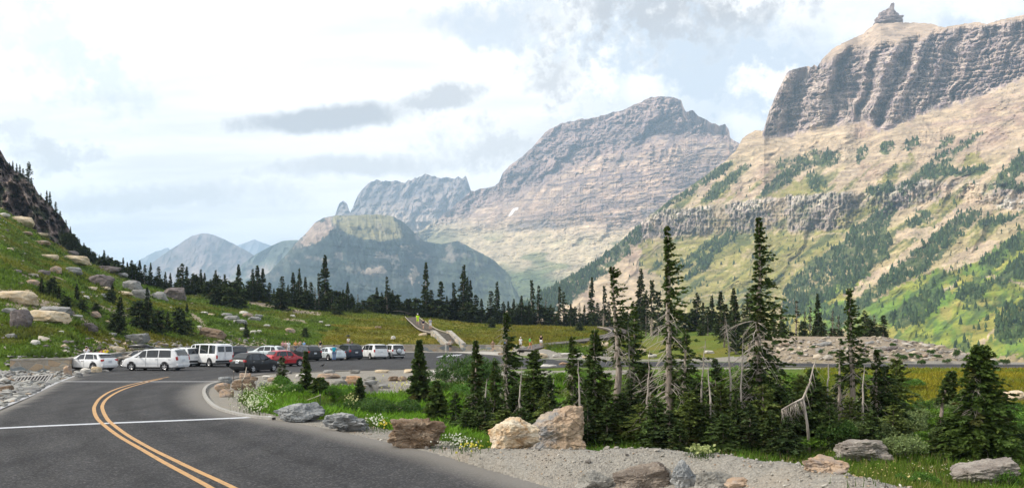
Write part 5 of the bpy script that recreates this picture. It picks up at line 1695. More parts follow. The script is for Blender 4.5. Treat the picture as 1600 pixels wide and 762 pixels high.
def conifer(seed, H, Rd, base=0.08, bare=0.0, bare_az=math.pi, bare_from=0.3, nbr=200, tw=18, twl=0.24, tww=0.075, lean=(0, 0), bow=(0, 0), top_pow=0.8, r0=None,
            green=(0.040, 0.062, 0.024), skirt=0.0, dead=0, dead_lo=0.05, dead_hi=0.6, gap=0.0, droop=0.35, trunk_n=7):
    """returns (trunk, crown, limbs) meshes; limbs are the bare dead ones"""
    rs = np.random.RandomState(seed)
    r0 = r0 or H * 0.018

    def tr(t):
        t = np.asarray(t, float)
        return np.stack([lean[0] * t ** 1.2 + bow[0] * np.sin(np.pi * t), lean[1] * t ** 1.2 + bow[1] * np.sin(np.pi * t), H * t], -1)
    tt = np.linspace(-0.03, 0.995, 16)
    P = tr(np.clip(tt, 0, 1))
    P[0, 2] = -0.03 * H
    P[1:-1, :2] += rs.normal(0, H * 0.0035, (14, 2))
    rad = r0 * (1 - np.clip(tt, 0, 1)) ** 0.8 + 0.006
    rad[0] *= 1.25
    tv, tf = tubes_np(P[None], rad[None], trunk_n)
    trunk = np_mesh('trunk', tv, tf, smooth=True)
    # living boughs
    h = base + (0.985 - base) * rs.rand(nbr) ** 0.92
    az = rs.uniform(0, 2 * np.pi, nbr)
    prof = (1 - h) ** top_pow * 0.97 + 0.035
    if skirt:
        prof = prof * (1 + skirt * np.exp(-((h - base) / 0.10) ** 2))
    L = Rd * prof * rs.uniform(0.32, 1.18, nbr)
    side = 0.5 + 0.5 * np.cos(az - bare_az)
    bz = sstep(bare_from - 0.08, bare_from + 0.06, h)
    fac = 1 - bare * np.clip(side * 1.5, 0, 1) * bz
    L = L * np.clip(fac, 0.06, 1)
    if gap:
        gn = vnoise(h * 9, az * 0.9, seed, seed)
        keep = gn > gap
        keep |= rs.rand(nbr) < 0.12
        h, az, L, = h[keep], az[keep], L[keep]
    nb = len(h)
    el = -0.30 + 0.75 * h ** 1.6 + rs.normal(0, 0.22, nb)
    d = np.stack([np.cos(az), np.sin(az), 0 * az], -1)
    pr = np.stack([-np.sin(az), np.cos(az), 0 * az], -1)
    org = tr(h)
    n_t = np.maximum(3, (tw * np.clip(L / Rd, 0.10, 1) ** 0.75 + 2).astype(int))
    bi = np.repeat(np.arange(nb), n_t)
    n = len(bi)
    s = np.clip(rs.uniform(0.10, 1.04, n), 0, 1.02)
    dr = droop * (1 - 0.5 * h[bi])
    zoff = np.sin(el[bi]) * s - dr * s ** 2 + 0.42 * dr * s ** 3
    base_p = org[bi] + d[bi] * (L[bi] * s * np.cos(el[bi]))[:, None]
    base_p[:, 2] += L[bi] * zoff
    sd = np.where(rs.rand(n) < 0.5, 1.0, -1.0)
    fwd = rs.uniform(0.25, 0.9, n)
    td = d[bi] * fwd[:, None] + pr[bi] * (sd * rs.uniform(0.25, 1.0, n))[:, None]
    td[:, 2] += rs.uniform(-0.38, 0.16, n)
    td /= np.linalg.norm(td, axis=1)[:, None]
    tl = twl * rs.uniform(0.6, 1.35, n) * (1.15 - 0.45 * s) * np.clip(0.5 + L[bi] / Rd, 0.5, 1.1)
    twd = tww * rs.uniform(0.7, 1.4, n)
    ax = np.cross(td, np.array([0, 0, 1.0]))
    ax /= np.linalg.norm(ax, axis=1)[:, None] + 1e-9
    up = np.cross(ax, td)
    roll = rs.normal(0, 0.7, n)
    ax = ax * np.cos(roll)[:, None] + up * np.sin(roll)[:, None]
    up2 = np.cross(ax, td)
    mid = base_p + td * (tl * 0.45)[:, None] + up2 * (tl * 0.10 * rs.uniform(-1, 1, n))[:, None]
    V = np.stack([base_p - td * (tl * 0.10)[:, None], mid + ax * twd[:, None], base_p + td * tl[:, None], mid - ax * twd[:, None]], 1).reshape(-1, 3)
    Fc = np.arange(n * 4).reshape(n, 4)
    g = np.asarray(green)
    c = g[None] * rs.uniform(0.6, 1.4, (n, 1)) * rs.uniform(0.65, 1.45, (nb, 1))[bi]
    wm = rs.rand(nb, 1)[bi]
    c = c + wm ** 2 * np.array([0.020, 0.014, 0.0])
    tip = (s > 0.8)[:, None] * rs.rand(n, 1)
    c = c + tip * np.array([0.020, 0.022, 0.004])
    br = (vnoise(h[bi] * 14, az[bi] * 1.4, 0.3, seed + 3) > 0.80)[:, None]
    c = np.where(br, c * 0.6 + np.array([0.035, 0.022, 0.010]), c)
    # leader
    crown = np_mesh('crown', V, Fc, colors=np.repeat(c, 4, 0))
    limbs = None
    if dead:
        hd = rs.uniform(dead_lo, dead_hi, dead)
        azd = bare_az + rs.normal(0, 1.0, dead)
        rnd = rs.rand(dead) < 0.45
        azd[rnd] = rs.uniform(0, 6.28, rnd.sum())
        Ld = Rd * rs.uniform(0.2, 0.72, dead) * (1 - 0.55 * hd)
        k_ = 6
        sv = np.linspace(0, 1, k_)
        dd = np.stack([np.cos(azd), np.sin(azd), 0 * azd], -1)
        pd = np.stack([-np.sin(azd), np.cos(azd), 0 * azd], -1)
        e0 = rs.uniform(-0.5, 0.25, dead)
        cv = rs.uniform(0.3, 1.0, dead)
        sw = rs.normal(0, 0.25, dead)
        path = tr(hd)[:, None, :] + dd[:, None, :] * (Ld[:, None] * sv[None] * np.cos(e0)[:, None])[..., None] + pd[:, None, :] * (Ld * sw)[:, None, None] * (sv ** 2)[None, :, None]
        path[..., 2] += Ld[:, None] * (np.sin(e0)[:, None] * sv[None] - cv[:, None] * sv[None] ** 2 * 0.75)
        rr = (0.007 + 0.010 * rs.rand(dead))[:, None] * (H / 6.5) * (1 - 0.75 * sv)[None]
        v1, f1 = tubes_np(path, rr, 4)
        # forked twigs
        m2 = dead * 2
        pi = rs.randint(0, dead, m2)
        si = rs.randint(1, k_ - 1, m2)
        o2 = path[pi, si]
        d2 = dd[pi] * 0.6 + pd[pi] * np.where(rs.rand(m2) < 0.5, 1, -1)[:, None] * 0.8
        d2[:, 2] -= rs.uniform(0.0, 0.9, m2)
        l2 = Ld[pi] * rs.uniform(0.2, 0.5, m2)
        s2 = np.linspace(0, 1, 4)
        p2 = o2[:, None] + d2[:, None] * (l2[:, None] * s2[None])[..., None]
        p2[..., 2] -= l2[:, None] * 0.3 * s2[None] ** 2
        v2, f2 = tubes_np(p2, (0.008 * (H / 6.5)) * np.ones((m2, 1)) * (1 - 0.6 * s2)[None], 3)
        limbs = np_mesh('deadwood', np.concatenate([v1, v2]), [np.concatenate([f1, f2 + len(v1)])], smooth=True)
    return trunk, crown, limbs


def plant_tree(meshes, loc, label, group=None, rz=0.0, s=(1, 1, 1), name='fir_tree', cat='tree', trunk_mat=None, lean=0.0):
    t, c, l = meshes
    e = empty(name, loc, rz, label, cat, group)
    e.scale = s
    e.rotation_euler = (0, lean, rz)
    tm = trunk_mat or M_BARK
    o = link('trunk', t, None if t.materials else tm, e)
    if c is not None:
        link('crown', c, None if c.materials else M_NEEDLE, e)
    if l is not None:
        link('deadwood', l, None if l.materials else M_DEAD, e)
    return e


M_PALEBARK = bark_mat('pale_fir_bark', (0.20, 0.16, 0.13), (0.42, 0.35, 0.29))


def build_near_trees():
    D1 = (0.048, 0.080, 0.024)
    G1 = (0.060, 0.096, 0.027)
    W = math.pi
    # u, top py, distance, half width px, keyword dict, label
    T = [
        (1048, 349, 29.0, 58, dict(base=0.16, bare=0.93, bare_from=0.10, nbr=330, tw=26, lean=(-0.14, 0), dead=60, dead_lo=0.12, dead_hi=0.62, top_pow=0.95, r0=0.145, skirt=0.1), 'very tall dark fir, bare pale trunk down its left side, directly behind the gravel heap'),
        (1184, 336, 30.0, 62, dict(base=0.06, bare=0.80, bare_from=0.30, nbr=430, tw=26, lean=(0.04, 0), dead=80, dead_lo=0.10, dead_hi=0.55, top_pow=0.85, r0=0.15, skirt=0.1), 'tallest fir of all, dense on its right, with a naked pinkish trunk'),
        (964, 413, 33.0, 46, dict(base=0.40, bare=0.95, bare_from=0.05, nbr=190, tw=22, lean=(-0.22, 0), bow=(0.10, 0), dead=70, dead_lo=0.10, dead_hi=0.62, top_pow=0.7, r0=0.17), 'leaning flag-shaped fir with a curved grey trunk and many dead lower limbs'),
        (990, 470, 36.0, 34, dict(base=0.06, bare=0.4, bare_from=0.3, nbr=170, tw=20, dead=20, gap=0.25), 'ragged fir just right of the leaning flag-shaped one'),
        (1066, 512, 28.5, 30, dict(base=0.05, bare=0.6, bare_from=0.35, nbr=120, tw=18, dead=26, dead_lo=0.3, dead_hi=0.95, lean=(0.12, 0), r0=0.10), 'stunted fir with a second pale trunk right beside the very tall left one'),
        (1334, 449, 31.0, 40, dict(base=0.34, bare=0.9, bare_from=0.2, nbr=180, tw=22, lean=(-0.18, 0), dead=54, dead_lo=0.10, dead_hi=0.55, r0=0.125, top_pow=0.75), 'tall fir with dark leaning trunk and wispy dead branches before the gravel bank'),
        (1312, 524, 31.0, 14, dict(base=0.55, bare=0.3, nbr=40, tw=12, dead=30, dead_lo=0.1, dead_hi=0.9, r0=0.075), 'thin half-dead tree standing left of the tall dark-trunked fir'),
        (1369, 545, 30.5, 34, dict(base=0.05, bare=0.95, bare_from=0.05, nbr=170, tw=20, dead=40, dead_lo=0.15, dead_hi=0.95, r0=0.075), 'fir with a whitened snag trunk, right of the tall dark-trunked fir'),
        (1268, 575, 28.5, 46, dict(base=0.03, bare=0.3, nbr=230, tw=22, dead=14, skirt=0.2), 'broad dark fir behind the drooping dead branch'),
        (1482, 578, 27.5, 18, dict(base=0.62, bare=0.3, nbr=90, tw=18, bow=(-0.26, 0), lean=(0.12, 0), dead=16, dead_lo=0.3, dead_hi=0.7, r0=0.085, top_pow=0.5), 'small tree on a bent bare trunk with a tuft of foliage at the top'),
        (1530, 538, 26.0, 52, dict(base=0.03, bare=0.25, bare_from=0.5, nbr=520, tw=30, green=(0.056, 0.096, 0.022), dead=30, dead_lo=0.1, dead_hi=0.8, top_pow=0.62, gap=0.3), 'broad bushy bright-green fir with a pale trunk near the wedge-shaped boulder'),
        (792, 486, 37.0, 46, dict(base=0.10, bare=0.95, bare_from=0.05, nbr=200, tw=22, lean=(-0.06, 0), dead=60, dead_lo=0.1, dead_hi=0.9, r0=0.11, gap=0.2), 'lopsided fir with a naked grey trunk on the left, above the big tan boulder'),
        (834, 546, 34.0, 44, dict(base=0.04, nbr=280, tw=22, bare=0.2, dead=20, dead_lo=0.05, dead_hi=0.5), 'dense dark fir right of the lopsided naked-trunked one'),
        (743, 530, 31.5, 34, dict(base=0.05, nbr=210, tw=20, bare=0.4, bare_from=0.25, dead=26, dead_lo=0.1, dead_hi=0.5, top_pow=1.05, r0=0.08), 'slim fir with a narrow tip and a pale lower trunk beside the big green bush'),
        (773, 562, 31.0, 28, dict(base=0.05, nbr=160, tw=20, bare=0.5, dead=22, dead_lo=0.1, dead_hi=0.6, top_pow=0.9), 'short dark fir between the slim one and the lopsided one'),
        (894, 524, 30.5, 36, dict(base=0.06, nbr=200, tw=20, bare=0.55, bare_from=0.2, dead=44, dead_lo=0.15, dead_hi=0.75, gap=0.2), 'patchy fir with a whitened crooked trunk right of the big tan boulder'),
        (929, 512, 30.0, 38, dict(base=0.04, nbr=240, tw=20, bare=0.3, dead=26, dead_lo=0.1, dead_hi=0.6, gap=0.15), 'ragged dark fir left of the leaning flag-shaped one'),
        (655, 530, 45.0, 22, dict(base=0.03, nbr=240, tw=14, twl=0.28, tww=0.10, top_pow=0.9, skirt=0.25), 'slender dark fir alone in the bright meadow near the stone edging'),
        (682, 594, 36.5, 24, dict(base=0.03, nbr=200, tw=18, top_pow=0.8, skirt=0.2), 'small dark fir in the meadow above the brown block'),
        (562, 590, 42.0, 9, dict(base=0.05, nbr=80, tw=10, dead=0), 'tiny pointed fir below the edging stones'),
        (478, 548, 42.5, 27, dict(base=0.03, nbr=150, tw=16, top_pow=1.7, dead=26, dead_lo=0.3, dead_hi=0.9, gap=0.2), 'bare-topped fir with a bushy foot in front of the parked cars'),
        (441, 556, 46.0, 15, dict(base=0.10, nbr=60, tw=9, gap=0.25, dead=16, dead_lo=0.2, dead_hi=0.9, green=(0.07, 0.085, 0.05)), 'thin sparse fir in front of the red car'),
        (500, 590, 41.5, 26, dict(base=0.02, nbr=170, tw=18, top_pow=0.7), 'dense low fir at the foot of the bare-topped one'),
    ]
    for i, (u, top, Y, rp, kw, label) in enumerate(T):
        p = at(u, Y)
        H = CH - (top - 520) / F * Y - p.z
        kw = dict(kw)
        rd = rp / F * Y * (1.4 if Y < 36 else 0.95)
        if kw.get('bare', 0) >= 0.8:
            kw.setdefault('bare_az', R(212))
            rd *= 1.3
        kw.setdefault('twl', 0.20 if Y < 35 else 0.24)
        kw.setdefault('tww', 0.045 if Y < 35 else 0.06)
        kw['tw'] = int(kw['tw'] * 1.8)
        kw['nbr'] = int(kw['nbr'] * 1.25)
        kw.setdefault('green', D1 if i % 3 else G1)
        ms = conifer(500 + i, H, rd, **kw)
        bark = M_PALEBARK if kw.get('dead', 0) > 24 else M_BARK
        plant_tree(ms, p, label, trunk_mat=bark)
    # snags
    for i, (u, top, Y, rp, lean, label, nd) in enumerate([
            (1142, 496, 29.5, 22, -0.10, 'tall silver snag with drooping bare branches between the two tallest firs', 70), (1158, 524, 29.0, 14, 0.04, 'thinner silver snag right of the tall drooping one', 40),
            (1096, 528, 30.0, 16, 0.10, 'bent bare snag leaning out from the very tall left fir', 36), (864, 588, 44.0, 7, 0.12, 'short white snag standing alone in the green meadow', 5),
            (985, 505, 33.0, 20, -0.06, 'grey snag with a tuft of needles right of the leaning flag-shaped fir', 44), (1212, 560, 32.0, 16, 0.1, 'grey snag half hidden in the tallest fir', 34),
            (1012, 545, 29.5, 14, 0.05, 'slim grey snag between the leaning flag-shaped fir and the very tall fir', 30), (1110, 566, 28.0, 12, -0.08, 'short grey snag left of the tall drooping silver one', 26), (1292, 560, 28.6, 12, 0.06, 'slim grey snag between the broad dark fir and the thin half-dead tree', 26),
            (906, 560, 29.2, 12, -0.05, 'slim crooked snag beside the patchy fir', 26), (812, 570, 30.5, 12, 0.07, 'slim snag between the lopsided fir and the dense dark one', 22), (1348, 570, 29.0, 12, 0.05, 'slim snag right beside the tall dark-trunked fir', 24), (758, 590, 29.6, 9, 0.08, 'thin white snag between the slim fir and its short dark neighbour', 16)]):
        p = at(u, Y)
        H = CH - (top - 520) / F * Y - p.z
        t, c, l = conifer(700 + i, H, rp / F * Y * 2.4, base=0.6, nbr=6, tw=4, lean=(lean * H * 0.4, 0), bow=(-lean * 0.5, 0), dead=nd, dead_lo=0.12, dead_hi=0.97, r0=0.05, bare_az=R(300))
        bpy.data.meshes.remove(c)
        plant_tree((t, None, l), p, label, name='dead_tree', cat='dead tree', trunk_mat=M_DEAD)
    # the leaning dead branch tree
    p = at(1256, 27.3)
    mb = MB()
    pts = [p + Vector((-0.72, 0.0, 1.42)), p + Vector((-0.35, 0.05, 1.62)), p + Vector((0.0, 0.08, 1.78)), p + Vector((0.22, 0.1, 2.25)), p + Vector((0.34, 0.12, 2.75)), p + Vector((0.42, 0.1, 3.05))]
    mb.tube(pts, [0.018, 0.026, 0.036, 0.03, 0.022, 0.008], 6)
    mb.tube([p + Vector((0.25, 0.15, -0.1)), p + Vector((0.16, 0.12, 0.9)), p + Vector((0.0, 0.08, 1.78))], [0.05, 0.042, 0.035], 6)
    rs = random.Random(9)
    for k_ in range(60):
        a = rs.uniform(0, 1)
        b0 = pts[0].lerp(pts[2], a) if rs.random() < 0.75 else pts[2].lerp(pts[5], a)
        l_ = rs.uniform(0.25, 0.62)
        dx = rs.uniform(-0.25, 0.4)
        mb.tube([b0, b0 + Vector((dx * l_ * 0.6, rs.uniform(-0.2, 0.2) * l_, -l_ * 0.45)), b0 + Vector((dx * l_ * 1.4, rs.uniform(-0.35, 0.35) * l_, -l_))], [0.008, 0.006, 0.003], 4)
    o = mb.build('dead_tree', M_DEAD, smooth=True)
    tag(o, 'dead leaning tree fringed with drooping bare twigs before the broad dark fir', 'dead tree')
    # undergrowth of small dark firs at the feet of the big ones
    protos = [conifer(800 + j, 2.6, 0.95 + 0.12 * j, base=0.02, nbr=190, tw=30, twl=0.19, tww=0.045, top_pow=[0.75, 0.55, 0.9, 0.65][j], gap=0.1, green=[(0.048, 0.080, 0.026), (0.060, 0.098, 0.030), (0.042, 0.070, 0.028), (0.105, 0.140, 0.036)][j], dead=8, dead_lo=0.1, dead_hi=0.7) for j in range(4)]
    U = [(712, 612, 32.5), (728, 640, 30), (757, 620, 29.5), (786, 640, 29), (806, 600, 32), (815, 635, 28.5), (858, 585, 33), (850, 620, 29.5), (876, 640, 28), (912, 595, 31), (918, 630, 28.5), (944, 590, 31), (948, 632, 28.5), (972, 612, 30), (985, 590, 31.5), (1000, 630, 29),
         (1010, 565, 33), (1024, 618, 28), (1046, 640, 27.5), (1076, 612, 28), (1088, 590, 30.5), (1102, 630, 28), (1118, 560, 33), (1126, 600, 29.5), (1150, 610, 28), (1166, 590, 30.5), (1172, 630, 27.5), (1192, 600, 28.5), (1206, 640, 27), (1220, 600, 29.5),
         (1238, 620, 28), (1252, 585, 31), (1280, 600, 29.5), (1296, 632, 27.5), (1310, 590, 32), (1328, 620, 29), (1348, 600, 29.5), (1364, 640, 27.5), (1384, 572, 31), (1396, 632, 28), (1470, 650, 27), (1496, 640, 27.5), (1576, 640, 28), (1400, 560, 34), (1062, 655, 26.5), (1130, 645, 27), (1230, 650, 26.5)]
    rs = random.Random(4)
    zones = [(0, 870, 'low dark fir in the thicket left of the big tan boulder'), (870, 1040, 'low dark fir in the thicket around the leaning flag-shaped fir'), (1040, 1180, 'low dark fir in the thicket between the two tallest firs'),
             (1180, 1300, 'low dark fir in the thicket right of the tallest fir'), (1300, 1440, 'low dark fir in the thicket behind the long grey-brown boulder'), (1440, 1700, 'low dark fir beside the broad bright-green fir')]
    for i, (u, top, Y) in enumerate(U):
        p = at(u, Y)
        H = CH - (top - 520) / F * Y - p.z
        s = H / 2.6
        lab = [z for z in zones if z[0] <= u < z[1]][0][2]
        w = rs.uniform(0.8, 1.2) * max(s, 0.8) * 0.92
        plant_tree(protos[i % 4], p, lab, 'low firs under the big trees', rs.uniform(0, 6.28), (w, w, s))


def build_treeline():
    rs = random.Random(21)
    # prototypes about 10 m tall with coarse sprays: slim, ragged, flagged, bushy, sparse
    GD = (0.036, 0.056, 0.023)
    slim = [conifer(900 + j, 10, 1.5, base=0.08, nbr=260, tw=9, twl=0.5, tww=0.19, top_pow=0.9, green=GD, gap=0.12, dead=0, trunk_n=5) for j in range(3)]
    rag = [conifer(910 + j, 10, 1.9, base=0.12, nbr=200, tw=9, twl=0.55, tww=0.19, top_pow=0.6, green=GD, gap=0.3, dead=26, dead_lo=0.05, dead_hi=0.6, trunk_n=5) for j in range(3)]
    flag = [conifer(920 + j, 10, 2.0, base=0.3, nbr=150, tw=9, twl=0.55, tww=0.2, top_pow=0.5, green=GD, bare=0.8, gap=0.2, dead=30, dead_lo=0.05, dead_hi=0.6, trunk_n=5, r0=0.2) for j in range(2)]
    bush = [conifer(930 + j, 4, 2.1 + 0.3 * j, base=0.02, nbr=170, tw=12, twl=0.5, tww=0.18, top_pow=0.42, green=GD, gap=0.08, trunk_n=5) for j in range(3)]
    snag = [conifer(940 + j, 8, 1.0, base=0.5, nbr=40, tw=5, twl=0.4, tww=0.13, green=(0.06, 0.055, 0.03), dead=40, dead_lo=0.15, dead_hi=0.95, trunk_n=5, r0=0.16) for j in range(2)]
    # u, top, kind
    L = [(163, 390, 's'), (169, 398, 'r'), (178, 407, 's'), (186, 410, 'r'), (193, 402, 's'), (199, 409, 's'), (206, 406, 'r'), (212, 412, 's'), (218, 406, 's'), (226, 413, 'r'), (235, 410, 's'), (248, 416, 'r'), (258, 424, 's'), (266, 426, 's'), (279, 417, 's'), (284, 411, 'r'), (292, 416, 's'),
         (302, 431, 's'), (314, 420, 's'), (320, 426, 's'), (329, 436, 'r'), (336, 421, 's'), (343, 437, 's'), (351, 428, 'f'), (360, 444, 'r'), (374, 412, 's'), (382, 450, 'r'), (395, 419, 's'), (402, 414, 's'), (410, 419, 's'), (421, 441, 'r'), (428, 450, 's'), (441, 431, 'r'), (449, 444, 's'), (459, 425, 's'), (464, 440, 'r'), (469, 418, 's'), (478, 432, 's'), (485, 440, 'r'), (492, 448, 'n'),
         (499, 426, 'f'), (508, 396, 's'), (518, 455, 'r'), (536, 452, 's'), (543, 440, 's'), (549, 458, 'r'), (559, 458, 'n'), (578, 462, 'r'), (589, 448, 's'), (597, 456, 'r'), (605, 431, 'f'), (613, 452, 's'), (622, 463, 's'), (636, 466, 's'), (650, 464, 's'),
         (665, 409, 's'), (672, 452, 'r'), (689, 439, 'r'), (698, 462, 's'), (709, 441, 'f'), (723, 412, 's'), (730, 432, 's'), (735, 437, 's'), (744, 460, 'r'), (752, 466, 's'), (767, 454, 'r'), (777, 439, 's'), (786, 470, 'r'), (795, 470, 's'), (803, 466, 's'), (810, 474, 'r'), (815, 461, 's'), (826, 470, 's'), (832, 437, 'f'), (841, 445, 'f'), (852, 467, 'n'), (860, 474, 'r'), (873, 447, 'f'), (881, 455, 'f'), (892, 474, 's'), (899, 478, 'r'), (906, 472, 'n'), (913, 476, 's'),
         (923, 432, 's'), (934, 472, 'r'), (943, 446, 'f'), (952, 470, 'r'), (1001, 418, 's'), (1009, 452, 'r'), (1018, 437, 'f'), (1028, 455, 'r'), (1088, 456, 'r'), (1098, 472, 's'), (1106, 478, 'r'), (1112, 461, 's'), (1125, 455, 's'), (1132, 474, 'r'), (1144, 449, 's'), (1150, 462, 's'), (1162, 474, 'n'), (1171, 450, 'r'),
         (1208, 470, 'r'), (1222, 478, 'n'), (1244, 468, 'n'), (1258, 484, 'n'), (1266, 478, 'n'), (1278, 458, 's'), (1301, 484, 'n'), (1310, 490, 'n'), (1352, 484, 'r'), (1366, 490, 'n'), (1380, 492, 'r')]
    zones = [(0, 300, 'on the left skyline below the dark crag'), (300, 430, 'on the treeline above the tilted outcrop'), (430, 575, 'on the treeline in front of the flat-topped butte'), (575, 700, 'on the treeline behind the wooden walkway'),
             (700, 820, 'on the treeline behind the stone stairway'), (820, 970, 'on the treeline behind the boardwalk'), (970, 1180, 'in the stand between the leaning fir and the tallest fir'), (1180, 1400, 'on the crest of the gravel bank')]
    kinds = {'s': ('slim pointed conifer', slim), 'r': ('ragged dark conifer', rag), 'f': ('bare-trunked one-sided conifer', flag), 'n': ('thin half-bare conifer', snag)}
    special = {508: 'tall tapering conifer leaning left, highest of the treeline before the butte', 665: 'narrow spire-like conifer right of the butte scarp', 723: 'tallest dense conifer standing above the stone stairway', 374: 'spindly conifer leaning left above the rocky outcrop',
               1001: 'tall full conifer in the distance right of the leaning flag-shaped fir', 923: 'lone slim conifer above the end of the boardwalk', 163: 'uppermost skyline conifer next to the dark crag', 1278: 'dark conifer standing alone on the crest of the gravel bank',
               832: 'left conifer of the bare-trunked pair above the boardwalk', 841: 'right conifer of the bare-trunked pair above the boardwalk', 1380: 'wind-bent conifer at the right end of the gravel bank'}
    for i, (u, top, kd) in enumerate(L):
        yc = float(np.interp(u, [c[0] for c in CREST], [c[2] for c in CREST]))
        Y = yc + rs.uniform(-5, 4)
        if u > 1180:
            Y = yc + rs.uniform(1, 8)
        elif u > 970:
            Y = yc * rs.uniform(0.72, 0.98)
        p = at(u, Y)
        H = CH - (top - 520) / F * Y - p.z
        nm, pr = kinds[kd]
        pm = pr[i % len(pr)]
        ph = 8 if kd == 'n' else 10
        s = max(0.15, H / ph)
        w = max(s, 0.42) * rs.uniform(0.85, 1.15) * (0.95 if H > 9 else 1.2)
        lab = special.get(u) or nm + ' ' + [z for z in zones if z[0] <= u < z[1]][0][2]
        lean = -0.10 if u in (508, 374) else rs.uniform(-0.03, 0.03)
        plant_tree(pm, p, lab, None if u in special else 'conifers of the treeline', rs.uniform(-0.5, 0.5) if kd == 'f' else rs.uniform(0, 6.28), (w, w, s), name='conifer', lean=lean)
    # bushy firs that close the treeline
    u = 160.0
    i = 0
    while u < 1400:
        yc = float(np.interp(u, [c[0] for c in CREST], [c[2] for c in CREST]))
        Y = yc + rs.uniform(-6, 3) if u < 1180 else yc + rs.uniform(0, 6)
        if 970 < u < 1180:
            Y = yc * rs.uniform(0.8, 1.0)
        hp = rs.uniform(15, 34) if u < 1180 else rs.uniform(10, 26)
        if u < 300:
            hp *= 0.8
        H = hp / F * Y
        p = at(u, Y)
        s = H / 4
        w = s * rs.uniform(0.8, 1.3)
        lab = 'low bushy fir ' + [z for z in zones if z[0] <= u < z[1]][0][2]
        plant_tree(bush[i % 3], p, lab, 'bushy firs of the treeline', rs.uniform(0, 6.28), (w, w, s), name='bushy_fir', cat='tree')
        u += rs.uniform(8, 15) if u < 970 else rs.uniform(11, 19)
        i += 1
    # trees on the hillside and the crag
    HS = [(65, 460, 28, 's', 'young fir on the open slope, left of the pair'), (82, 462, 27, 'b', 'young bushy fir on the open slope'), (92, 468, 22, 's', 'young fir right of the bushy one on the open slope'), (120, 472, 30, 's', 'slim young fir above the bushes on the slope'),
          (104, 487, 24, 'b', 'dark bush-like fir above the big cream slab'), (128, 487, 20, 'b', 'dark bush-like fir right of the big cream slab'), (150, 490, 16, 'b', 'low bush-like fir beside the tilted beige slab'), (176, 470, 28, 's', 'fir beside the arched grey boulder'), (172, 472, 20, 'b', 'bushy fir left of the arched grey boulder'),
          (188, 520, 58, 's', 'slim fir in front of the clump on the lower slope'), (180, 520, 30, 'b', 'bushy foot of firs left of the clump on the lower slope'), (230, 482, 34, 's', 'fir standing against the grey boulders'), (218, 514, 44, 'b', 'big dark bushy fir in the clump on the lower slope'), (232, 518, 52, 'r', 'tallest fir in the clump on the lower slope'),
          (246, 520, 36, 'b', 'bushy fir at the right of the clump on the lower slope'), (262, 520, 34, 's', 'small fir right of the clump on the lower slope'), (280, 522, 40, 'b', 'bushy fir with two tips, right of the clump'), (294, 520, 20, 'b', 'low bushy fir at the right end of the clump'), (292, 488, 16, 's', 'tiny fir below the domed boulder'),
          (348, 478, 34, 'b', 'dense rounded fir bush on the meadow crest'), (366, 480, 40, 'b', 'larger dense fir bush on the meadow crest'), (336, 477, 26, 'b', 'left end of the dense fir bushes on the meadow crest'), (477, 527, 15, 'b', 'small dark fir bush alone in the meadow above the cars'), (385, 528, 14, 'b', 'dark low bush beside the white goats'), (384, 524, 22, 's', 'thin young fir beside the white goats'),
          (438, 484, 32, 'b', 'dark bushy fir at the meadow edge below the butte'), (527, 492, 24, 'b', 'dark bushy fir at the meadow edge left of the walkway'),
          (820, 508, 20, 'b', 'dark bush at the edge of the golden meadow'), (906, 517, 14, 'b', 'small dark bush in the golden meadow'), (768, 512, 16, 'b', 'low dark bush above the golden meadow')]
    for i, (u, by, hp, kd, lab) in enumerate(HS):
        p = on_ground(u, by, 60)
        H = hp / F * p.y
        pr = {'s': slim, 'r': rag, 'b': bush}[kd]
        s = H / (4 if kd == 'b' else 10)
        w = s * (rs.uniform(0.9, 1.2) if kd == 'b' else 1.5)
        plant_tree(pr[i % 3], p, lab, None, rs.uniform(0, 6.28), (w, w, s), name='fir_tree')
    SH = [(20, 262, 14), (26, 268, 16), (31, 272, 18), (36, 278, 18), (45, 285, 36), (49, 290, 16), (15, 260, 10), (73, 316, 22), (78, 320, 24), (87, 332, 20), (94, 342, 16), (103, 354, 14), (110, 366, 16), (117, 376, 14), (124, 384, 14), (131, 392, 16), (140, 400, 15), (147, 406, 14), (155, 412, 18), (54, 300, 12), (64, 310, 12)]
    for i, (u, by, hp) in enumerate(SH):
        Y = 246.0
        p = unproj(u, by + 3, Y)
        s = hp / F * Y / 10
        w = max(s * 1.1, 0.16)
        lab = {45: 'tallest lone conifer on top of the dark crag', 78: 'thin conifer pair member on the crag edge, right trunk', 73: 'thin conifer pair member on the crag edge, left trunk'}.get(u, 'small conifer along the edge of the dark crag')
        plant_tree((slim + rag)[i % 6], p, lab, 'conifers along the crag edge', rs.uniform(0, 6.28), (w, w, s), name='conifer')
    for i in range(26):
        u = 100 + i * 4.6
        by = float(np.interp(u, [100, 130, 165, 215], [372, 396, 420, 442])) + rs.uniform(0, 10)
        p = unproj(u, by, 236)
        hp = rs.uniform(12, 20)
        s = hp / F * 236 / 4
        plant_tree(bush[i % 3], p, 'dark bushy fir covering the foot of the crag', 'bushy firs on the crag', rs.uniform(0, 6.28), (s, s, s), name='bushy_fir')


build_near_trees()
build_treeline()


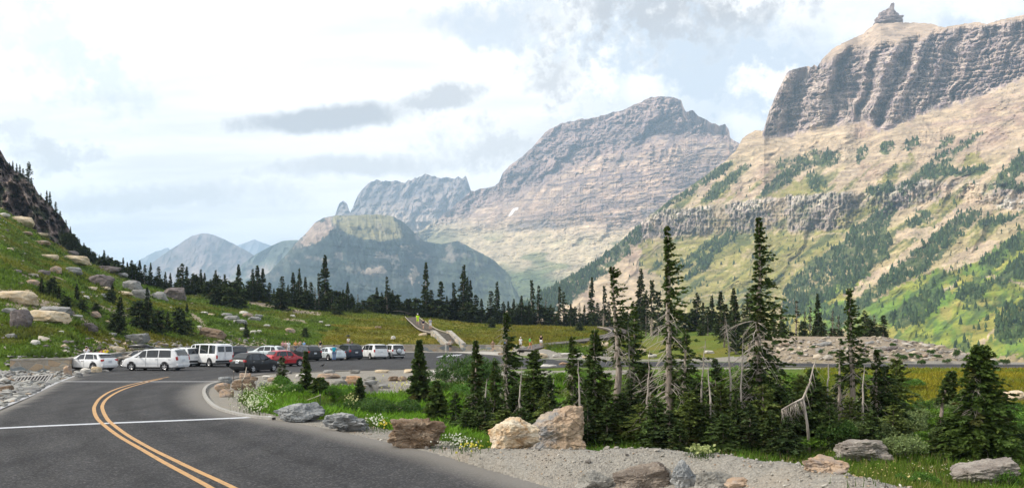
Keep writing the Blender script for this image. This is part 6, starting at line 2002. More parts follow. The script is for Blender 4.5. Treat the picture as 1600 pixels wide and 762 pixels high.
# ------------------------------------------------------------------ broad-leaved shrubs
def shrub_mesh(seed, n=2600, leaf=0.085, col=(0.07, 0.125, 0.03), lobes=9):
    rs = np.random.RandomState(seed)
    c = rs.normal(0, 1, (lobes, 3)) * np.array([0.42, 0.42, 0.0])
    c[:, 2] = rs.uniform(0.25, 0.62, lobes)
    r = rs.uniform(0.28, 0.46, lobes)
    k_ = rs.randint(0, lobes, n)
    d = rs.normal(size=(n, 3))
    d /= np.linalg.norm(d, axis=1)[:, None]
    d[:, 2] = np.abs(d[:, 2]) * 1.0 - 0.25 * (rs.rand(n) < 0.3)
    P = c[k_] + d * (r[k_] * rs.uniform(0.55, 1.1, n) ** 0.5)[:, None]
    P[:, 2] = np.maximum(P[:, 2], 0.02)
    t = rs.normal(size=(n, 3)) + np.array([0, 0, 0.5])
    t /= np.linalg.norm(t, axis=1)[:, None]
    a = np.cross(t, rs.normal(size=(n, 3)))
    a /= np.linalg.norm(a, axis=1)[:, None]
    l = leaf * rs.uniform(0.6, 1.4, n)
    V = np.stack([P, P + t * (l * 0.5)[:, None] + a * (l * 0.28)[:, None], P + t * l[:, None], P + t * (l * 0.5)[:, None] - a * (l * 0.28)[:, None]], 1).reshape(-1, 3)
    cc = np.array(col)[None] * rs.uniform(0.6, 1.5, (n, 1)) + rs.rand(n, 1) ** 3 * np.array([0.05, 0.05, 0.01])
    return np_mesh('leaves', V, np.arange(n * 4).reshape(n, 4), colors=np.repeat(cc, 4, 0))


def stems_mesh(seed):
    rs = np.random.RandomState(seed)
    m = 12
    a = rs.uniform(0, 6.28, m)
    s = np.linspace(0, 1, 4)
    P = np.stack([np.cos(a)[:, None] * s * 0.5, np.sin(a)[:, None] * s * 0.5, s[None] * rs.uniform(0.4, 0.8, (m, 1))], -1)
    v, f = tubes_np(P, 0.016 * np.ones((m, 1)) * (1 - 0.7 * s)[None], 4)
    return np_mesh('stems', v, f)


def build_shrubs():
    rs = random.Random(31)
    st = stems_mesh(5)
    st.materials.append(M_BARK)
    pr = {
        'green': [shrub_mesh(1100 + j, 3200, 0.075, (0.072, 0.160, 0.026)) for j in range(2)],
        'deep': [shrub_mesh(1110 + j, 3600, 0.075, (0.046, 0.100, 0.024)) for j in range(2)],
        'willow': [shrub_mesh(1120 + j, 3600, 0.085, (0.155, 0.205, 0.085)) for j in range(2)],
        'bright': [shrub_mesh(1130 + j, 3200, 0.085, (0.115, 0.215, 0.028)) for j in range(2)],
    }
    for ms in pr.values():
        for m_ in ms:
            m_.materials.append(M_LEAF)

    def put(u, by, w, h, kd, lab, group=None, Y=None):
        p = at(u, Y) if Y else on_ground(u, by, 15)
        s = p.y / F
        e = empty('shrub', p, rs.uniform(0, 6.28), lab, 'shrub', group)
        k_ = w * s / 1.55
        e.scale = (k_, k_, h * s / 0.98)
        link('leaves', rs.choice(pr[kd]), None, e)
        link('stems', st, None, e)
    big = [(733, 598, 78, 44, 'deep', 'big rounded deep-green bush at the edge of the car park'), (700, 602, 46, 32, 'deep', 'left flank bush of the big rounded one by the car park'), (760, 600, 48, 38, 'deep', 'right flank bush of the big rounded one by the car park'),
           (690, 612, 60, 22, 'green', 'low green bush in front of the big rounded bush'), (740, 622, 64, 26, 'green', 'spreading green bush below the big rounded bush'), (800, 604, 40, 26, 'green', 'green bush behind the lopsided fir'), (780, 616, 46, 24, 'green', 'green bush between slim fir and lopsided fir'),
           (876, 604, 44, 24, 'bright', 'bright green bush beside the short white snag'), (908, 592, 40, 20, 'bright', 'yellow-green bush at the far road edge'), (846, 612, 40, 24, 'bright', 'bright green bush left of the short white snag'),
           (1000, 640, 50, 30, 'green', 'green bush behind the leaning flag-shaped fir'), (1090, 610, 50, 32, 'bright', 'bright bush between the very tall fir and the snags'), (1120, 598, 40, 26, 'bright', 'bright bush behind the silver snags'),
           (1390, 610, 60, 28, 'green', 'rounded green bush in the far corner of the golden meadow'), (1412, 606, 44, 18, 'green', 'low green bush right of the rounded one in the golden meadow'), (1250, 606, 40, 24, 'bright', 'bright bush right of the tallest fir'),
           (605, 650, 74, 28, 'deep', 'dark leafy bush behind the brown block'), (1022, 652, 46, 34, 'bright', 'bright leafy bush in the gap right of the flag-shaped fir'), (1100, 656, 44, 30, 'bright', 'bright leafy bush in the gap before the snags'), (1222, 640, 44, 30, 'green', 'leafy bush in the gap right of the tallest fir'), (890, 660, 44, 26, 'green', 'leafy bush in the gap right of the big tan boulder'), (1300, 650, 46, 30, 'willow', 'pale leafy bush behind the dead leaning tree'), (560, 648, 54, 24, 'deep', 'dark leafy bush behind the creased grey boulder'), (640, 652, 44, 22, 'deep', 'dark leafy bush right behind the brown block'), (520, 632, 40, 20, 'green', 'leafy bush behind the rounded grey boulder'),
           (438, 612, 44, 26, 'green', 'leafy bush above the white flowers'), (420, 622, 40, 20, 'bright', 'pale leafy bush among the white flowers'), (460, 620, 44, 22, 'green', 'leafy bush left of the dense low fir'),
           (712, 680, 40, 24, 'deep', 'dark bush right of the brown block'), (745, 684, 44, 30, 'deep', 'dark bush left of the cream boulder')]
    for b in big:
        put(*b)
    # pale willows that fill the right-hand meadow
    zone = [('willow', 'grey-green willow in the thicket before the golden meadow'), ('bright', 'bright green willow in the thicket before the golden meadow'), ('green', 'mid-green willow in the thicket before the golden meadow'), ('deep', 'dark green willow in the thicket before the golden meadow')]
    i = 0
    for row, (Y, hp) in enumerate(((40, 30), (36, 34), (32.5, 40), (29.5, 44), (27, 46))):
        u = 1240 + row * 7
        while u < 1640:
            kd, lab = zone[rs.choice([0, 0, 0, 1, 1, 2, 3] if u < 1520 else [1, 1, 2, 2, 1, 3])]
            if u > 1520:
                lab = lab.replace('thicket before the golden meadow', 'bushes at the far right')
            put(u, 0, rs.uniform(44, 74) * 33 / Y * 1.0, hp * rs.uniform(0.7, 1.1) * (0.75 if kd == 'bright' else 1), kd, lab, 'willows of the right-hand meadow', Y=Y + rs.uniform(-1.2, 1.2))
            u += rs.uniform(30, 48) * 33 / Y
            i += 1
    # leafy plants beneath the firs
    for u, by, w, h, kd in [(1085, 694, 40, 26, 'deep'), (1075, 700, 44, 22, 'green'), (1108, 704, 40, 24, 'green'), (1130, 708, 38, 26, 'bright'), (1150, 712, 36, 18, 'green'), (1010, 690, 40, 18, 'green'), (975, 688, 44, 20, 'green'), (1180, 712, 40, 22, 'green'), (1215, 716, 44, 22, 'deep'), (1250, 716, 40, 22, 'deep'), (930, 690, 40, 18, 'green'), (1280, 712, 40, 24, 'deep'), (1440, 712, 46, 24, 'green'), (1570, 712, 50, 30, 'green')]:
        put(u, by, w, h, kd, 'leafy plant at the feet of the firs behind the gravel heap', 'leafy plants behind the gravel heap', Y=float(np.interp(u, [900, 1100, 1300, 1600], [25.5, 24.2, 22.5, 21.5])))
    for u, by, w, h in [(1210, 541, 14, 6), (1283, 553, 12, 6), (1402, 560, 15, 7), (1412, 566, 18, 9), (1455, 556, 15, 8), (1436, 563, 12, 7), (1380, 566, 13, 7), (1330, 560, 12, 6), (1300, 556, 14, 6), (1345, 551, 12, 5), (1372, 554, 16, 7), (1425, 559, 14, 6), (1250, 556, 14, 6), (1270, 546, 12, 5), (1318, 540, 14, 6), (1352, 566, 16, 6), (1395, 543, 14, 6), (1465, 561, 14, 6), (1510, 566, 14, 6), (1236, 550, 12, 5), (1440, 572, 18, 8), (1480, 568, 16, 6), (1495, 563, 12, 14), (1555, 573, 16, 8), (1570, 572, 18, 9)]:
        put(u, by, w * 0.72, h * 1.35, 'deep', 'small dark shrub dotted on the gravel bank', 'shrubs on the gravel bank')


build_shrubs()
# ------------------------------------------------------------------ stone walls, steps, boardwalks
def masonry(name, scale=1.3):
    m, k, b = new_mat(name)
    P = k.geo()
    w = k.noise(P, 2.0, 3, 0.6, out=1)
    vm = k.n('ShaderNodeVectorMath', operation='MULTIPLY_ADD')
    k.set(vm.inputs[0], w)
    vm.inputs[1].default_value = (0.25, 0.25, 0.25)
    k.set(vm.inputs[2], P)
    Q = k.mapping(vm.outputs[0], scale=(1, 1, 1.7))
    cx, cy, cz = k.sep(k.vor(Q, scale, out=1))
    e = k.vor(Q, scale, feature='DISTANCE_TO_EDGE')
    n = k.noise(P, 6, 4, 0.6)
    c = k.mix(cx, (0.28, 0.25, 0.21), (0.50, 0.42, 0.31))
    c = k.mix(k.rng(cy, 0.66, 0.74), c, (0.19, 0.215, 0.225))
    c = k.mix(k.rng(cz, 0.82, 0.88), c, (0.40, 0.30, 0.20))
    c = k.mix(k.m('MULTIPLY', k.rng(n, 0.5, 0.7), 0.4), c, (0.13, 0.11, 0.10))
    c = k.mix(k.rng(e, 0.02, 0.06, 1.0, 0.0), c, (0.33, 0.31, 0.27))
    k.set(b.inputs['Base Color'], c)
    b.inputs['Roughness'].default_value = 0.92
    k.set(b.inputs['Normal'], k.bump(k.m('ADD', k.m('MINIMUM', e, 0.1), k.m('MULTIPLY', n, 0.05)), 0.8, 0.3))
    return m


M_STONE = masonry('wall_masonry')
M_CAP = plain('wall_cap_stone', (0.34, 0.315, 0.275), 0.9, spec=0.2, var=0.25, scale=1.2)
M_STEP = plain('step_stone', (0.30, 0.27, 0.235), 0.9, spec=0.2, var=0.2, scale=2.0)
M_WOOD = plain('weathered_boards', (0.27, 0.235, 0.20), 0.9, spec=0.15, var=0.3, scale=2.5)
M_WOODL = plain('pale_rail_wood', (0.34, 0.305, 0.26), 0.9, spec=0.15, var=0.2, scale=2.5)
M_WOODD = plain('dark_post_wood', (0.085, 0.068, 0.055), 0.9, spec=0.15, var=0.3, scale=3)


def wall_run(mb, pts, zb, zt, th):
    """solid wall along plan points with a bottom and top height per point"""
    n = len(pts)
    V, Fc = [], []
    for i, p in enumerate(pts):
        a = Vector(pts[max(i - 1, 0)][:2])
        b = Vector(pts[min(i + 1, n - 1)][:2])
        t = (b - a).normalized()
        nr = Vector((-t.y, t.x)) * th / 2
        c = Vector(p[:2])
        for q in (c - nr, c + nr):
            V += [(q.x, q.y, zb[i]), (q.x, q.y, zt[i])]
    for i in range(n - 1):
        o, q = 4 * i, 4 * i + 4
        Fc += [(o, q, q + 1, o + 1), (o + 3, q + 3, q + 2, o + 2), (o + 1, q + 1, q + 3, o + 3), (o + 2, q + 2, q, o)]
    Fc += [(0, 1, 3, 2), (4 * n - 4, 4 * n - 2, 4 * n - 1, 4 * n - 3)]
    mb.add(V, Fc)


def fine(pts, step=2.0):
    out = []
    for a, b in zip(pts[:-1], pts[1:]):
        d = math.hypot(b[0] - a[0], b[1] - a[1])
        m_ = max(1, int(d / step))
        for j in range(m_):
            t = j / m_
            out.append((a[0] + (b[0] - a[0]) * t, a[1] + (b[1] - a[1]) * t))
    out.append(tuple(pts[-1][:2]))
    return out


def build_walls():
    def W(u, Y):
        return ((u - 800) / F * Y, Y)
    rs = random.Random(3)
    for pts, ztop, lab in (
            ([W(16, 67.6), W(60, 68.4), W(105, 69.2), W(140, 76.5), W(175, 85.2), W(270, 106.3), W(381, 124.4), W(500, 132.6), W(625, 139.3), W(697.5, 140.2)], [1.08, 1.25], 'long low stone wall with a pale cap behind the parked cars'),
            ([W(724, 140.2), W(760, 140.0), W(797, 138.5)], [1.25, 1.15], 'short stone wall of coloured blocks to the right of the steps')):
        P = fine(pts)
        e = empty('stone_wall', (P[0][0], P[0][1], 0), 0, lab, 'stone wall')
        n = len(P)
        base = Vector((P[0][0], P[0][1]))
        P0 = [(p[0] - base.x, p[1] - base.y) for p in P]
        zt = [ztop[0] + (ztop[1] - ztop[0]) * i / (n - 1) + rs.uniform(-0.03, 0.03) for i in range(n)]
        mb = MB()
        wall_run(mb, P0, [-0.3] * n, [z - 0.14 for z in zt], 0.5)
        mb.build('masonry', M_STONE, e)
        mb = MB()
        wall_run(mb, P0, [z - 0.138 for z in zt], zt, 0.62)
        mb.build('cap', M_CAP, e)
    # stone steps with sloping side walls
    A = Vector((unproj(712, 549, 140.0).x, 140.0, 0.1))
    B = Vector((unproj(690, 521, 146.5).x, 146.5, 3.0))
    d = Vector((B.x - A.x, B.y - A.y, 0))
    run = d.length
    d.normalize()
    nr = Vector((-d.y, d.x, 0))
    rz = math.atan2(d.y, d.x)
    e = empty('stone_steps', A, rz, 'stone stairway with sloping capped side walls climbing from the car park', 'steps')
    mb = MB()
    ns = 14
    for i in range(ns):
        z1 = (i + 1) * (B.z - A.z) / ns
        x0 = i * run / ns
        mb.box((x0 + run / ns / 2, 0, z1 / 2 - 0.1), (run / ns + 0.001, 2.3, z1 + 0.2))
    mb.build('steps', M_STEP, e)
    mb = MB()
    for i in range(ns):
        z1 = (i + 1) * (B.z - A.z) / ns
        mb.box((i * run / ns + 0.10, 0, z1 + 0.022), (0.34, 2.28, 0.04))
    mb.build('treads', M_CAP, e)
    for sgn in (1, -1):
        mb = MB()
        y = sgn * 1.42
        P0 = [(-0.15, y), (0.3, y), (run - 0.2, y), (run + 0.9, y)]
        zt = [1.25, 1.3, B.z + 0.30, B.z + 0.32]
        wall_run(mb, P0, [-0.4] * 4, zt, 0.5)
        pr = mb.build('parapet', M_STONE, e)
        mb = MB()
        wall_run(mb, P0, [z + 0.002 for z in zt], [z + 0.15 for z in zt], 0.62)
        mb.build('cap', M_CAP, pr)
    # wooden walkway above the stone steps
    e = empty('boardwalk_stairs', (0, 0, 0), 0, 'weathered wooden stair walkway climbing the golden meadow to the treeline', 'boardwalk')
    C = [unproj(688, 520.5, 147.5), unproj(674, 517, 152), unproj(664, 512, 160), unproj(655, 505, 175), unproj(647, 498.5, 194), unproj(643, 494.5, 206)]
    P = smooth_line(C, 6)
    for i, p in enumerate(P):
        p.z = max(p.z, tz(p.x, p.y) + 0.15)
    mb, mr, mp = MB(), MB(), MB()
    hw = 1.5
    for i in range(len(P) - 1):
        a, b = P[i], P[i + 1]
        t = (b - a)
        t.z = 0
        t.normalize()
        n_ = Vector((-t.y, t.x, 0))
        ang = math.atan2(t.y, t.x)
        L = (Vector((b.x, b.y)) - Vector((a.x, a.y))).length
        k_ = max(1, int(L / 0.9))
        for j in range(k_):
            q = a.lerp(b, (j + 0.5) / k_)
            mb.box((q.x, q.y, q.z - 0.06 + (j % 2) * 0.012), (L / k_ * 0.93, hw * 2, 0.10), Matrix.Rotation(ang, 3, 'Z'))
            mp.box((q.x - t.x * L / k_ * 0.5, q.y - t.y * L / k_ * 0.5, q.z - 0.24), (0.05, hw * 2, 0.3), Matrix.Rotation(ang, 3, 'Z'))
    mb.build('deck', M_WOOD, e)
    mp.build('risers', M_WOODD, e)
    for sgn in (1, -1):
        mr = MB()
        mr.tube([p + Vector((0, 0, 0.12)) + Vector((-(P[min(i + 1, len(P) - 1)] - P[max(i - 1, 0)]).normalized().y, (P[min(i + 1, len(P) - 1)] - P[max(i - 1, 0)]).normalized().x, 0)) * sgn * (hw + 0.1) for i, p in enumerate(P)], 0.085, 4)
        mr.build('side_rail', M_WOODL, e)
    mb = MB()
    q0, q1 = unproj(613, 495.5, 207), unproj(650, 492.5, 212)
    for j in range(24):
        t = (j + 0.5) / 24
        q = q0.lerp(q1, t)
        q.z = max(q.z, tz(q.x, q.y) + 0.2) + 0.5
        mb.box((q.x, q.y, q.z), ((q1 - q0).length / 24 * 0.95, 3.4, 0.12), Matrix.Rotation(math.atan2((q1 - q0).y, (q1 - q0).x), 3, 'Z'))
    mb.build('platform', M_WOOD, e)
    mb = MB()
    mb.tube([q0 + Vector((0, -1.75, 0.45)), q1 + Vector((0, -1.75, 0.45))], 0.14, 4)
    mb.build('platform_edge', M_WOODL, e)
    # boardwalk on the right, curving across the meadow to the trees
    e = empty('boardwalk', (0, 0, 0), 0, 'dark-edged boardwalk on posts curving across the golden meadow to the trees', 'boardwalk')
    spec = [(822, 547.5, 122), (840, 543.5, 125), (858, 540.2, 128), (880, 537, 132), (900, 534.3, 136), (925, 530.3, 141), (946, 526.3, 147), (962, 521.8, 155), (967, 517.5, 165), (962, 514.3, 178), (952, 512.0, 192), (943, 510.6, 204)]
    C = [unproj(a, b, c) for a, b, c in spec]
    P = smooth_line(C, 5)
    for p in P:
        p.z = max(p.z, tz(p.x, p.y) + 0.25)
    mb, post = MB(), MB()
    hw = 1.35
    for i in range(len(P) - 1):
        a, b = P[i], P[i + 1]
        t = b - a
        t.z = 0
        t.normalize()
        ang = math.atan2(t.y, t.x)
        L = (b - a).length
        k_ = max(1, int(L / 0.5))
        for j in range(k_):
            q = a.lerp(b, (j + 0.5) / k_)
            mb.box((q.x, q.y, q.z), (L / k_ * 0.94, hw * 2, 0.08), Matrix.Rotation(ang, 3, 'Z'))
    mb.build('deck', plain('boardwalk_planks', (0.20, 0.185, 0.18), 0.85, spec=0.2, var=0.25, scale=2), e)
    for sgn in (1, -1):
        mr = MB()
        edge = []
        for i, p in enumerate(P):
            t = (P[min(i + 1, len(P) - 1)] - P[max(i - 1, 0)]).normalized()
            edge.append(p + Vector((-t.y, t.x, 0)) * sgn * (hw + 0.08))
        mr.tube([q + Vector((0, 0, 0.09)) for q in edge], 0.10, 4)
        mr.build('kerb_rail', M_WOODD if sgn < 0 else M_WOODL, e)
        mr = MB()
        mr.tube([q + Vector((0, 0, -0.2)) for q in edge], 0.17, 4)
        mr.build('edge_beam', M_WOODD, e)
        for i in range(1, len(edge) - 1, 4):
            q = edge[i]
            zb = tz(q.x, q.y) - 0.2
            if q.z - zb > 0.4:
                mp = MB()
                mp.box((q.x, q.y, (q.z - 0.1 + zb) / 2), (0.24, 0.24, q.z - 0.1 - zb))
                mp.build('post', M_WOODD, e)
    # storm drain on the left bank
    c = flat(50, 593, 0.15)
    e = empty('drain_grate', (c.x, c.y, tz(c.x, c.y)), 0, 'slanted metal drain grate with dark bars among the grey stones', 'drain')
    e.rotation_euler = (R(28), R(-4), R(3))
    steel = plain('drain_steel', (0.30, 0.29, 0.28), 0.6, metal=0.6)
    dark = plain('drain_shade_black', (0.01, 0.01, 0.01), 0.9)
    mb = MB()
    mb.box((0, 0, 0.10), (2.1, 0.95, 0.02))
    mb.build('shaft_shade', dark, e)  # solid black slab under the bars, painted shade instead of a hollow shaft
    mb = MB()
    for y in (-0.52, 0.52):
        mb.box((0, y, 0.14), (2.3, 0.10, 0.12))
    for x in (-1.1, 1.1):
        mb.box((x, 0, 0.14), (0.10, 0.94, 0.118))
    mb.build('frame', steel, e)
    mb = MB()
    for j in range(10):
        mb.box((-0.94 + j * 0.21, 0, 0.15), (0.075, 0.939, 0.09))
    mb.build('bars', steel, e)
    # rope barrier round the flowers
    rope = plain('rope', (0.42, 0.37, 0.29), 0.9, spec=0.1)
    stake = plain('steel_stake', (0.10, 0.085, 0.075), 0.7, metal=0.3)
    posts = []
    for u, by, hp, lab in ((365, 600, 20, 'thin stake behind the stone pile at the kerb bend'), (378, 630, 36, 'taller thin stake carrying the rope at the edge of the white flowers'), (500, 630, 12, 'short stake at the right end of the rope'), (385, 586, 12, 'thin stake behind the black hatchback')):
        p = on_ground(u, by, 20)
        h = hp * p.y / F
        e = empty('rope_stake', p, 0, lab, 'stake', 'stakes of the rope barrier')
        mb = MB()
        mb.tube([(0, 0, -0.2), (0.01, 0, h)], 0.025, 6)
        mb.build('rod', stake, e)
        mb = MB()
        mb.tube([(0.01, 0, h - 0.02), (0.01, 0, h + 0.05)], [0.035, 0.03], 8)
        mb.build('tip', M_WOODL, e)
        posts.append(p + Vector((0, 0, h)))
    mb = MB()
    a, b = posts[1] - Vector((0, 0, 0.1)), posts[2]
    pts = [a.lerp(b, t / 14) - Vector((0, 0, 0.62 * math.sin(math.pi * t / 14))) for t in range(15)]
    mb.tube(pts, 0.022, 5)
    a, b = posts[1], posts[3]
    pts2 = [a.lerp(b, t / 10) - Vector((0, 0, 0.2 * math.sin(math.pi * t / 10))) for t in range(11)]
    mb.tube(pts2, 0.022, 5)
    o = mb.build('rope', rope, smooth=True)
    tag(o, 'pale sagging rope strung past the white flowers beside the kerb', 'rope')


build_walls()
# ------------------------------------------------------------------ cars
def paint(name, col, rough=0.28, coat=0.7, metal=0.0):
    m, k, b = new_mat(name)
    n = k.noise(k.obj(), 3.0, 4, 0.6)
    k.set(b.inputs['Base Color'], k.mix(k.rng(n, 0.35, 0.7), col, tuple(x * 0.86 for x in col)))
    k.set(b.inputs['Roughness'], k.rng(n, 0.3, 0.7, rough, rough + 0.12))
    b.inputs['Coat Weight'].default_value = coat
    b.inputs['Coat Roughness'].default_value = 0.06
    b.inputs['Metallic'].default_value = metal
    b.inputs['Specular IOR Level'].default_value = 0.35
    return m


P_WHITE = paint('white_car_paint', (0.72, 0.73, 0.74))
P_SILVER = paint('silver_car_paint', (0.52, 0.56, 0.60), 0.3, 0.7, 0.35)
P_PALE = paint('pale_silver_car_paint', (0.60, 0.66, 0.68), 0.3, 0.7, 0.2)
P_BLACK = paint('black_car_paint', (0.006, 0.006, 0.007), 0.35, 0.15)
P_NAVY = paint('navy_car_paint', (0.010, 0.016, 0.032), 0.35, 0.2)
P_RED = paint('red_car_paint', (0.42, 0.012, 0.018))
P_GREY = paint('dark_grey_car_paint', (0.035, 0.037, 0.042))
P_BRONZE = paint('grey_beige_car_paint', (0.22, 0.20, 0.18), 0.3, 0.7, 0.3)
GLASS = plain('car_glass', (0.018, 0.022, 0.026), 0.07, spec=0.7, var=0.05)
GLASSL = plain('light_car_glass', (0.10, 0.125, 0.135), 0.08, spec=0.7, var=0.1)
RUBBER = plain('tyre_rubber', (0.016, 0.016, 0.017), 0.85, spec=0.2)
TRIM = plain('black_plastic', (0.020, 0.020, 0.021), 0.7, spec=0.3)
ALLOY = plain('alloy_rim', (0.55, 0.55, 0.56), 0.35, metal=0.7)
TAIL = plain('tail_lamp_red', (0.36, 0.012, 0.012), 0.15, spec=0.6)
LAMP = plain('clear_lamp', (0.62, 0.64, 0.66), 0.12, spec=0.7)
PLATE = plain('number_plate', (0.55, 0.58, 0.62), 0.5)
CHROME = plain('chrome', (0.6, 0.6, 0.6), 0.2, metal=0.9)

# outline of the roof line (x forward, z), normalised to length 1 about the middle and height 1
TYPES = {
    'hatch': dict(top=[(-0.5, 0.36), (-0.495, 0.55), (-0.472, 0.66), (-0.43, 0.74), (-0.345, 0.955), (-0.25, 0.995), (-0.02, 1.0), (0.07, 0.965), (0.26, 0.66), (0.40, 0.575), (0.47, 0.50), (0.495, 0.40), (0.5, 0.30)], belt=0.62,
                  win=[(-0.30, -0.07, -0.24, -0.065), (-0.05, 0.20, -0.045, 0.07)], quarter=(-0.40, -0.315, -0.335, -0.25), rg=(-0.44, -0.36), wb=0.60, ax=0.01, roofy=0.74),
    'minivan': dict(top=[(-0.5, 0.30), (-0.497, 0.55), (-0.488, 0.68), (-0.455, 0.86), (-0.42, 0.955), (-0.36, 0.99), (-0.05, 1.0), (0.12, 0.965), (0.33, 0.64), (0.42, 0.56), (0.48, 0.46), (0.5, 0.30)], belt=0.585,
                   win=[(-0.385, -0.17, -0.37, -0.17), (-0.155, 0.045, -0.155, 0.045), (0.06, 0.27, 0.06, 0.13)], quarter=None, rg=(-0.485, -0.425), wb=0.59, ax=0.015, roofy=0.80),
    'suv': dict(top=[(-0.5, 0.33), (-0.496, 0.55), (-0.487, 0.64), (-0.45, 0.86), (-0.42, 0.95), (-0.37, 0.985), (-0.05, 1.0), (0.07, 0.97), (0.21, 0.66), (0.38, 0.61), (0.46, 0.55), (0.49, 0.45), (0.5, 0.33)], belt=0.60,
                win=[(-0.42, -0.28, -0.39, -0.275), (-0.265, -0.08, -0.265, -0.08), (-0.065, 0.16, -0.065, 0.075)], quarter=None, rg=(-0.484, -0.425), wb=0.585, ax=0.01, roofy=0.78),
    'wagon': dict(top=[(-0.5, 0.36), (-0.496, 0.56), (-0.485, 0.64), (-0.44, 0.82), (-0.39, 0.94), (-0.33, 0.98), (-0.08, 1.0), (0.04, 0.965), (0.21, 0.66), (0.39, 0.59), (0.465, 0.52), (0.493, 0.42), (0.5, 0.33)], belt=0.62,
                  win=[(-0.40, -0.27, -0.355, -0.265), (-0.25, -0.09, -0.25, -0.09), (-0.075, 0.16, -0.075, 0.05)], quarter=None, rg=(-0.482, -0.405), wb=0.57, ax=0.015, roofy=0.76),
    'sedan': dict(top=[(-0.5, 0.36), (-0.495, 0.60), (-0.48, 0.72), (-0.37, 0.745), (-0.22, 0.95), (-0.15, 0.99), (-0.02, 1.0), (0.06, 0.96), (0.23, 0.66), (0.39, 0.58), (0.465, 0.51), (0.493, 0.42), (0.5, 0.33)], belt=0.63,
                  win=[(-0.25, -0.09, -0.19, -0.09), (-0.075, 0.17, -0.075, 0.06)], quarter=None, rg=(-0.355, -0.235), wb=0.58, ax=0.01, roofy=0.74),
    'van': dict(top=[(-0.5, 0.28), (-0.498, 0.55), (-0.494, 0.70), (-0.485, 0.90), (-0.465, 0.965), (-0.42, 0.99), (-0.1, 1.0), (0.20, 0.985), (0.25, 0.95), (0.335, 0.63), (0.43, 0.57), (0.485, 0.49), (0.495, 0.40), (0.5, 0.30)], belt=0.56,
                win=[(-0.46, -0.30, -0.46, -0.30), (-0.27, -0.02, -0.27, -0.02), (0.01, 0.125, 0.01, 0.125), (0.15, 0.295, 0.15, 0.23)], quarter=None, rg=None, wb=0.635, ax=-0.012, roofy=0.86),
}


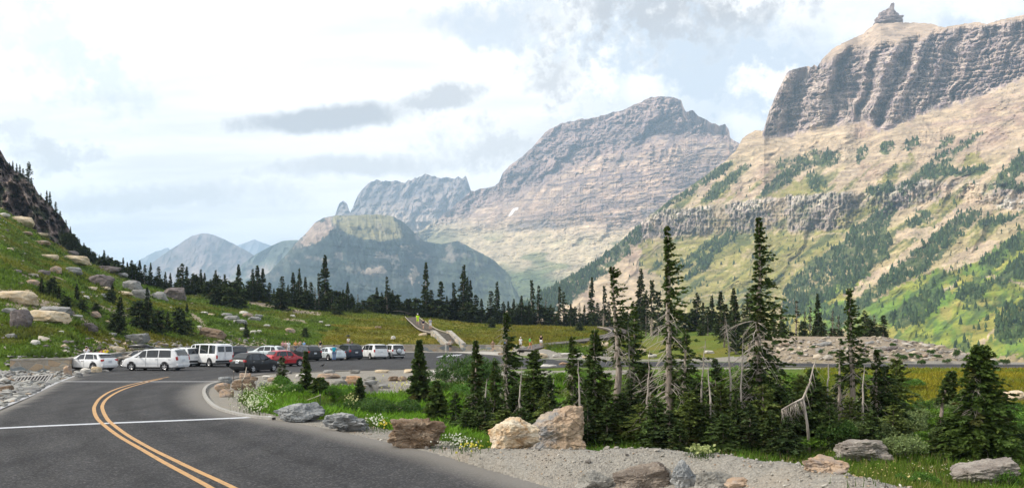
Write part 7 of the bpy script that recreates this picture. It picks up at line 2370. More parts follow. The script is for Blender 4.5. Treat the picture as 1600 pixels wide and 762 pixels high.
def build_car(kind, L, W, H, loc, nose, label, body_mat, glass=None, extras=(), lower=None, name='parked_car', cat='car', wr=0.33, plate=True):
    """nose: plan direction of the bonnet as an angle from +X"""
    glass = glass or GLASS
    T = TYPES[kind]
    e = empty(name, loc, nose, label, cat, 'vehicles in the car park')
    top = [(x * L, z * H) for x, z in T['top']]
    belt0 = T['belt'] * H
    zb0 = 0.20 if kind != 'van' else 0.30
    hw = W / 2
    xs = sorted(set([x for x, z in top] + list(np.linspace(-0.46 * L, 0.46 * L, 26))))
    tx = [p[0] for p in top]
    tzv = [p[1] for p in top]

    def ztop(x):
        return float(np.interp(x, tx, tzv))

    def belt(x):
        return belt0 + 0.03 * (-x / L)

    def halfw(x):
        q = abs(x) / (L / 2)
        return hw * (1 - 0.16 * max(0, (q - 0.72) / 0.28) ** 2.2)

    def zbot(x):
        q = abs(x) / (L / 2)
        return zb0 + 0.10 * max(0, (q - 0.8) / 0.2) ** 1.5

    def shoulder(x):
        zt = ztop(x)
        bl = belt(x)
        k_ = min(1.0, max(0.0, (zt - bl) / (H - belt0)))
        ws = halfw(x) * (0.975 - (0.975 - T['roofy']) * k_)
        return ws, zt - 0.06 * (0.4 + 0.6 * k_)
    rings = []
    for x in xs:
        zt, zb, w = ztop(x), zbot(x), halfw(x)
        bl = min(belt(x), zt - 0.05)
        ws, zs = shoulder(x)
        zs = max(zs, bl + 0.012)
        zm = zb + (bl - zb) * 0.55
        rings.append([(x, 0, zb), (x, w * 0.86, zb), (x, w * 0.975, zb + 0.09), (x, w, zm), (x, w * 0.99, bl - 0.05 * (bl - zb)), (x, w * 0.965, bl), (x, ws, zs), (x, max(ws - 0.13, ws * 0.7), zt - 0.012), (x, ws * 0.4, zt + 0.012), (x, 0, zt + 0.016)])
    k_ = len(rings[0])
    V, Fc = [], []
    for r in rings:
        V += r + [(x, -y, z) for x, y, z in r[1:-1]][::-1]
    m_ = 2 * k_ - 2
    for i in range(len(rings) - 1):
        for j in range(m_):
            j2 = (j + 1) % m_
            Fc.append((i * m_ + j, i * m_ + j2, (i + 1) * m_ + j2, (i + 1) * m_ + j))
    Fc.append(tuple(range(m_ - 1, -1, -1)))
    Fc.append(tuple((len(rings) - 1) * m_ + j for j in range(m_)))
    mb = MB()
    mb.add(V, Fc)
    body = mb.build('body', body_mat, e, smooth=True)
    body.data.polygons.foreach_set('use_smooth', [True] * len(body.data.polygons))
    try:
        body.data.set_sharp_from_angle(angle=R(38))
    except Exception:
        pass

    def side_y(x, z, off):
        bl = belt(x)
        ws, zs = shoulder(x)
        if zs - bl < 0.02:
            return halfw(x) * 0.965 + off
        t = min(1, max(0, (z - bl) / (zs - bl)))
        return halfw(x) * 0.965 * (1 - t) + ws * t + off

    def side_patch(q, lo, hi, sgn, off=0.008):
        xb0, xb1, xt0, xt1 = [v * L for v in q]
        nx, nz = 7, 4
        V, Fc = [], []
        for i in range(nx):
            for j in range(nz):
                s, t = i / (nx - 1), j / (nz - 1)
                x = (xb0 + (xb1 - xb0) * s) * (1 - t) + (xt0 + (xt1 - xt0) * s) * t
                z0, z1 = belt(x) + lo, shoulder(x)[1] - hi
                z = z0 + (max(z1, z0 + 0.01) - z0) * t
                V.append((x, sgn * side_y(x, z, off), z))
        for i in range(nx - 1):
            for j in range(nz - 1):
                f = (i * nz + j, (i + 1) * nz + j, (i + 1) * nz + j + 1, i * nz + j + 1)
                Fc.append(f if sgn < 0 else f[::-1])
        mb = MB()
        mb.add(V, Fc)
        return mb
    for sgn in (1, -1):
        for q in T['win'] + ([T['quarter']] if T['quarter'] else []):
            side_patch(q, 0.035, 0.045, sgn).build('side_window', glass, e)
    # windscreen and rear window follow the sloping outline

    def cross_patch(x0, x1, wf, off=0.012):
        nx, ny = 6, 7
        V, Fc = [], []
        for i in range(nx):
            x = x0 + (x1 - x0) * i / (nx - 1)
            ws = shoulder(x)[0]
            dz = (ztop(x + 0.01) - ztop(x - 0.01)) / 0.02
            nl = math.hypot(dz, 1)
            ox, oz = -dz / nl * off, 1 / nl * off
            for j in range(ny):
                f = -1 + 2 * j / (ny - 1)
                y = f * (ws - 0.05) * wf
                zc = ztop(x) + 0.016 - 0.028 * abs(f) ** 2.2
                V.append((x + ox * 2.0, y, zc + oz))
        for i in range(nx - 1):
            for j in range(ny - 1):
                Fc.append((i * ny + j, (i + 1) * ny + j, (i + 1) * ny + j + 1, i * ny + j + 1))
        mb = MB()
        mb.add(V, Fc)
        return mb
    if T['rg']:
        cross_patch(T['rg'][0] * L, T['rg'][1] * L, 0.97, 0.02).build('rear_window', glass, e)
    else:
        for sgn in (1, -1):
            mb = MB()
            mb.box((-L / 2 + 0.028, sgn * W * 0.19, H * 0.775), (0.03, W * 0.30, H * 0.24), Matrix.Rotation(R(5), 3, 'Y'))
            mb.build('rear_window', glass, e, bevel=0.012)
    wsx = [p for p in top if p[0] > 0 and p[1] > belt0 + 0.03]
    hood = [p for p in top if p[0] > 0.15 * L and p[1] <= belt0 + 0.14]
    x1 = max(p[0] for p in top if p[1] > H * 0.93)
    x0 = min(p[0] for p in top if p[0] > x1 + 0.02 and p[1] < H * 0.70)
    cross_patch(x1 + 0.06, x0 - 0.05, 0.97, 0.015).build('windscreen', GLASS, e)
    # wheels
    wbx = T['wb'] * L / 2
    cx = T['ax'] * L
    for sx in (1, -1):
        for sgn in (1, -1):
            xw = cx + sx * wbx
            yw = sgn * (halfw(xw) - 0.085)
            arch = MB()
            n = 22
            yo = sgn * (halfw(xw) + 0.004)
            Vv = [(xw, yo, wr + 0.02)]
            for i in range(n + 1):
                an = math.pi * (i / n)
                rr = wr + 0.075
                Vv.append((xw + rr * math.cos(an), yo, wr + 0.02 + rr * math.sin(an)))
            Vv += [(xw - wr - 0.06, yo, zb0 + 0.02), (xw + wr + 0.06, yo, zb0 + 0.02)]
            ff = [(0, i, i + 1) for i in range(1, n + 1)] + [(0, n + 1, n + 2), (0, n + 2, n + 3), (0, n + 3, 1)]
            arch.add(Vv, ff if sgn < 0 else [f[::-1] for f in ff])
            arch.build('wheel_well_shade', TRIM, e)  # flat dark disc on the body side, painted shade of the wheel well
            wh = bpy.data.objects.new('wheel', None)
            COL.objects.link(wh)
            wh.empty_display_size = 0.1
            wh.parent = e
            wh.location = (xw, yw, wr)
            mb = MB()
            mb.lathe([(wr * 0.62, sgn * 0.10), (wr * 0.70, sgn * 0.125), (wr * 0.93, sgn * 0.115), (wr, sgn * 0.07), (wr, -sgn * 0.09), (wr * 0.9, -sgn * 0.11), (wr * 0.6, -sgn * 0.11)], 26)
            mb.build('tyre', RUBBER, wh, smooth=True)
            mb = MB()
            mb.lathe([(wr * 0.64, sgn * 0.108), (wr * 0.58, sgn * 0.095), (wr * 0.56, sgn * 0.04), (wr * 0.05, sgn * 0.035)], 26)
            for s in range(5):
                an = s * 2 * math.pi / 5 + 0.3
                mb.box((math.cos(an) * wr * 0.31, sgn * 0.085, math.sin(an) * wr * 0.31), (wr * 0.58, 0.04, wr * 0.17), Matrix.Rotation(-an, 3, 'Y'))
            mb.lathe([(wr * 0.17, sgn * 0.06), (wr * 0.16, sgn * 0.108), (0.001, sgn * 0.112)], 14)
            mb.build('rim', ALLOY, wh)
    # lamps, plate, bumpers, mirrors, handles
    zt = belt0 * (0.98 if kind in ('suv', 'minivan', 'wagon', 'hatch', 'sedan') else 0.78)
    hl = {'hatch': 0.17, 'sedan': 0.15, 'wagon': 0.20, 'suv': 0.24, 'minivan': 0.30, 'van': 0.34}[kind]
    xr = -L / 2 + (0.085 if kind != 'van' else 0.045)
    for sgn in (1, -1):
        mb = MB()
        wq = halfw(xr)
        if kind == 'van':
            mb.box((xr - 0.02, sgn * (wq - 0.07), zt), (0.07, 0.15, hl))
        else:
            mb.box((xr + 0.03, sgn * (wq - 0.10), zt - 0.02), (0.17, 0.27, hl), Matrix.Rotation(sgn * R(16), 3, 'Z') @ Matrix.Rotation(R(10), 3, 'Y'))
        mb.build('taillight', TAIL, e, bevel=0.02)
        mb = MB()
        xf = L / 2 - 0.16
        mb.box((xf, sgn * (halfw(xf) - 0.14), min(ztop(xf) - 0.09, belt0 * 0.88)), (0.26, 0.26, 0.13), Matrix.Rotation(-sgn * R(28), 3, 'Z'))
        mb.build('headlight', LAMP, e, bevel=0.03)
        mb = MB()
        xm = max(q[3] for q in T['win']) * L + 0.16
        mb.box((xm, sgn * (halfw(xm) + 0.09), belt(xm) + 0.08), (0.11, 0.20, 0.14))
        mb.build('wing_mirror', body_mat if kind != 'van' else TRIM, e, bevel=0.03)
        for q in T['win'][:2] if kind != 'van' else []:
            mb = MB()
            xh = q[0] * L + 0.14
            mb.box((xh, sgn * (halfw(xh) + 0.006), belt0 - 0.10), (0.20, 0.03, 0.035))
            mb.build('door_handle', CHROME if kind != 'suv' else TRIM, e)
        # door seams
        mb = MB()
        for q in (T['win'][0][1] + 0.008, T['win'][1][1] + 0.008 if len(T['win']) > 1 else 0.2):
            mb.box((q * L, sgn * (halfw(q * L) * 0.995 + 0.004), (belt0 + zb0) / 2 + 0.06), (0.012, 0.012, (belt0 - zb0) * 0.8))
        mb.build('door_seam', TRIM, e)
    mb = MB()
    mb.box((-L / 2 + 0.05, 0, 0.47 if kind != 'van' else 0.52), (0.16, W * 0.90, 0.20))
    mb.build('rear_bumper', lower or body_mat, e, bevel=0.05)
    mb = MB()
    mb.box((L / 2 - 0.07, 0, 0.42), (0.16, W * 0.86, 0.24))
    mb.build('front_bumper', lower or body_mat, e, bevel=0.05)
    mb = MB()
    mb.box((L / 2 - 0.02, 0, 0.60), (0.05, W * 0.5, 0.10))
    mb.build('grille', TRIM, e)
    if plate:
        mb = MB()
        zp = belt0 * 0.86 if kind in ('hatch', 'sedan', 'suv', 'wagon', 'minivan') else 0.80
        mb.box((-L / 2 - 0.005 + (0.0 if kind != 'hatch' else 0.005), 0.0, min(zp, 0.86)), (0.03, 0.32, 0.16))
        mb.build('number_plate', PLATE, e)
    for sgn in (1, -1):
        mb = MB()
        mb.box((cx, sgn * (hw * 0.985), zb0 + 0.05), (wbx * 2 - 2 * wr - 0.18, 0.05, 0.10))
        mb.build('sill', lower or TRIM, e)
    mb = MB()
    mb.box((0, 0, zb0 - 0.01), (L * 0.86, W * 0.72, 0.10))
    mb.build('underbody', TRIM, e)
    if 'rails' in extras:
        for sgn in (1, -1):
            mb = MB()
            xs_ = np.linspace(-0.36 * L, 0.05 * L, 9)
            pts = [(x, sgn * (shoulder(x)[0] - 0.12), ztop(x) + (0.075 if 0 < i < 8 else 0.0)) for i, x in enumerate(xs_)]
            mb.tube(pts, 0.022, 6)
            mb.build('roof_rail', TRIM if body_mat not in (P_BLACK,) else CHROME, e)
    if 'spoiler' in extras:
        mb = MB()
        xsn = T['rg'][1] * L - 0.02
        mb.box((xsn, 0, ztop(xsn) + 0.035), (0.26, W * 0.62, 0.04), Matrix.Rotation(R(-4), 3, 'Y'))
        mb.build('spoiler', body_mat, e, bevel=0.012)
    if 'spare' in extras:
        sp = bpy.data.objects.new('spare_wheel', None)
        COL.objects.link(sp)
        sp.parent = e
        sp.location = (-L / 2 - 0.10, 0.02, 0.93)
        M4 = Matrix.Rotation(R(90), 4, 'Z')
        mb = MB()
        mb.lathe([(0.05, 0.13), (0.26, 0.13), (0.34, 0.09), (0.355, 0.0), (0.34, -0.08), (0.05, -0.10)], 26, M4)
        mb.build('tyre', RUBBER, sp, smooth=True)
        mb = MB()
        mb.lathe([(0.001, 0.150), (0.24, 0.145), (0.30, 0.120), (0.305, 0.09)], 26, M4)
        mb.build('cover', P_SILVER, sp, smooth=True)
    if 'stripe' in extras:
        for sgn in (1, -1):
            mb = MB()
            mb.box((0.0, sgn * (hw * 0.985 + 0.012), belt0 * 0.56), (L * 0.80, 0.014, 0.035))
            mb.build('side_moulding', PLATE, e)
    if 'doors' in extras:
        mb = MB()
        mb.box((-L / 2 + 0.006, 0, H * 0.60), (0.02, 0.02, H * 0.62))
        mb.build('door_seam', TRIM, e)
    return e


def build_cars():
    def pos(px, Y):
        return Vector(((px - 800) / F * Y, Y, 0.022))
    d = lambda th: R(180 - th)           # nose to the left, turned away by th
    build_car('hatch', 4.40, 1.76, 1.47, pos(141, 70.3), d(22), 'white hatchback nosed up to the low wall, at the left end of the parked cars', P_WHITE, GLASS, ('spoiler',))
    build_car('minivan', 5.13, 1.98, 1.78, pos(243.5, 71.0), d(11), 'white minivan parked broadside, nearest of the white vehicles', P_WHITE, GLASS, ('rails', 'stripe'))
    w = build_car('wagon', 4.75, 1.82, 1.58, pos(221, 78.5), d(22), 'silver-grey crossover with a black roof box, half hidden behind the white minivan', P_BRONZE, GLASS, ('rails',))
    # roof box rests on the rails of that car
    mb = MB()
    V, Fc = [], []
    prof = [(-1.05, 0.05), (-1.0, 0.22), (-0.75, 0.34), (0.1, 0.38), (0.7, 0.30), (1.05, 0.16), (1.12, 0.05)]
    for i, (x, h) in enumerate(prof):
        q = 0.42 * (1 - 0.25 * max(0, (abs(x) - 0.7) / 0.4))
        V += [(x, -q * 0.85, 0.0), (x, -q, h * 0.35), (x, -q * 0.8, h * 0.92), (x, 0, h), (x, q * 0.8, h * 0.92), (x, q, h * 0.35), (x, q * 0.85, 0.0)]
    for i in range(len(prof) - 1):
        for j in range(7):
            j2 = (j + 1) % 7
            Fc.append((i * 7 + j, i * 7 + j2, i * 7 + 7 + j2, i * 7 + 7 + j))
    Fc += [tuple(range(6, -1, -1)), tuple(42 + j for j in range(7))]
    mb.add(V, Fc)
    e = empty('roof_box', w.location + Vector((-0.25, 0.10, 1.72)), d(22), 'long black roof box on top of the silver-grey crossover', 'roof box')
    mb.build('shell', P_BLACK, e, smooth=True)
    mb = MB()
    for x in (-0.55, 0.6):
        mb.box((x, 0, -0.055), (0.07, 1.15, 0.05))
        for s in (-1, 1):
            mb.box((x, s * 0.52, -0.09), (0.09, 0.07, 0.10))
    mb.build('crossbar', CHROME, e)
    build_car('suv', 4.50, 1.85, 1.74, pos(284, 80.0), d(36), 'white sport utility vehicle squeezed between the white minivan and the big van', P_WHITE, GLASS, ('rails',), lower=TRIM, wr=0.36)
    build_car('van', 5.75, 2.02, 2.10, pos(326, 79.5), d(41), 'tall white passenger van with twin rear door windows', P_WHITE, GLASS, ('doors',), lower=TRIM, name='passenger_van', cat='van', wr=0.38)
    build_car('suv', 4.60, 1.84, 1.76, pos(362, 88.5), d(50), 'dark blue-grey sport utility vehicle beside the tall white van', P_NAVY, GLASS, ('rails',), wr=0.36)
    build_car('hatch', 3.95, 1.72, 1.53, pos(398, 68.0), R(65), 'black hatchback turned away from the viewer, nearest the planted island', P_BLACK, GLASS, (), wr=0.31)
    build_car('wagon', 4.75, 1.83, 1.62, pos(414, 99.5), d(16), 'pale silver station wagon parked behind the black and the red cars', P_PALE, GLASS, ('rails',))
    build_car('hatch', 3.50, 1.63, 1.50, pos(445, 79.5), R(47), 'small red two-door car turned to the right', P_RED, GLASS, (), wr=0.31)
    build_car('wagon', 4.75, 1.84, 1.68, pos(476, 95.5), d(47), 'black estate car with roof rails between the red and the light silver cars', P_BLACK, GLASS, ('rails',), wr=0.34)
    build_car('sedan', 4.60, 1.80, 1.48, pos(514, 97.5), d(46), 'light silver saloon parked behind the man in blue', P_PALE, GLASS, ())
    build_car('suv', 4.60, 1.84, 1.78, pos(543, 100.2), d(52), 'navy blue sport utility vehicle with roof rails', P_NAVY, GLASS, ('rails',), wr=0.36)
    build_car('minivan', 5.05, 1.98, 1.76, pos(583, 102.8), d(58), 'white people carrier in the right half of the row', P_WHITE, GLASS, ('spoiler',), wr=0.34)
    build_car('suv', 4.20, 1.80, 1.72, pos(613, 104.5), d(60), 'white small off-roader with a spare wheel on its tail, last in the row', P_WHITE, GLASS, ('rails', 'spare'), lower=TRIM, wr=0.36, plate=False)


build_cars()
# ------------------------------------------------------------------ people and goats
def skin_mesh(name, verts, edges, radii, sub=1, root=0):
    me = bpy.data.meshes.new(name)
    me.from_pydata([tuple(v) for v in verts], edges, [])
    o = bpy.data.objects.new(name, me)
    COL.objects.link(o)
    md = o.modifiers.new('skin', 'SKIN')
    md.use_smooth_shade = True
    sv = me.skin_vertices[0].data
    for i, r in enumerate(radii):
        sv[i].radius = (r, r) if not isinstance(r, tuple) else r
        sv[i].use_root = (i == root)
    if sub:
        s = o.modifiers.new('sub', 'SUBSURF')
        s.levels = sub
        s.render_levels = sub
    dg = bpy.context.evaluated_depsgraph_get()
    out = bpy.data.meshes.new_from_object(o.evaluated_get(dg))
    out.name = name
    bpy.data.objects.remove(o)
    for p in out.polygons:
        p.use_smooth = True
    return out


M_SKIN = plain('skin', (0.48, 0.29, 0.20), 0.6, spec=0.3, var=0.08)
CL = {}


def cloth(col):
    if col not in CL:
        CL[col] = plain('cloth_%02d' % len(CL), col, 0.85, spec=0.15, var=0.15, scale=9)
    return CL[col]


def joints(pose):
    """a standing figure 1.75 m tall facing -Y"""
    J = {'pelvis': (0, 0, 0.95), 'waist': (0, 0.0, 1.10), 'chest': (0, 0.01, 1.32), 'neck': (0, 0.0, 1.49), 'chin': (0, -0.015, 1.56), 'head': (0, -0.005, 1.635), 'crown': (0, 0.0, 1.70)}
    for s, n in ((1, 'l'), (-1, 'r')):
        J['sh_' + n] = (s * 0.175, 0.01, 1.41)
        J['el_' + n] = (s * 0.23, 0.03, 1.13)
        J['wr_' + n] = (s * 0.225, -0.05, 0.88)
        J['pa_' + n] = (s * 0.22, -0.075, 0.80)
        J['hip_' + n] = (s * 0.095, 0, 0.90)
        J['kn_' + n] = (s * 0.105, -0.015, 0.50)
        J['an_' + n] = (s * 0.105, 0.02, 0.085)
        J['to_' + n] = (s * 0.115, -0.15, 0.035)
    if 'up' in pose:        # both hands to the face with a camera
        for s, n in ((1, 'l'), (-1, 'r')):
            J['el_' + n] = (s * 0.27, -0.16, 1.30)
            J['wr_' + n] = (s * 0.10, -0.30, 1.52)
            J['pa_' + n] = (s * 0.06, -0.32, 1.60)
    if 'hips' in pose:
        for s, n in ((1, 'l'), (-1, 'r')):
            J['el_' + n] = (s * 0.36, 0.05, 1.16)
            J['wr_' + n] = (s * 0.19, -0.08, 1.03)
            J['pa_' + n] = (s * 0.14, -0.10, 1.00)
    if 'walk' in pose:
        for s, n in ((1, 'l'), (-1, 'r')):
            J['kn_' + n] = (s * 0.10, -0.15 * s - 0.06, 0.51)
            J['an_' + n] = (s * 0.10, -0.27 * s + 0.04, 0.10 + (0.05 if s < 0 else 0))
            J['to_' + n] = (s * 0.11, -0.27 * s - 0.13, 0.04)
            J['el_' + n] = (s * 0.24, 0.14 * s + 0.03, 1.14)
            J['wr_' + n] = (s * 0.23, 0.16 * s - 0.12, 0.92)
            J['pa_' + n] = (s * 0.23, 0.16 * s - 0.17, 0.85)
    if 'sit' in pose:
        for k_ in list(J):
            x, y, z = J[k_]
            J[k_] = (x, y, z - 0.45)
        for s, n in ((1, 'l'), (-1, 'r')):
            J['kn_' + n] = (s * 0.12, -0.42, 0.50)
            J['an_' + n] = (s * 0.12, -0.42, 0.09)
            J['to_' + n] = (s * 0.12, -0.58, 0.04)
            J['wr_' + n] = (s * 0.15, -0.25, 0.62)
            J['pa_' + n] = (s * 0.14, -0.31, 0.60)
    return {k_: Vector(v) for k_, v in J.items()}


RAD = {'pelvis': (0.14, 0.105), 'waist': (0.125, 0.09), 'chest': (0.155, 0.105), 'neck': 0.055, 'chin': 0.062, 'head': (0.078, 0.095), 'crown': 0.06, 'sh': 0.058, 'el': 0.042, 'wr': 0.028, 'pa': 0.034, 'hip': 0.088, 'kn': 0.058, 'an': 0.038, 'to': 0.032}
EDG = [('pelvis', 'waist'), ('waist', 'chest'), ('chest', 'neck'), ('neck', 'chin'), ('chin', 'head'), ('head', 'crown')]
for n_ in 'lr':
    EDG += [('chest', 'sh_' + n_), ('sh_' + n_, 'el_' + n_), ('el_' + n_, 'wr_' + n_), ('wr_' + n_, 'pa_' + n_), ('pelvis', 'hip_' + n_), ('hip_' + n_, 'kn_' + n_), ('kn_' + n_, 'an_' + n_), ('an_' + n_, 'to_' + n_)]


def part_skin(name, J, keys, grow, sub=1, extra=None):
    ks = list(keys)
    idx = {k_: i for i, k_ in enumerate(ks)}
    V = [J[k_] for k_ in ks]
    rad = []
    for k_ in ks:
        r = RAD.get(k_, RAD.get(k_.split('_')[0]))
        g = grow.get(k_.split('_')[0], grow.get('*', 0)) if isinstance(grow, dict) else grow
        rad.append(tuple(x + g for x in r) if isinstance(r, tuple) else r + g)
    E = [(idx[a], idx[b]) for a, b in EDG if a in idx and b in idx]
    if extra:
        for a, p, r in extra:
            V.append(p)
            rad.append(r)
            E.append((idx[a] if isinstance(a, str) else a, len(V) - 1))
    return skin_mesh(name, V, E, rad, sub, idx.get('pelvis', 0))


_PM = {}


def person_meshes(pose):
    if pose in _PM:
        return _PM[pose]
    J = joints(pose)
    extra = []
    n0 = len(J)
    cnt = n0
    for s, n in ((1, 'l'), (-1, 'r')):
        w, p = J['wr_' + n], J['pa_' + n]
        d = (p - w).normalized()
        side = Vector((0, 1, 0)).cross(d)
        side = (side if side.length > 0.2 else Vector((1, 0, 0))).normalized()
        for j, (o, ln) in enumerate(((-0.026, 0.065), (-0.009, 0.08), (0.009, 0.075), (0.026, 0.058))):
            extra.append(('pa_' + n, p + side * o + d * ln, 0.009))
        extra.append(('wr_' + n, w.lerp(p, 0.5) + Vector((0, -0.055, 0)) + d * 0.02, 0.010))
    body = part_skin('body', J, J.keys(), 0.0, 1, extra)
    bm = bmesh.new()                       # nose, ears and brow on the head
    bm.from_mesh(body)
    h = J['head']
    for c, r in (((0, -0.098, -0.01), (0.014, 0.022, 0.022)), ((0.082, 0.0, 0), (0.012, 0.022, 0.034)), ((-0.082, 0.0, 0), (0.012, 0.022, 0.034))):
        bmesh.ops.create_icosphere(bm, subdivisions=1, radius=1, matrix=Matrix.Translation(h + Vector(c)) @ Matrix.Diagonal((*r, 1)))
    bm.to_mesh(body)
    bm.free()
    body.materials.append(M_SKIN)
    sh = part_skin('shirt', J, ['pelvis', 'waist', 'chest', 'sh_l', 'sh_r'], {'pelvis': 0.018, 'waist': 0.032, 'chest': 0.028, 'sh': 0.022}, 1,
                   [('sh_l', J['sh_l'].lerp(J['el_l'], 0.75), 0.064), ('sh_r', J['sh_r'].lerp(J['el_r'], 0.75), 0.064), ('chest', J['chest'] + Vector((0, 0, 0.12)), 0.075)])
    lo = J['kn_l'], J['kn_r']
    shorts = part_skin('shorts', J, ['pelvis', 'hip_l', 'hip_r'], {'pelvis': 0.020, 'hip': 0.026}, 1, [('hip_l', J['hip_l'].lerp(J['kn_l'], 0.85), 0.092), ('hip_r', J['hip_r'].lerp(J['kn_r'], 0.85), 0.092)])
    trs = part_skin('trousers', J, ['pelvis', 'hip_l', 'kn_l', 'hip_r', 'kn_r', 'an_l', 'an_r'], {'pelvis': 0.020, 'hip': 0.018, 'kn': 0.022, 'an': 0.036}, 1)
    shoes = part_skin('shoes', J, ['an_l', 'to_l'], {'an': 0.012, 'to': 0.014}, 1)
    shoe2 = part_skin('shoes', J, ['an_r', 'to_r'], {'an': 0.012, 'to': 0.014}, 1)
    _PM[pose] = (J, body, sh, shorts, trs, shoes, shoe2)
    return _PM[pose]


def person(loc, rz, label, shirt, legs, pose='stand', long=False, hair=(0.05, 0.03, 0.02), hat=None, scale=1.0, pack=None, group='visitors', longhair=False, umbrella=False):
    J, body, sh, shorts, trs, s1, s2 = person_meshes(pose)
    e = empty('person', loc, rz, label, 'person', group)
    e.scale = (scale,) * 3
    link('body', body, None, e)

    def piece(name, me, col, parent):
        o = link(name, me, None, parent)
        if not me.materials:
            me.materials.append(cloth((0.3, 0.3, 0.3)))
        o.material_slots[0].link = 'OBJECT'
        o.material_slots[0].material = cloth(col)
        return o
    piece('shirt', sh, shirt, e)
    piece('trousers' if long else 'shorts', trs if long else shorts, legs, e)
    for s in (s1, s2):
        piece('shoe', s, (0.06, 0.055, 0.05), e)
    h = J['head']
    bm = bmesh.new()
    bmesh.ops.create_icosphere(bm, subdivisions=2, radius=1, matrix=Matrix.Translation(h + Vector((0, 0.018, 0.035))) @ Matrix.Diagonal((0.094, 0.104, 0.088, 1)))
    bmesh.ops.delete(bm, geom=[v for v in bm.verts if v.co.y < h.y - 0.03 and v.co.z < h.z + 0.045], context='VERTS')
    if longhair:
        bmesh.ops.create_icosphere(bm, subdivisions=2, radius=1, matrix=Matrix.Translation(h + Vector((0, 0.075, -0.10))) @ Matrix.Diagonal((0.075, 0.04, 0.16, 1)))
    me = bpy.data.meshes.new('hair')
    bm.to_mesh(me)
    bm.free()
    link('hair', me, cloth(hair), e)
    if hat:
        mb = MB()
        mb.lathe([(0.001, 0.135), (0.06, 0.125), (0.092, 0.08), (0.10, 0.045), (0.104, 0.04)], 14, Matrix.Translation(h) @ Matrix.Rotation(R(90), 4, 'X'))
        mb.box((h.x, h.y - 0.14, h.z + 0.05), (0.15, 0.12, 0.014))
        mb.build('cap', cloth(hat), e, smooth=True)
    if pack:
        mb = MB()
        mb.box((0, J['chest'].y + 0.22, J['chest'].z - 0.08), (0.30, 0.17, 0.46), taper=0.85)
        mb.box((0, J['chest'].y + 0.32, J['chest'].z - 0.15), (0.22, 0.07, 0.22), taper=0.85)
        pk = mb.build('backpack', cloth(pack), None, bevel=0.03)
        pk.location = loc
        pk.rotation_euler = (0, 0, rz)
        pk.scale = (scale,) * 3
        tag(pk, 'turquoise backpack on the back of the man in jeans behind the silver saloon', 'backpack')
    if umbrella:
        u = empty('umbrella', Vector(loc) + Vector((0, -0.1, 0)), 0, 'small dark umbrella held above the person on the wall', 'umbrella')
        mb = MB()
        mb.tube([(0, -0.3, 0.65), (0, -0.2, 1.60)], 0.012, 6)
        mb.build('shaft', TRIM, u)
        mb = MB()
        mb.lathe([(0.001, 0.28), (0.16, 0.25), (0.30, 0.17), (0.40, 0.05)], 12, Matrix.Translation((0, -0.2, 1.34)) @ Matrix.Rotation(R(90), 4, 'X'))
        mb.build('canopy', cloth((0.03, 0.03, 0.03)), u)
    return e


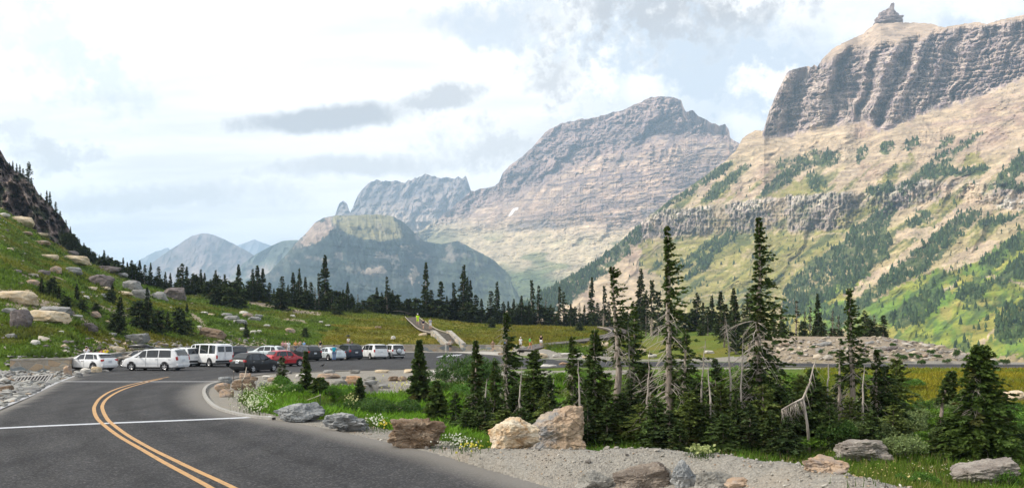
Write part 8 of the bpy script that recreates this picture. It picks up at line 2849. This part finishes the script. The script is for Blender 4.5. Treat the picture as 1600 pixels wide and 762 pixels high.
def build_people():
    def G(u, Y, z=None):
        x = (u - 800) / F * Y
        return Vector((x, Y, tz(x, Y) + 0.02 if z is None else z))
    N = 0.0          # facing the viewer
    A = math.pi      # facing away
    P0 = 0.16
    person(G(135, 76.0, P0), A + 0.3, 'person in a white shirt and cap holding a camera up by the low wall', (0.75, 0.74, 0.80), (0.10, 0.11, 0.16), 'up', hat=(0.62, 0.55, 0.5), scale=1.02)
    person(G(149, 76.5, P0), A - 0.2, 'dark-haired person in purple between the white shirt and the red shirt', (0.30, 0.17, 0.55), (0.05, 0.05, 0.07), 'sit', scale=1.1, hair=(0.015, 0.012, 0.012))
    person(G(142.5, 77.0, P0), A - 0.2, 'person in black crouched left of the one in purple', (0.015, 0.015, 0.018), (0.05, 0.05, 0.07), 'sit', scale=1.1, hair=(0.015, 0.012, 0.012))
    person(G(158, 77.0, P0), A, 'person in a red shirt by the low wall', (0.45, 0.02, 0.015), (0.08, 0.08, 0.1), 'up', scale=0.88, hair=(0.05, 0.03, 0.02))
    person(G(165, 76.0, P0), A + 0.2, 'person in a bright yellow shirt by the low wall', (0.75, 0.58, 0.01), (0.05, 0.05, 0.06), 'up', scale=0.96, hair=(0.015, 0.012, 0.012))
    Yw = lambda u: float(pl(u, YFLAT)) - 1.6
    person(G(442, Yw(442), P0), N + 0.5, 'person in pink near the back wall, left of the one in white', (0.62, 0.32, 0.33), (0.10, 0.10, 0.14), 'stand', scale=1.04, hair=(0.05, 0.03, 0.02), longhair=True)
    person(G(446.5, Yw(446), P0), N - 0.3, 'person in a pale rose top beside the pink one at the back wall', (0.62, 0.42, 0.40), (0.30, 0.28, 0.26), 'stand', scale=1.02, hair=(0.12, 0.06, 0.03))
    person(G(451, Yw(451) - 3, P0), N + 0.2, 'person all in white standing behind the red car', (0.74, 0.74, 0.74), (0.62, 0.62, 0.64), 'stand', True, scale=1.04)
    person(G(462, Yw(462), P0), N + 0.1, 'person in an orange top at the back wall', (0.62, 0.30, 0.10), (0.12, 0.12, 0.16), 'hips', scale=1.05, hair=(0.3, 0.2, 0.1), longhair=True)
    person(G(468.5, Yw(468), P0), A, 'person in tan with an arm raised beside the orange top', (0.45, 0.30, 0.20), (0.10, 0.10, 0.12), 'up', scale=1.05)
    person(G(475, Yw(475), P0), N - 0.4, 'person in a light blue shirt at the back wall', (0.22, 0.40, 0.68), (0.12, 0.12, 0.18), 'stand', scale=1.02)
    person(G(500.5, Yw(500), P0), N, 'person in black and white at the back wall behind the saloon', (0.02, 0.02, 0.022), (0.5, 0.5, 0.5), 'stand', scale=1.06, hair=(0.012, 0.01, 0.01))
    person(G(522, 94.2, 0.025), A + 0.15, 'man in a blue shirt and jeans standing behind the silver saloon', (0.10, 0.32, 0.58), (0.13, 0.20, 0.36), 'stand', True, scale=1.03, pack=(0.02, 0.38, 0.48))
    w = G(544.5, float(pl(544, YFLAT)) - 0.5, 1.20)
    person(w, N, 'person in white sitting on the wall under a dark umbrella', (0.7, 0.7, 0.7), (0.05, 0.05, 0.06), 'sit', scale=1.0, umbrella=True)
    person(G(550, Yw(550), P0), N, 'dark-haired person behind the white people carrier', (0.03, 0.03, 0.035), (0.1, 0.1, 0.1), 'stand', scale=0.98, hair=(0.012, 0.01, 0.01))
    # on the walkway and steps
    person(unproj(652.6, 508.0, 172) + Vector((0, 0, 0)), N + 0.2, 'person in a neon yellow shirt and white cap coming down the walkway', (0.52, 0.85, 0.02), (0.50, 0.78, 0.03), 'walk', hat=(0.8, 0.8, 0.8), scale=1.35)
    person(unproj(661.3, 515.3, 156.5), A - 0.2, 'person in a navy top and beige shorts on the walkway', (0.015, 0.02, 0.055), (0.42, 0.36, 0.30), 'walk', scale=1.18, hair=(0.03, 0.02, 0.015))
    person(unproj(672.3, 514.8, 153.5), A + 0.2, 'person in a grey shirt and white shorts on the walkway', (0.36, 0.38, 0.45), (0.75, 0.75, 0.75), 'walk', scale=1.18, hair=(0.2, 0.17, 0.14))
    person(G(703.5, 138.6, 0.12), N + 0.4, 'person in a pale top at the foot of the stone stairway', (0.55, 0.47, 0.40), (0.05, 0.06, 0.05), 'hips', scale=1.12, hair=(0.16, 0.07, 0.03), longhair=True)
    person(G(770, 138.4, 0.12), N - 0.3, 'person in brown leaning at the short coloured wall', (0.22, 0.15, 0.11), (0.25, 0.19, 0.15), 'hips', scale=1.05, hair=(0.05, 0.03, 0.02))
    person(G(790.5, 136.5, 0.05), N, 'person in a blue shirt seen beside the lopsided fir\'s trunk', (0.13, 0.22, 0.46), (0.10, 0.13, 0.22), 'stand', True, scale=1.1)
    person(G(813.5, 128, None), N, 'person in white half hidden behind the lopsided fir', (0.72, 0.72, 0.72), (0.6, 0.6, 0.6), 'stand', scale=1.0, hat=(0.7, 0.7, 0.7))
    bz = lambda u: float(np.interp(u, [822, 840, 858], [0, 1, 2]))
    p = unproj(828.3, 546.2, 123)
    person(p, math.pi / 2, 'person in a bright green shirt and orange shorts at the start of the boardwalk', (0.04, 0.52, 0.10), (0.58, 0.24, 0.10), 'walk', scale=1.08, hair=(0.04, 0.03, 0.02))
    p = unproj(845.5, 542.5, 126)
    person(p, A - 0.4, 'person in a black top and white shorts on the boardwalk', (0.015, 0.015, 0.018), (0.75, 0.75, 0.75), 'stand', scale=1.12, hair=(0.02, 0.015, 0.012))
    person(G(324, float(pl(324, YFLAT)) - 1.5, P0), N, 'grey-haired person behind the roof of the pale wagon, left one', (0.6, 0.6, 0.6), (0.2, 0.2, 0.2), 'stand', scale=1.0) if False else None
    # the mountain goats
    wool = plain('goat_wool', (0.72, 0.68, 0.58), 0.95, spec=0.1, var=0.1, scale=12)
    horn = plain('goat_horn', (0.03, 0.028, 0.025), 0.5)
    V = [(0, 0, 0.66), (0.28, 0, 0.70), (0.50, 0, 0.74), (0.64, 0, 0.80), (0.76, 0, 0.72), (0.88, 0, 0.60), (-0.28, 0, 0.66), (-0.48, 0, 0.60), (-0.56, 0, 0.52)]
    Ra = [0.24, 0.25, 0.24, 0.16, 0.115, 0.055, 0.245, 0.19, 0.04]
    E = [(0, 1), (1, 2), (2, 3), (3, 4), (4, 5), (0, 6), (6, 7), (7, 8)]
    for s in (1, -1):
        b = len(V)
        V += [(0.44, s * 0.13, 0.50), (0.47, s * 0.13, 0.30), (0.45, s * 0.13, 0.12), (0.47, s * 0.13, 0.03)]
        Ra += [0.10, 0.065, 0.045, 0.05]
        E += [(2, b), (b, b + 1), (b + 1, b + 2), (b + 2, b + 3)]
        b = len(V)
        V += [(-0.36, s * 0.14, 0.46), (-0.50, s * 0.14, 0.28), (-0.47, s * 0.14, 0.12), (-0.44, s * 0.14, 0.03)]
        Ra += [0.12, 0.065, 0.042, 0.05]
        E += [(7, b), (b, b + 1), (b + 1, b + 2), (b + 2, b + 3)]
        b = len(V)
        V += [(0.70, s * 0.12, 0.84)]
        Ra += [0.03]
        E += [(4, b)]
    gm = skin_mesh('body', V, E, Ra, 1)
    gm.materials.append(wool)
    for u, by, rz, lab in ((406, 521.5, R(252), 'white mountain goat standing in the open on the grassy slope'), (394.5, 522.5, R(20), 'white mountain goat half hidden by the dark low bush')):
        p = on_ground(u, by, 90)
        e = empty('mountain_goat', p - Vector((0, 0, 0.02)), rz, lab, 'goat', 'mountain goats')
        e.scale = (0.78,) * 3
        link('body', gm, None, e)
        for s in (1, -1):
            mb = MB()
            mb.tube([(0.73, s * 0.05, 0.83), (0.70, s * 0.055, 0.95), (0.64, s * 0.06, 1.04)], [0.022, 0.016, 0.004], 6)
            mb.build('horn', horn, e)
    # small dark bird on the asphalt
    p = flat(504, 573, 0.02)
    e = empty('raven', p, R(15), 'small black bird on the asphalt in front of the parked cars', 'bird')
    V = [(0, 0, 0.26), (0.14, 0, 0.32), (0.22, 0, 0.44), (0.30, 0, 0.43), (-0.16, 0, 0.22), (-0.34, 0, 0.16), (0.02, 0.05, 0.14), (0.03, 0.06, 0.02), (0.02, -0.05, 0.14), (0.03, -0.06, 0.02), (0.09, 0.06, 0.01), (0.09, -0.06, 0.01)]
    bm_ = skin_mesh('body', V, [(0, 1), (1, 2), (2, 3), (0, 4), (4, 5), (0, 6), (6, 7), (0, 8), (8, 9), (7, 10), (9, 11)], [0.12, 0.10, 0.07, 0.02, 0.09, 0.03, 0.03, 0.012, 0.03, 0.012, 0.01, 0.01], 1)
    link('body', bm_, cloth((0.012, 0.012, 0.014)), e)
    e.scale = (0.6,) * 3


build_people()
# ------------------------------------------------------------------ grass and wild flowers
def tufts(name, label, X, Y, h, w, col, blades=3, seed=1, lean=0.35, zoff=0.0):
    rs = np.random.RandomState(seed)
    Z = terrain(X, Y) + zoff
    n = len(X)
    bi = np.repeat(np.arange(n), blades)
    m = len(bi)
    a = rs.uniform(0, 6.28, m)
    off = rs.normal(0, 0.5, (m, 2)) * (w[bi] * 1.6)[:, None]
    b = np.stack([X[bi] + off[:, 0], Y[bi] + off[:, 1], Z[bi] - 0.02], -1)
    hh = h[bi] * rs.uniform(0.6, 1.3, m)
    ww = w[bi] * rs.uniform(0.6, 1.3, m)
    sx = np.stack([np.cos(a), np.sin(a), 0 * a], -1) * (ww * 0.5)[:, None]
    ln = np.stack([rs.normal(0, lean, m), rs.normal(0, lean, m), np.ones(m)], -1) * hh[:, None]
    V = np.stack([b - sx, b + sx, b + ln], 1).reshape(-1, 3)
    c = np.repeat(col[bi] * rs.uniform(0.7, 1.35, (m, 1)), 3, 0)
    o = link(name, np_mesh(name, V, np.arange(m * 3).reshape(m, 3), colors=c), M_GRASS)
    return tag(o, label, 'grass', kind='stuff')


M_GRASS = leaf_mat('grass_blades', 0.8)


def build_grass():
    rs = np.random.RandomState(8)

    def sample(n, u0, u1, y0, y1, power=1.0):
        u = rs.uniform(u0, u1, n)
        Y = y0 * (y1 / y0) ** (rs.rand(n) ** power)
        X = (u - 800) / F * Y
        g, gr, di, rd = ground_masks(X, Y, terrain(X, Y))
        return u, X, Y, g, gr, di, rd
    # near grass on the right
    u, X, Y, g, gr, di, rd = sample(108000, 300, 1960, 12.5, 60)
    ok = (gr < 0.5) & ~rd & (di < 0.5)
    u, X, Y, g = u[ok], X[ok], Y[ok], g[ok]
    n = len(X)
    big = fbm(X / 2.5, Y / 2.5, 0, 3, 601)
    h = (0.13 + 0.12 * (big + 0.5)).clip(0.07, 0.4) * rs.uniform(0.7, 1.4, n) * np.where(g > 0.3, 0.8, 1) * np.interp(Y, [14, 30, 60], [1.15, 1.0, 1.2])
    w = np.interp(Y, [12, 25, 60], [0.022, 0.04, 0.10])
    c = np.array([0.088, 0.165, 0.020])[None] * (1 + 0.3 * big[:, None])
    yel = sstep(0.0, 0.5, fbm(X / 5, Y / 5, 0, 3, 602))[:, None]
    c = c * (1 - 0.5 * yel) + np.array([0.15, 0.16, 0.03]) * 0.5 * yel
    c = c * (1 - g[:, None]) + np.array([0.185, 0.165, 0.020]) * g[:, None]
    dry = (rs.rand(n) < 0.10)[:, None]
    c = np.where(dry, np.array([0.24, 0.20, 0.09]), c)
    tufts('grass', 'green and straw meadow grass around the firs and boulders', X, Y, h, w, c, 3, 11)
    # meadow and hillside grass farther off
    u, X, Y, g, gr, di, rd = sample(110000, -60, 1000, 66, 215)
    ok = (gr < 0.5) & ~rd & (Y > pl(u, YFLAT) + 0.8) & (rs.rand(len(u)) > di * 0.9)
    u, X, Y, g = u[ok], X[ok], Y[ok], g[ok]
    n = len(X)
    big = fbm(X / 5, Y / 5, 0, 3, 603)
    pat = sstep(0.1, 0.45, fbm(X / 3.2, Y / 3.2, 0, 3, 605))
    h = (0.22 + 0.2 * big).clip(0.1, 0.6) * rs.uniform(0.6, 1.4, n) * (1 + 0.8 * pat) * np.where(g > 0.4, 0.8, 1)
    w = np.interp(Y, [66, 215], [0.22, 0.42])
    c = np.array([0.105, 0.165, 0.022])[None] * (1 + 0.35 * big[:, None])
    c = c * (1 - 0.55 * pat[:, None]) + np.array([0.035, 0.060, 0.015]) * 0.55 * pat[:, None]
    yel = sstep(0.05, 0.5, fbm(X / 9, Y / 9, 0, 3, 604))[:, None]
    c = c * (1 - 0.6 * yel) + np.array([0.17, 0.15, 0.035]) * 0.6 * yel
    c = c * (1 - g[:, None]) + np.array([0.185, 0.155, 0.020]) * g[:, None]
    tufts('hillside_grass', 'green and golden grass covering the hillside and meadow behind the wall', X, Y, h, w, c, 3, 12, 0.5)
    # golden field on the right
    u, X, Y, g, gr, di, rd = sample(34000, 1230, 1900, 38, 76)
    ok = (gr < 0.5) & ~rd & (g > 0.25)
    u, X, Y, g = u[ok], X[ok], Y[ok], g[ok]
    n = len(X)
    big = fbm(X / 3, Y / 3, 0, 3, 606)
    c = np.array([0.235, 0.205, 0.020])[None] * (1 + 0.35 * big[:, None])
    gg = sstep(-0.25, 0.35, fbm(X / 7, Y / 4, 0, 3, 607))[:, None]
    c = c * (1 - gg) + np.array([0.145, 0.185, 0.020]) * gg
    tufts('golden_grass', 'golden yellow grass field between the willows and the far road', X, Y, np.full(n, 0.2) * rs.uniform(0.6, 1.4, n), np.interp(Y, [38, 76], [0.07, 0.14]), c, 3, 13, 0.5)
    # tall lush plants in the bright green meadow
    u, X, Y, g, gr, di, rd = sample(24000, 400, 960, 26, 60)
    ok = (gr < 0.5) & ~rd & (fbm(X / 3, Y / 3, 0, 3, 608) > -0.05)
    u, X, Y = u[ok], X[ok], Y[ok]
    n = len(X)
    c = np.array([0.125, 0.245, 0.022])[None] * rs.uniform(0.7, 1.3, (n, 1))
    tufts('meadow_plants', 'lush bright green leafy plants of the meadow beside the road', X, Y, rs.uniform(0.2, 0.42, n), np.full(n, 0.12), c, 4, 14, 0.6)
    # wild flowers
    F_ = []
    for (px, py, rx, ry, n, col, hh, sz) in ((402, 628, 34, 20, 330, (0.66, 0.68, 0.52), 0.36, 0.04), (432, 614, 34, 12, 160, (0.56, 0.58, 0.36), 0.42, 0.045), (396, 642, 22, 10, 120, (0.7, 0.7, 0.6), 0.3, 0.04),
                                             (551, 640, 14, 9, 70, (0.66, 0.62, 0.34), 0.55, 0.05), (588, 668, 16, 10, 60, (0.72, 0.72, 0.66), 0.34, 0.04), (600, 672, 10, 6, 24, (0.68, 0.58, 0.1), 0.25, 0.05), (716, 697, 30, 12, 110, (0.76, 0.76, 0.72), 0.22, 0.03), (735, 704, 24, 8, 30, (0.70, 0.62, 0.12), 0.18, 0.035),
                                             (1094, 714, 22, 5, 70, (0.36, 0.40, 0.18), 0.18, 0.045), (1400, 744, 130, 26, 70, (0.60, 0.52, 0.24), 0.2, 0.022), (1500, 742, 90, 26, 60, (0.66, 0.62, 0.5), 0.2, 0.022), (700, 604, 40, 8, 90, (0.70, 0.68, 0.36), 0.3, 0.06), (650, 606, 60, 10, 90, (0.72, 0.68, 0.3), 0.25, 0.06)):
        t = rs.normal(0, 0.5, (n, 2))
        for a, b in t:
            q = on_ground_fast(px + a * rx, py + b * ry)
            F_.append((q[0], q[1], q[2], hh, sz, col))
    n = len(F_)
    V, Fc, C = [], [], []
    for (x, y, z, hh, sz, col) in F_:
        h = hh * rs.uniform(0.6, 1.2)
        s = sz * rs.uniform(0.6, 1.2)
        b = len(V)
        lx, ly = rs.normal(0, 0.05, 2)
        tp = np.array([x + lx, y + ly, z + h])
        V += [(x - 0.008, y, z), (x + 0.008, y, z), tuple(tp)]
        C += [(0.07, 0.12, 0.03)] * 3
        Fc.append((b, b + 1, b + 2, b + 2))
        for j in range(2):
            b = len(V)
            d1 = rs.normal(size=3)
            d1 /= np.linalg.norm(d1)
            d2 = np.cross(d1, rs.normal(size=3))
            d2 /= np.linalg.norm(d2)
            V += [tuple(tp - d1 * s), tuple(tp - d2 * s * 0.8), tuple(tp + d1 * s), tuple(tp + d2 * s * 0.8)]
            k_ = rs.uniform(0.8, 1.15)
            C += [tuple(min(0.85, c_ * k_) for c_ in col)] * 4
            Fc.append((b, b + 1, b + 2, b + 3))
    me = bpy.data.meshes.new('wildflowers')
    me.from_pydata(V, [], [f if f[2] != f[3] else f[:3] for f in Fc])
    a = me.color_attributes.new('col', 'FLOAT_COLOR', 'POINT')
    a.data.foreach_set('color', np.concatenate([np.array(C, np.float32), np.ones((len(C), 1), np.float32)], 1).ravel())
    me.update()
    o = link('wildflowers', me, M_GRASS)
    tag(o, 'white and yellow wild flowers in clumps beside the road', 'flowers', kind='stuff')


def on_ground_fast(px, py):
    Y = np.geomspace(13, 70, 260)
    X = (px - 800) / F * Y
    zr = CH - (py - 520) / F * Y
    h = terrain(X, Y)
    i = int(np.argmax(zr <= h))
    return X[i], Y[i], h[i]


build_grass()
# ------------------------------------------------------------------ the air
def build_haze():
    mb = MB()
    mb.box((0, 8400, 670), (19000, 18400, 1580))
    m = bpy.data.materials.new('haze')
    m.use_nodes = True
    k = NT(m.node_tree)
    out = k.n('ShaderNodeOutputMaterial')
    v = k.n('ShaderNodeVolumePrincipled')
    v.inputs['Color'].default_value = (0.54, 0.75, 1.0, 1)
    v.inputs['Density'].default_value = 0.000095
    v.inputs['Anisotropy'].default_value = 0.0
    k.t.links.new(v.outputs[0], out.inputs['Volume'])
    o = mb.build('haze', m)
    o['kind'] = 'stuff'


build_haze()
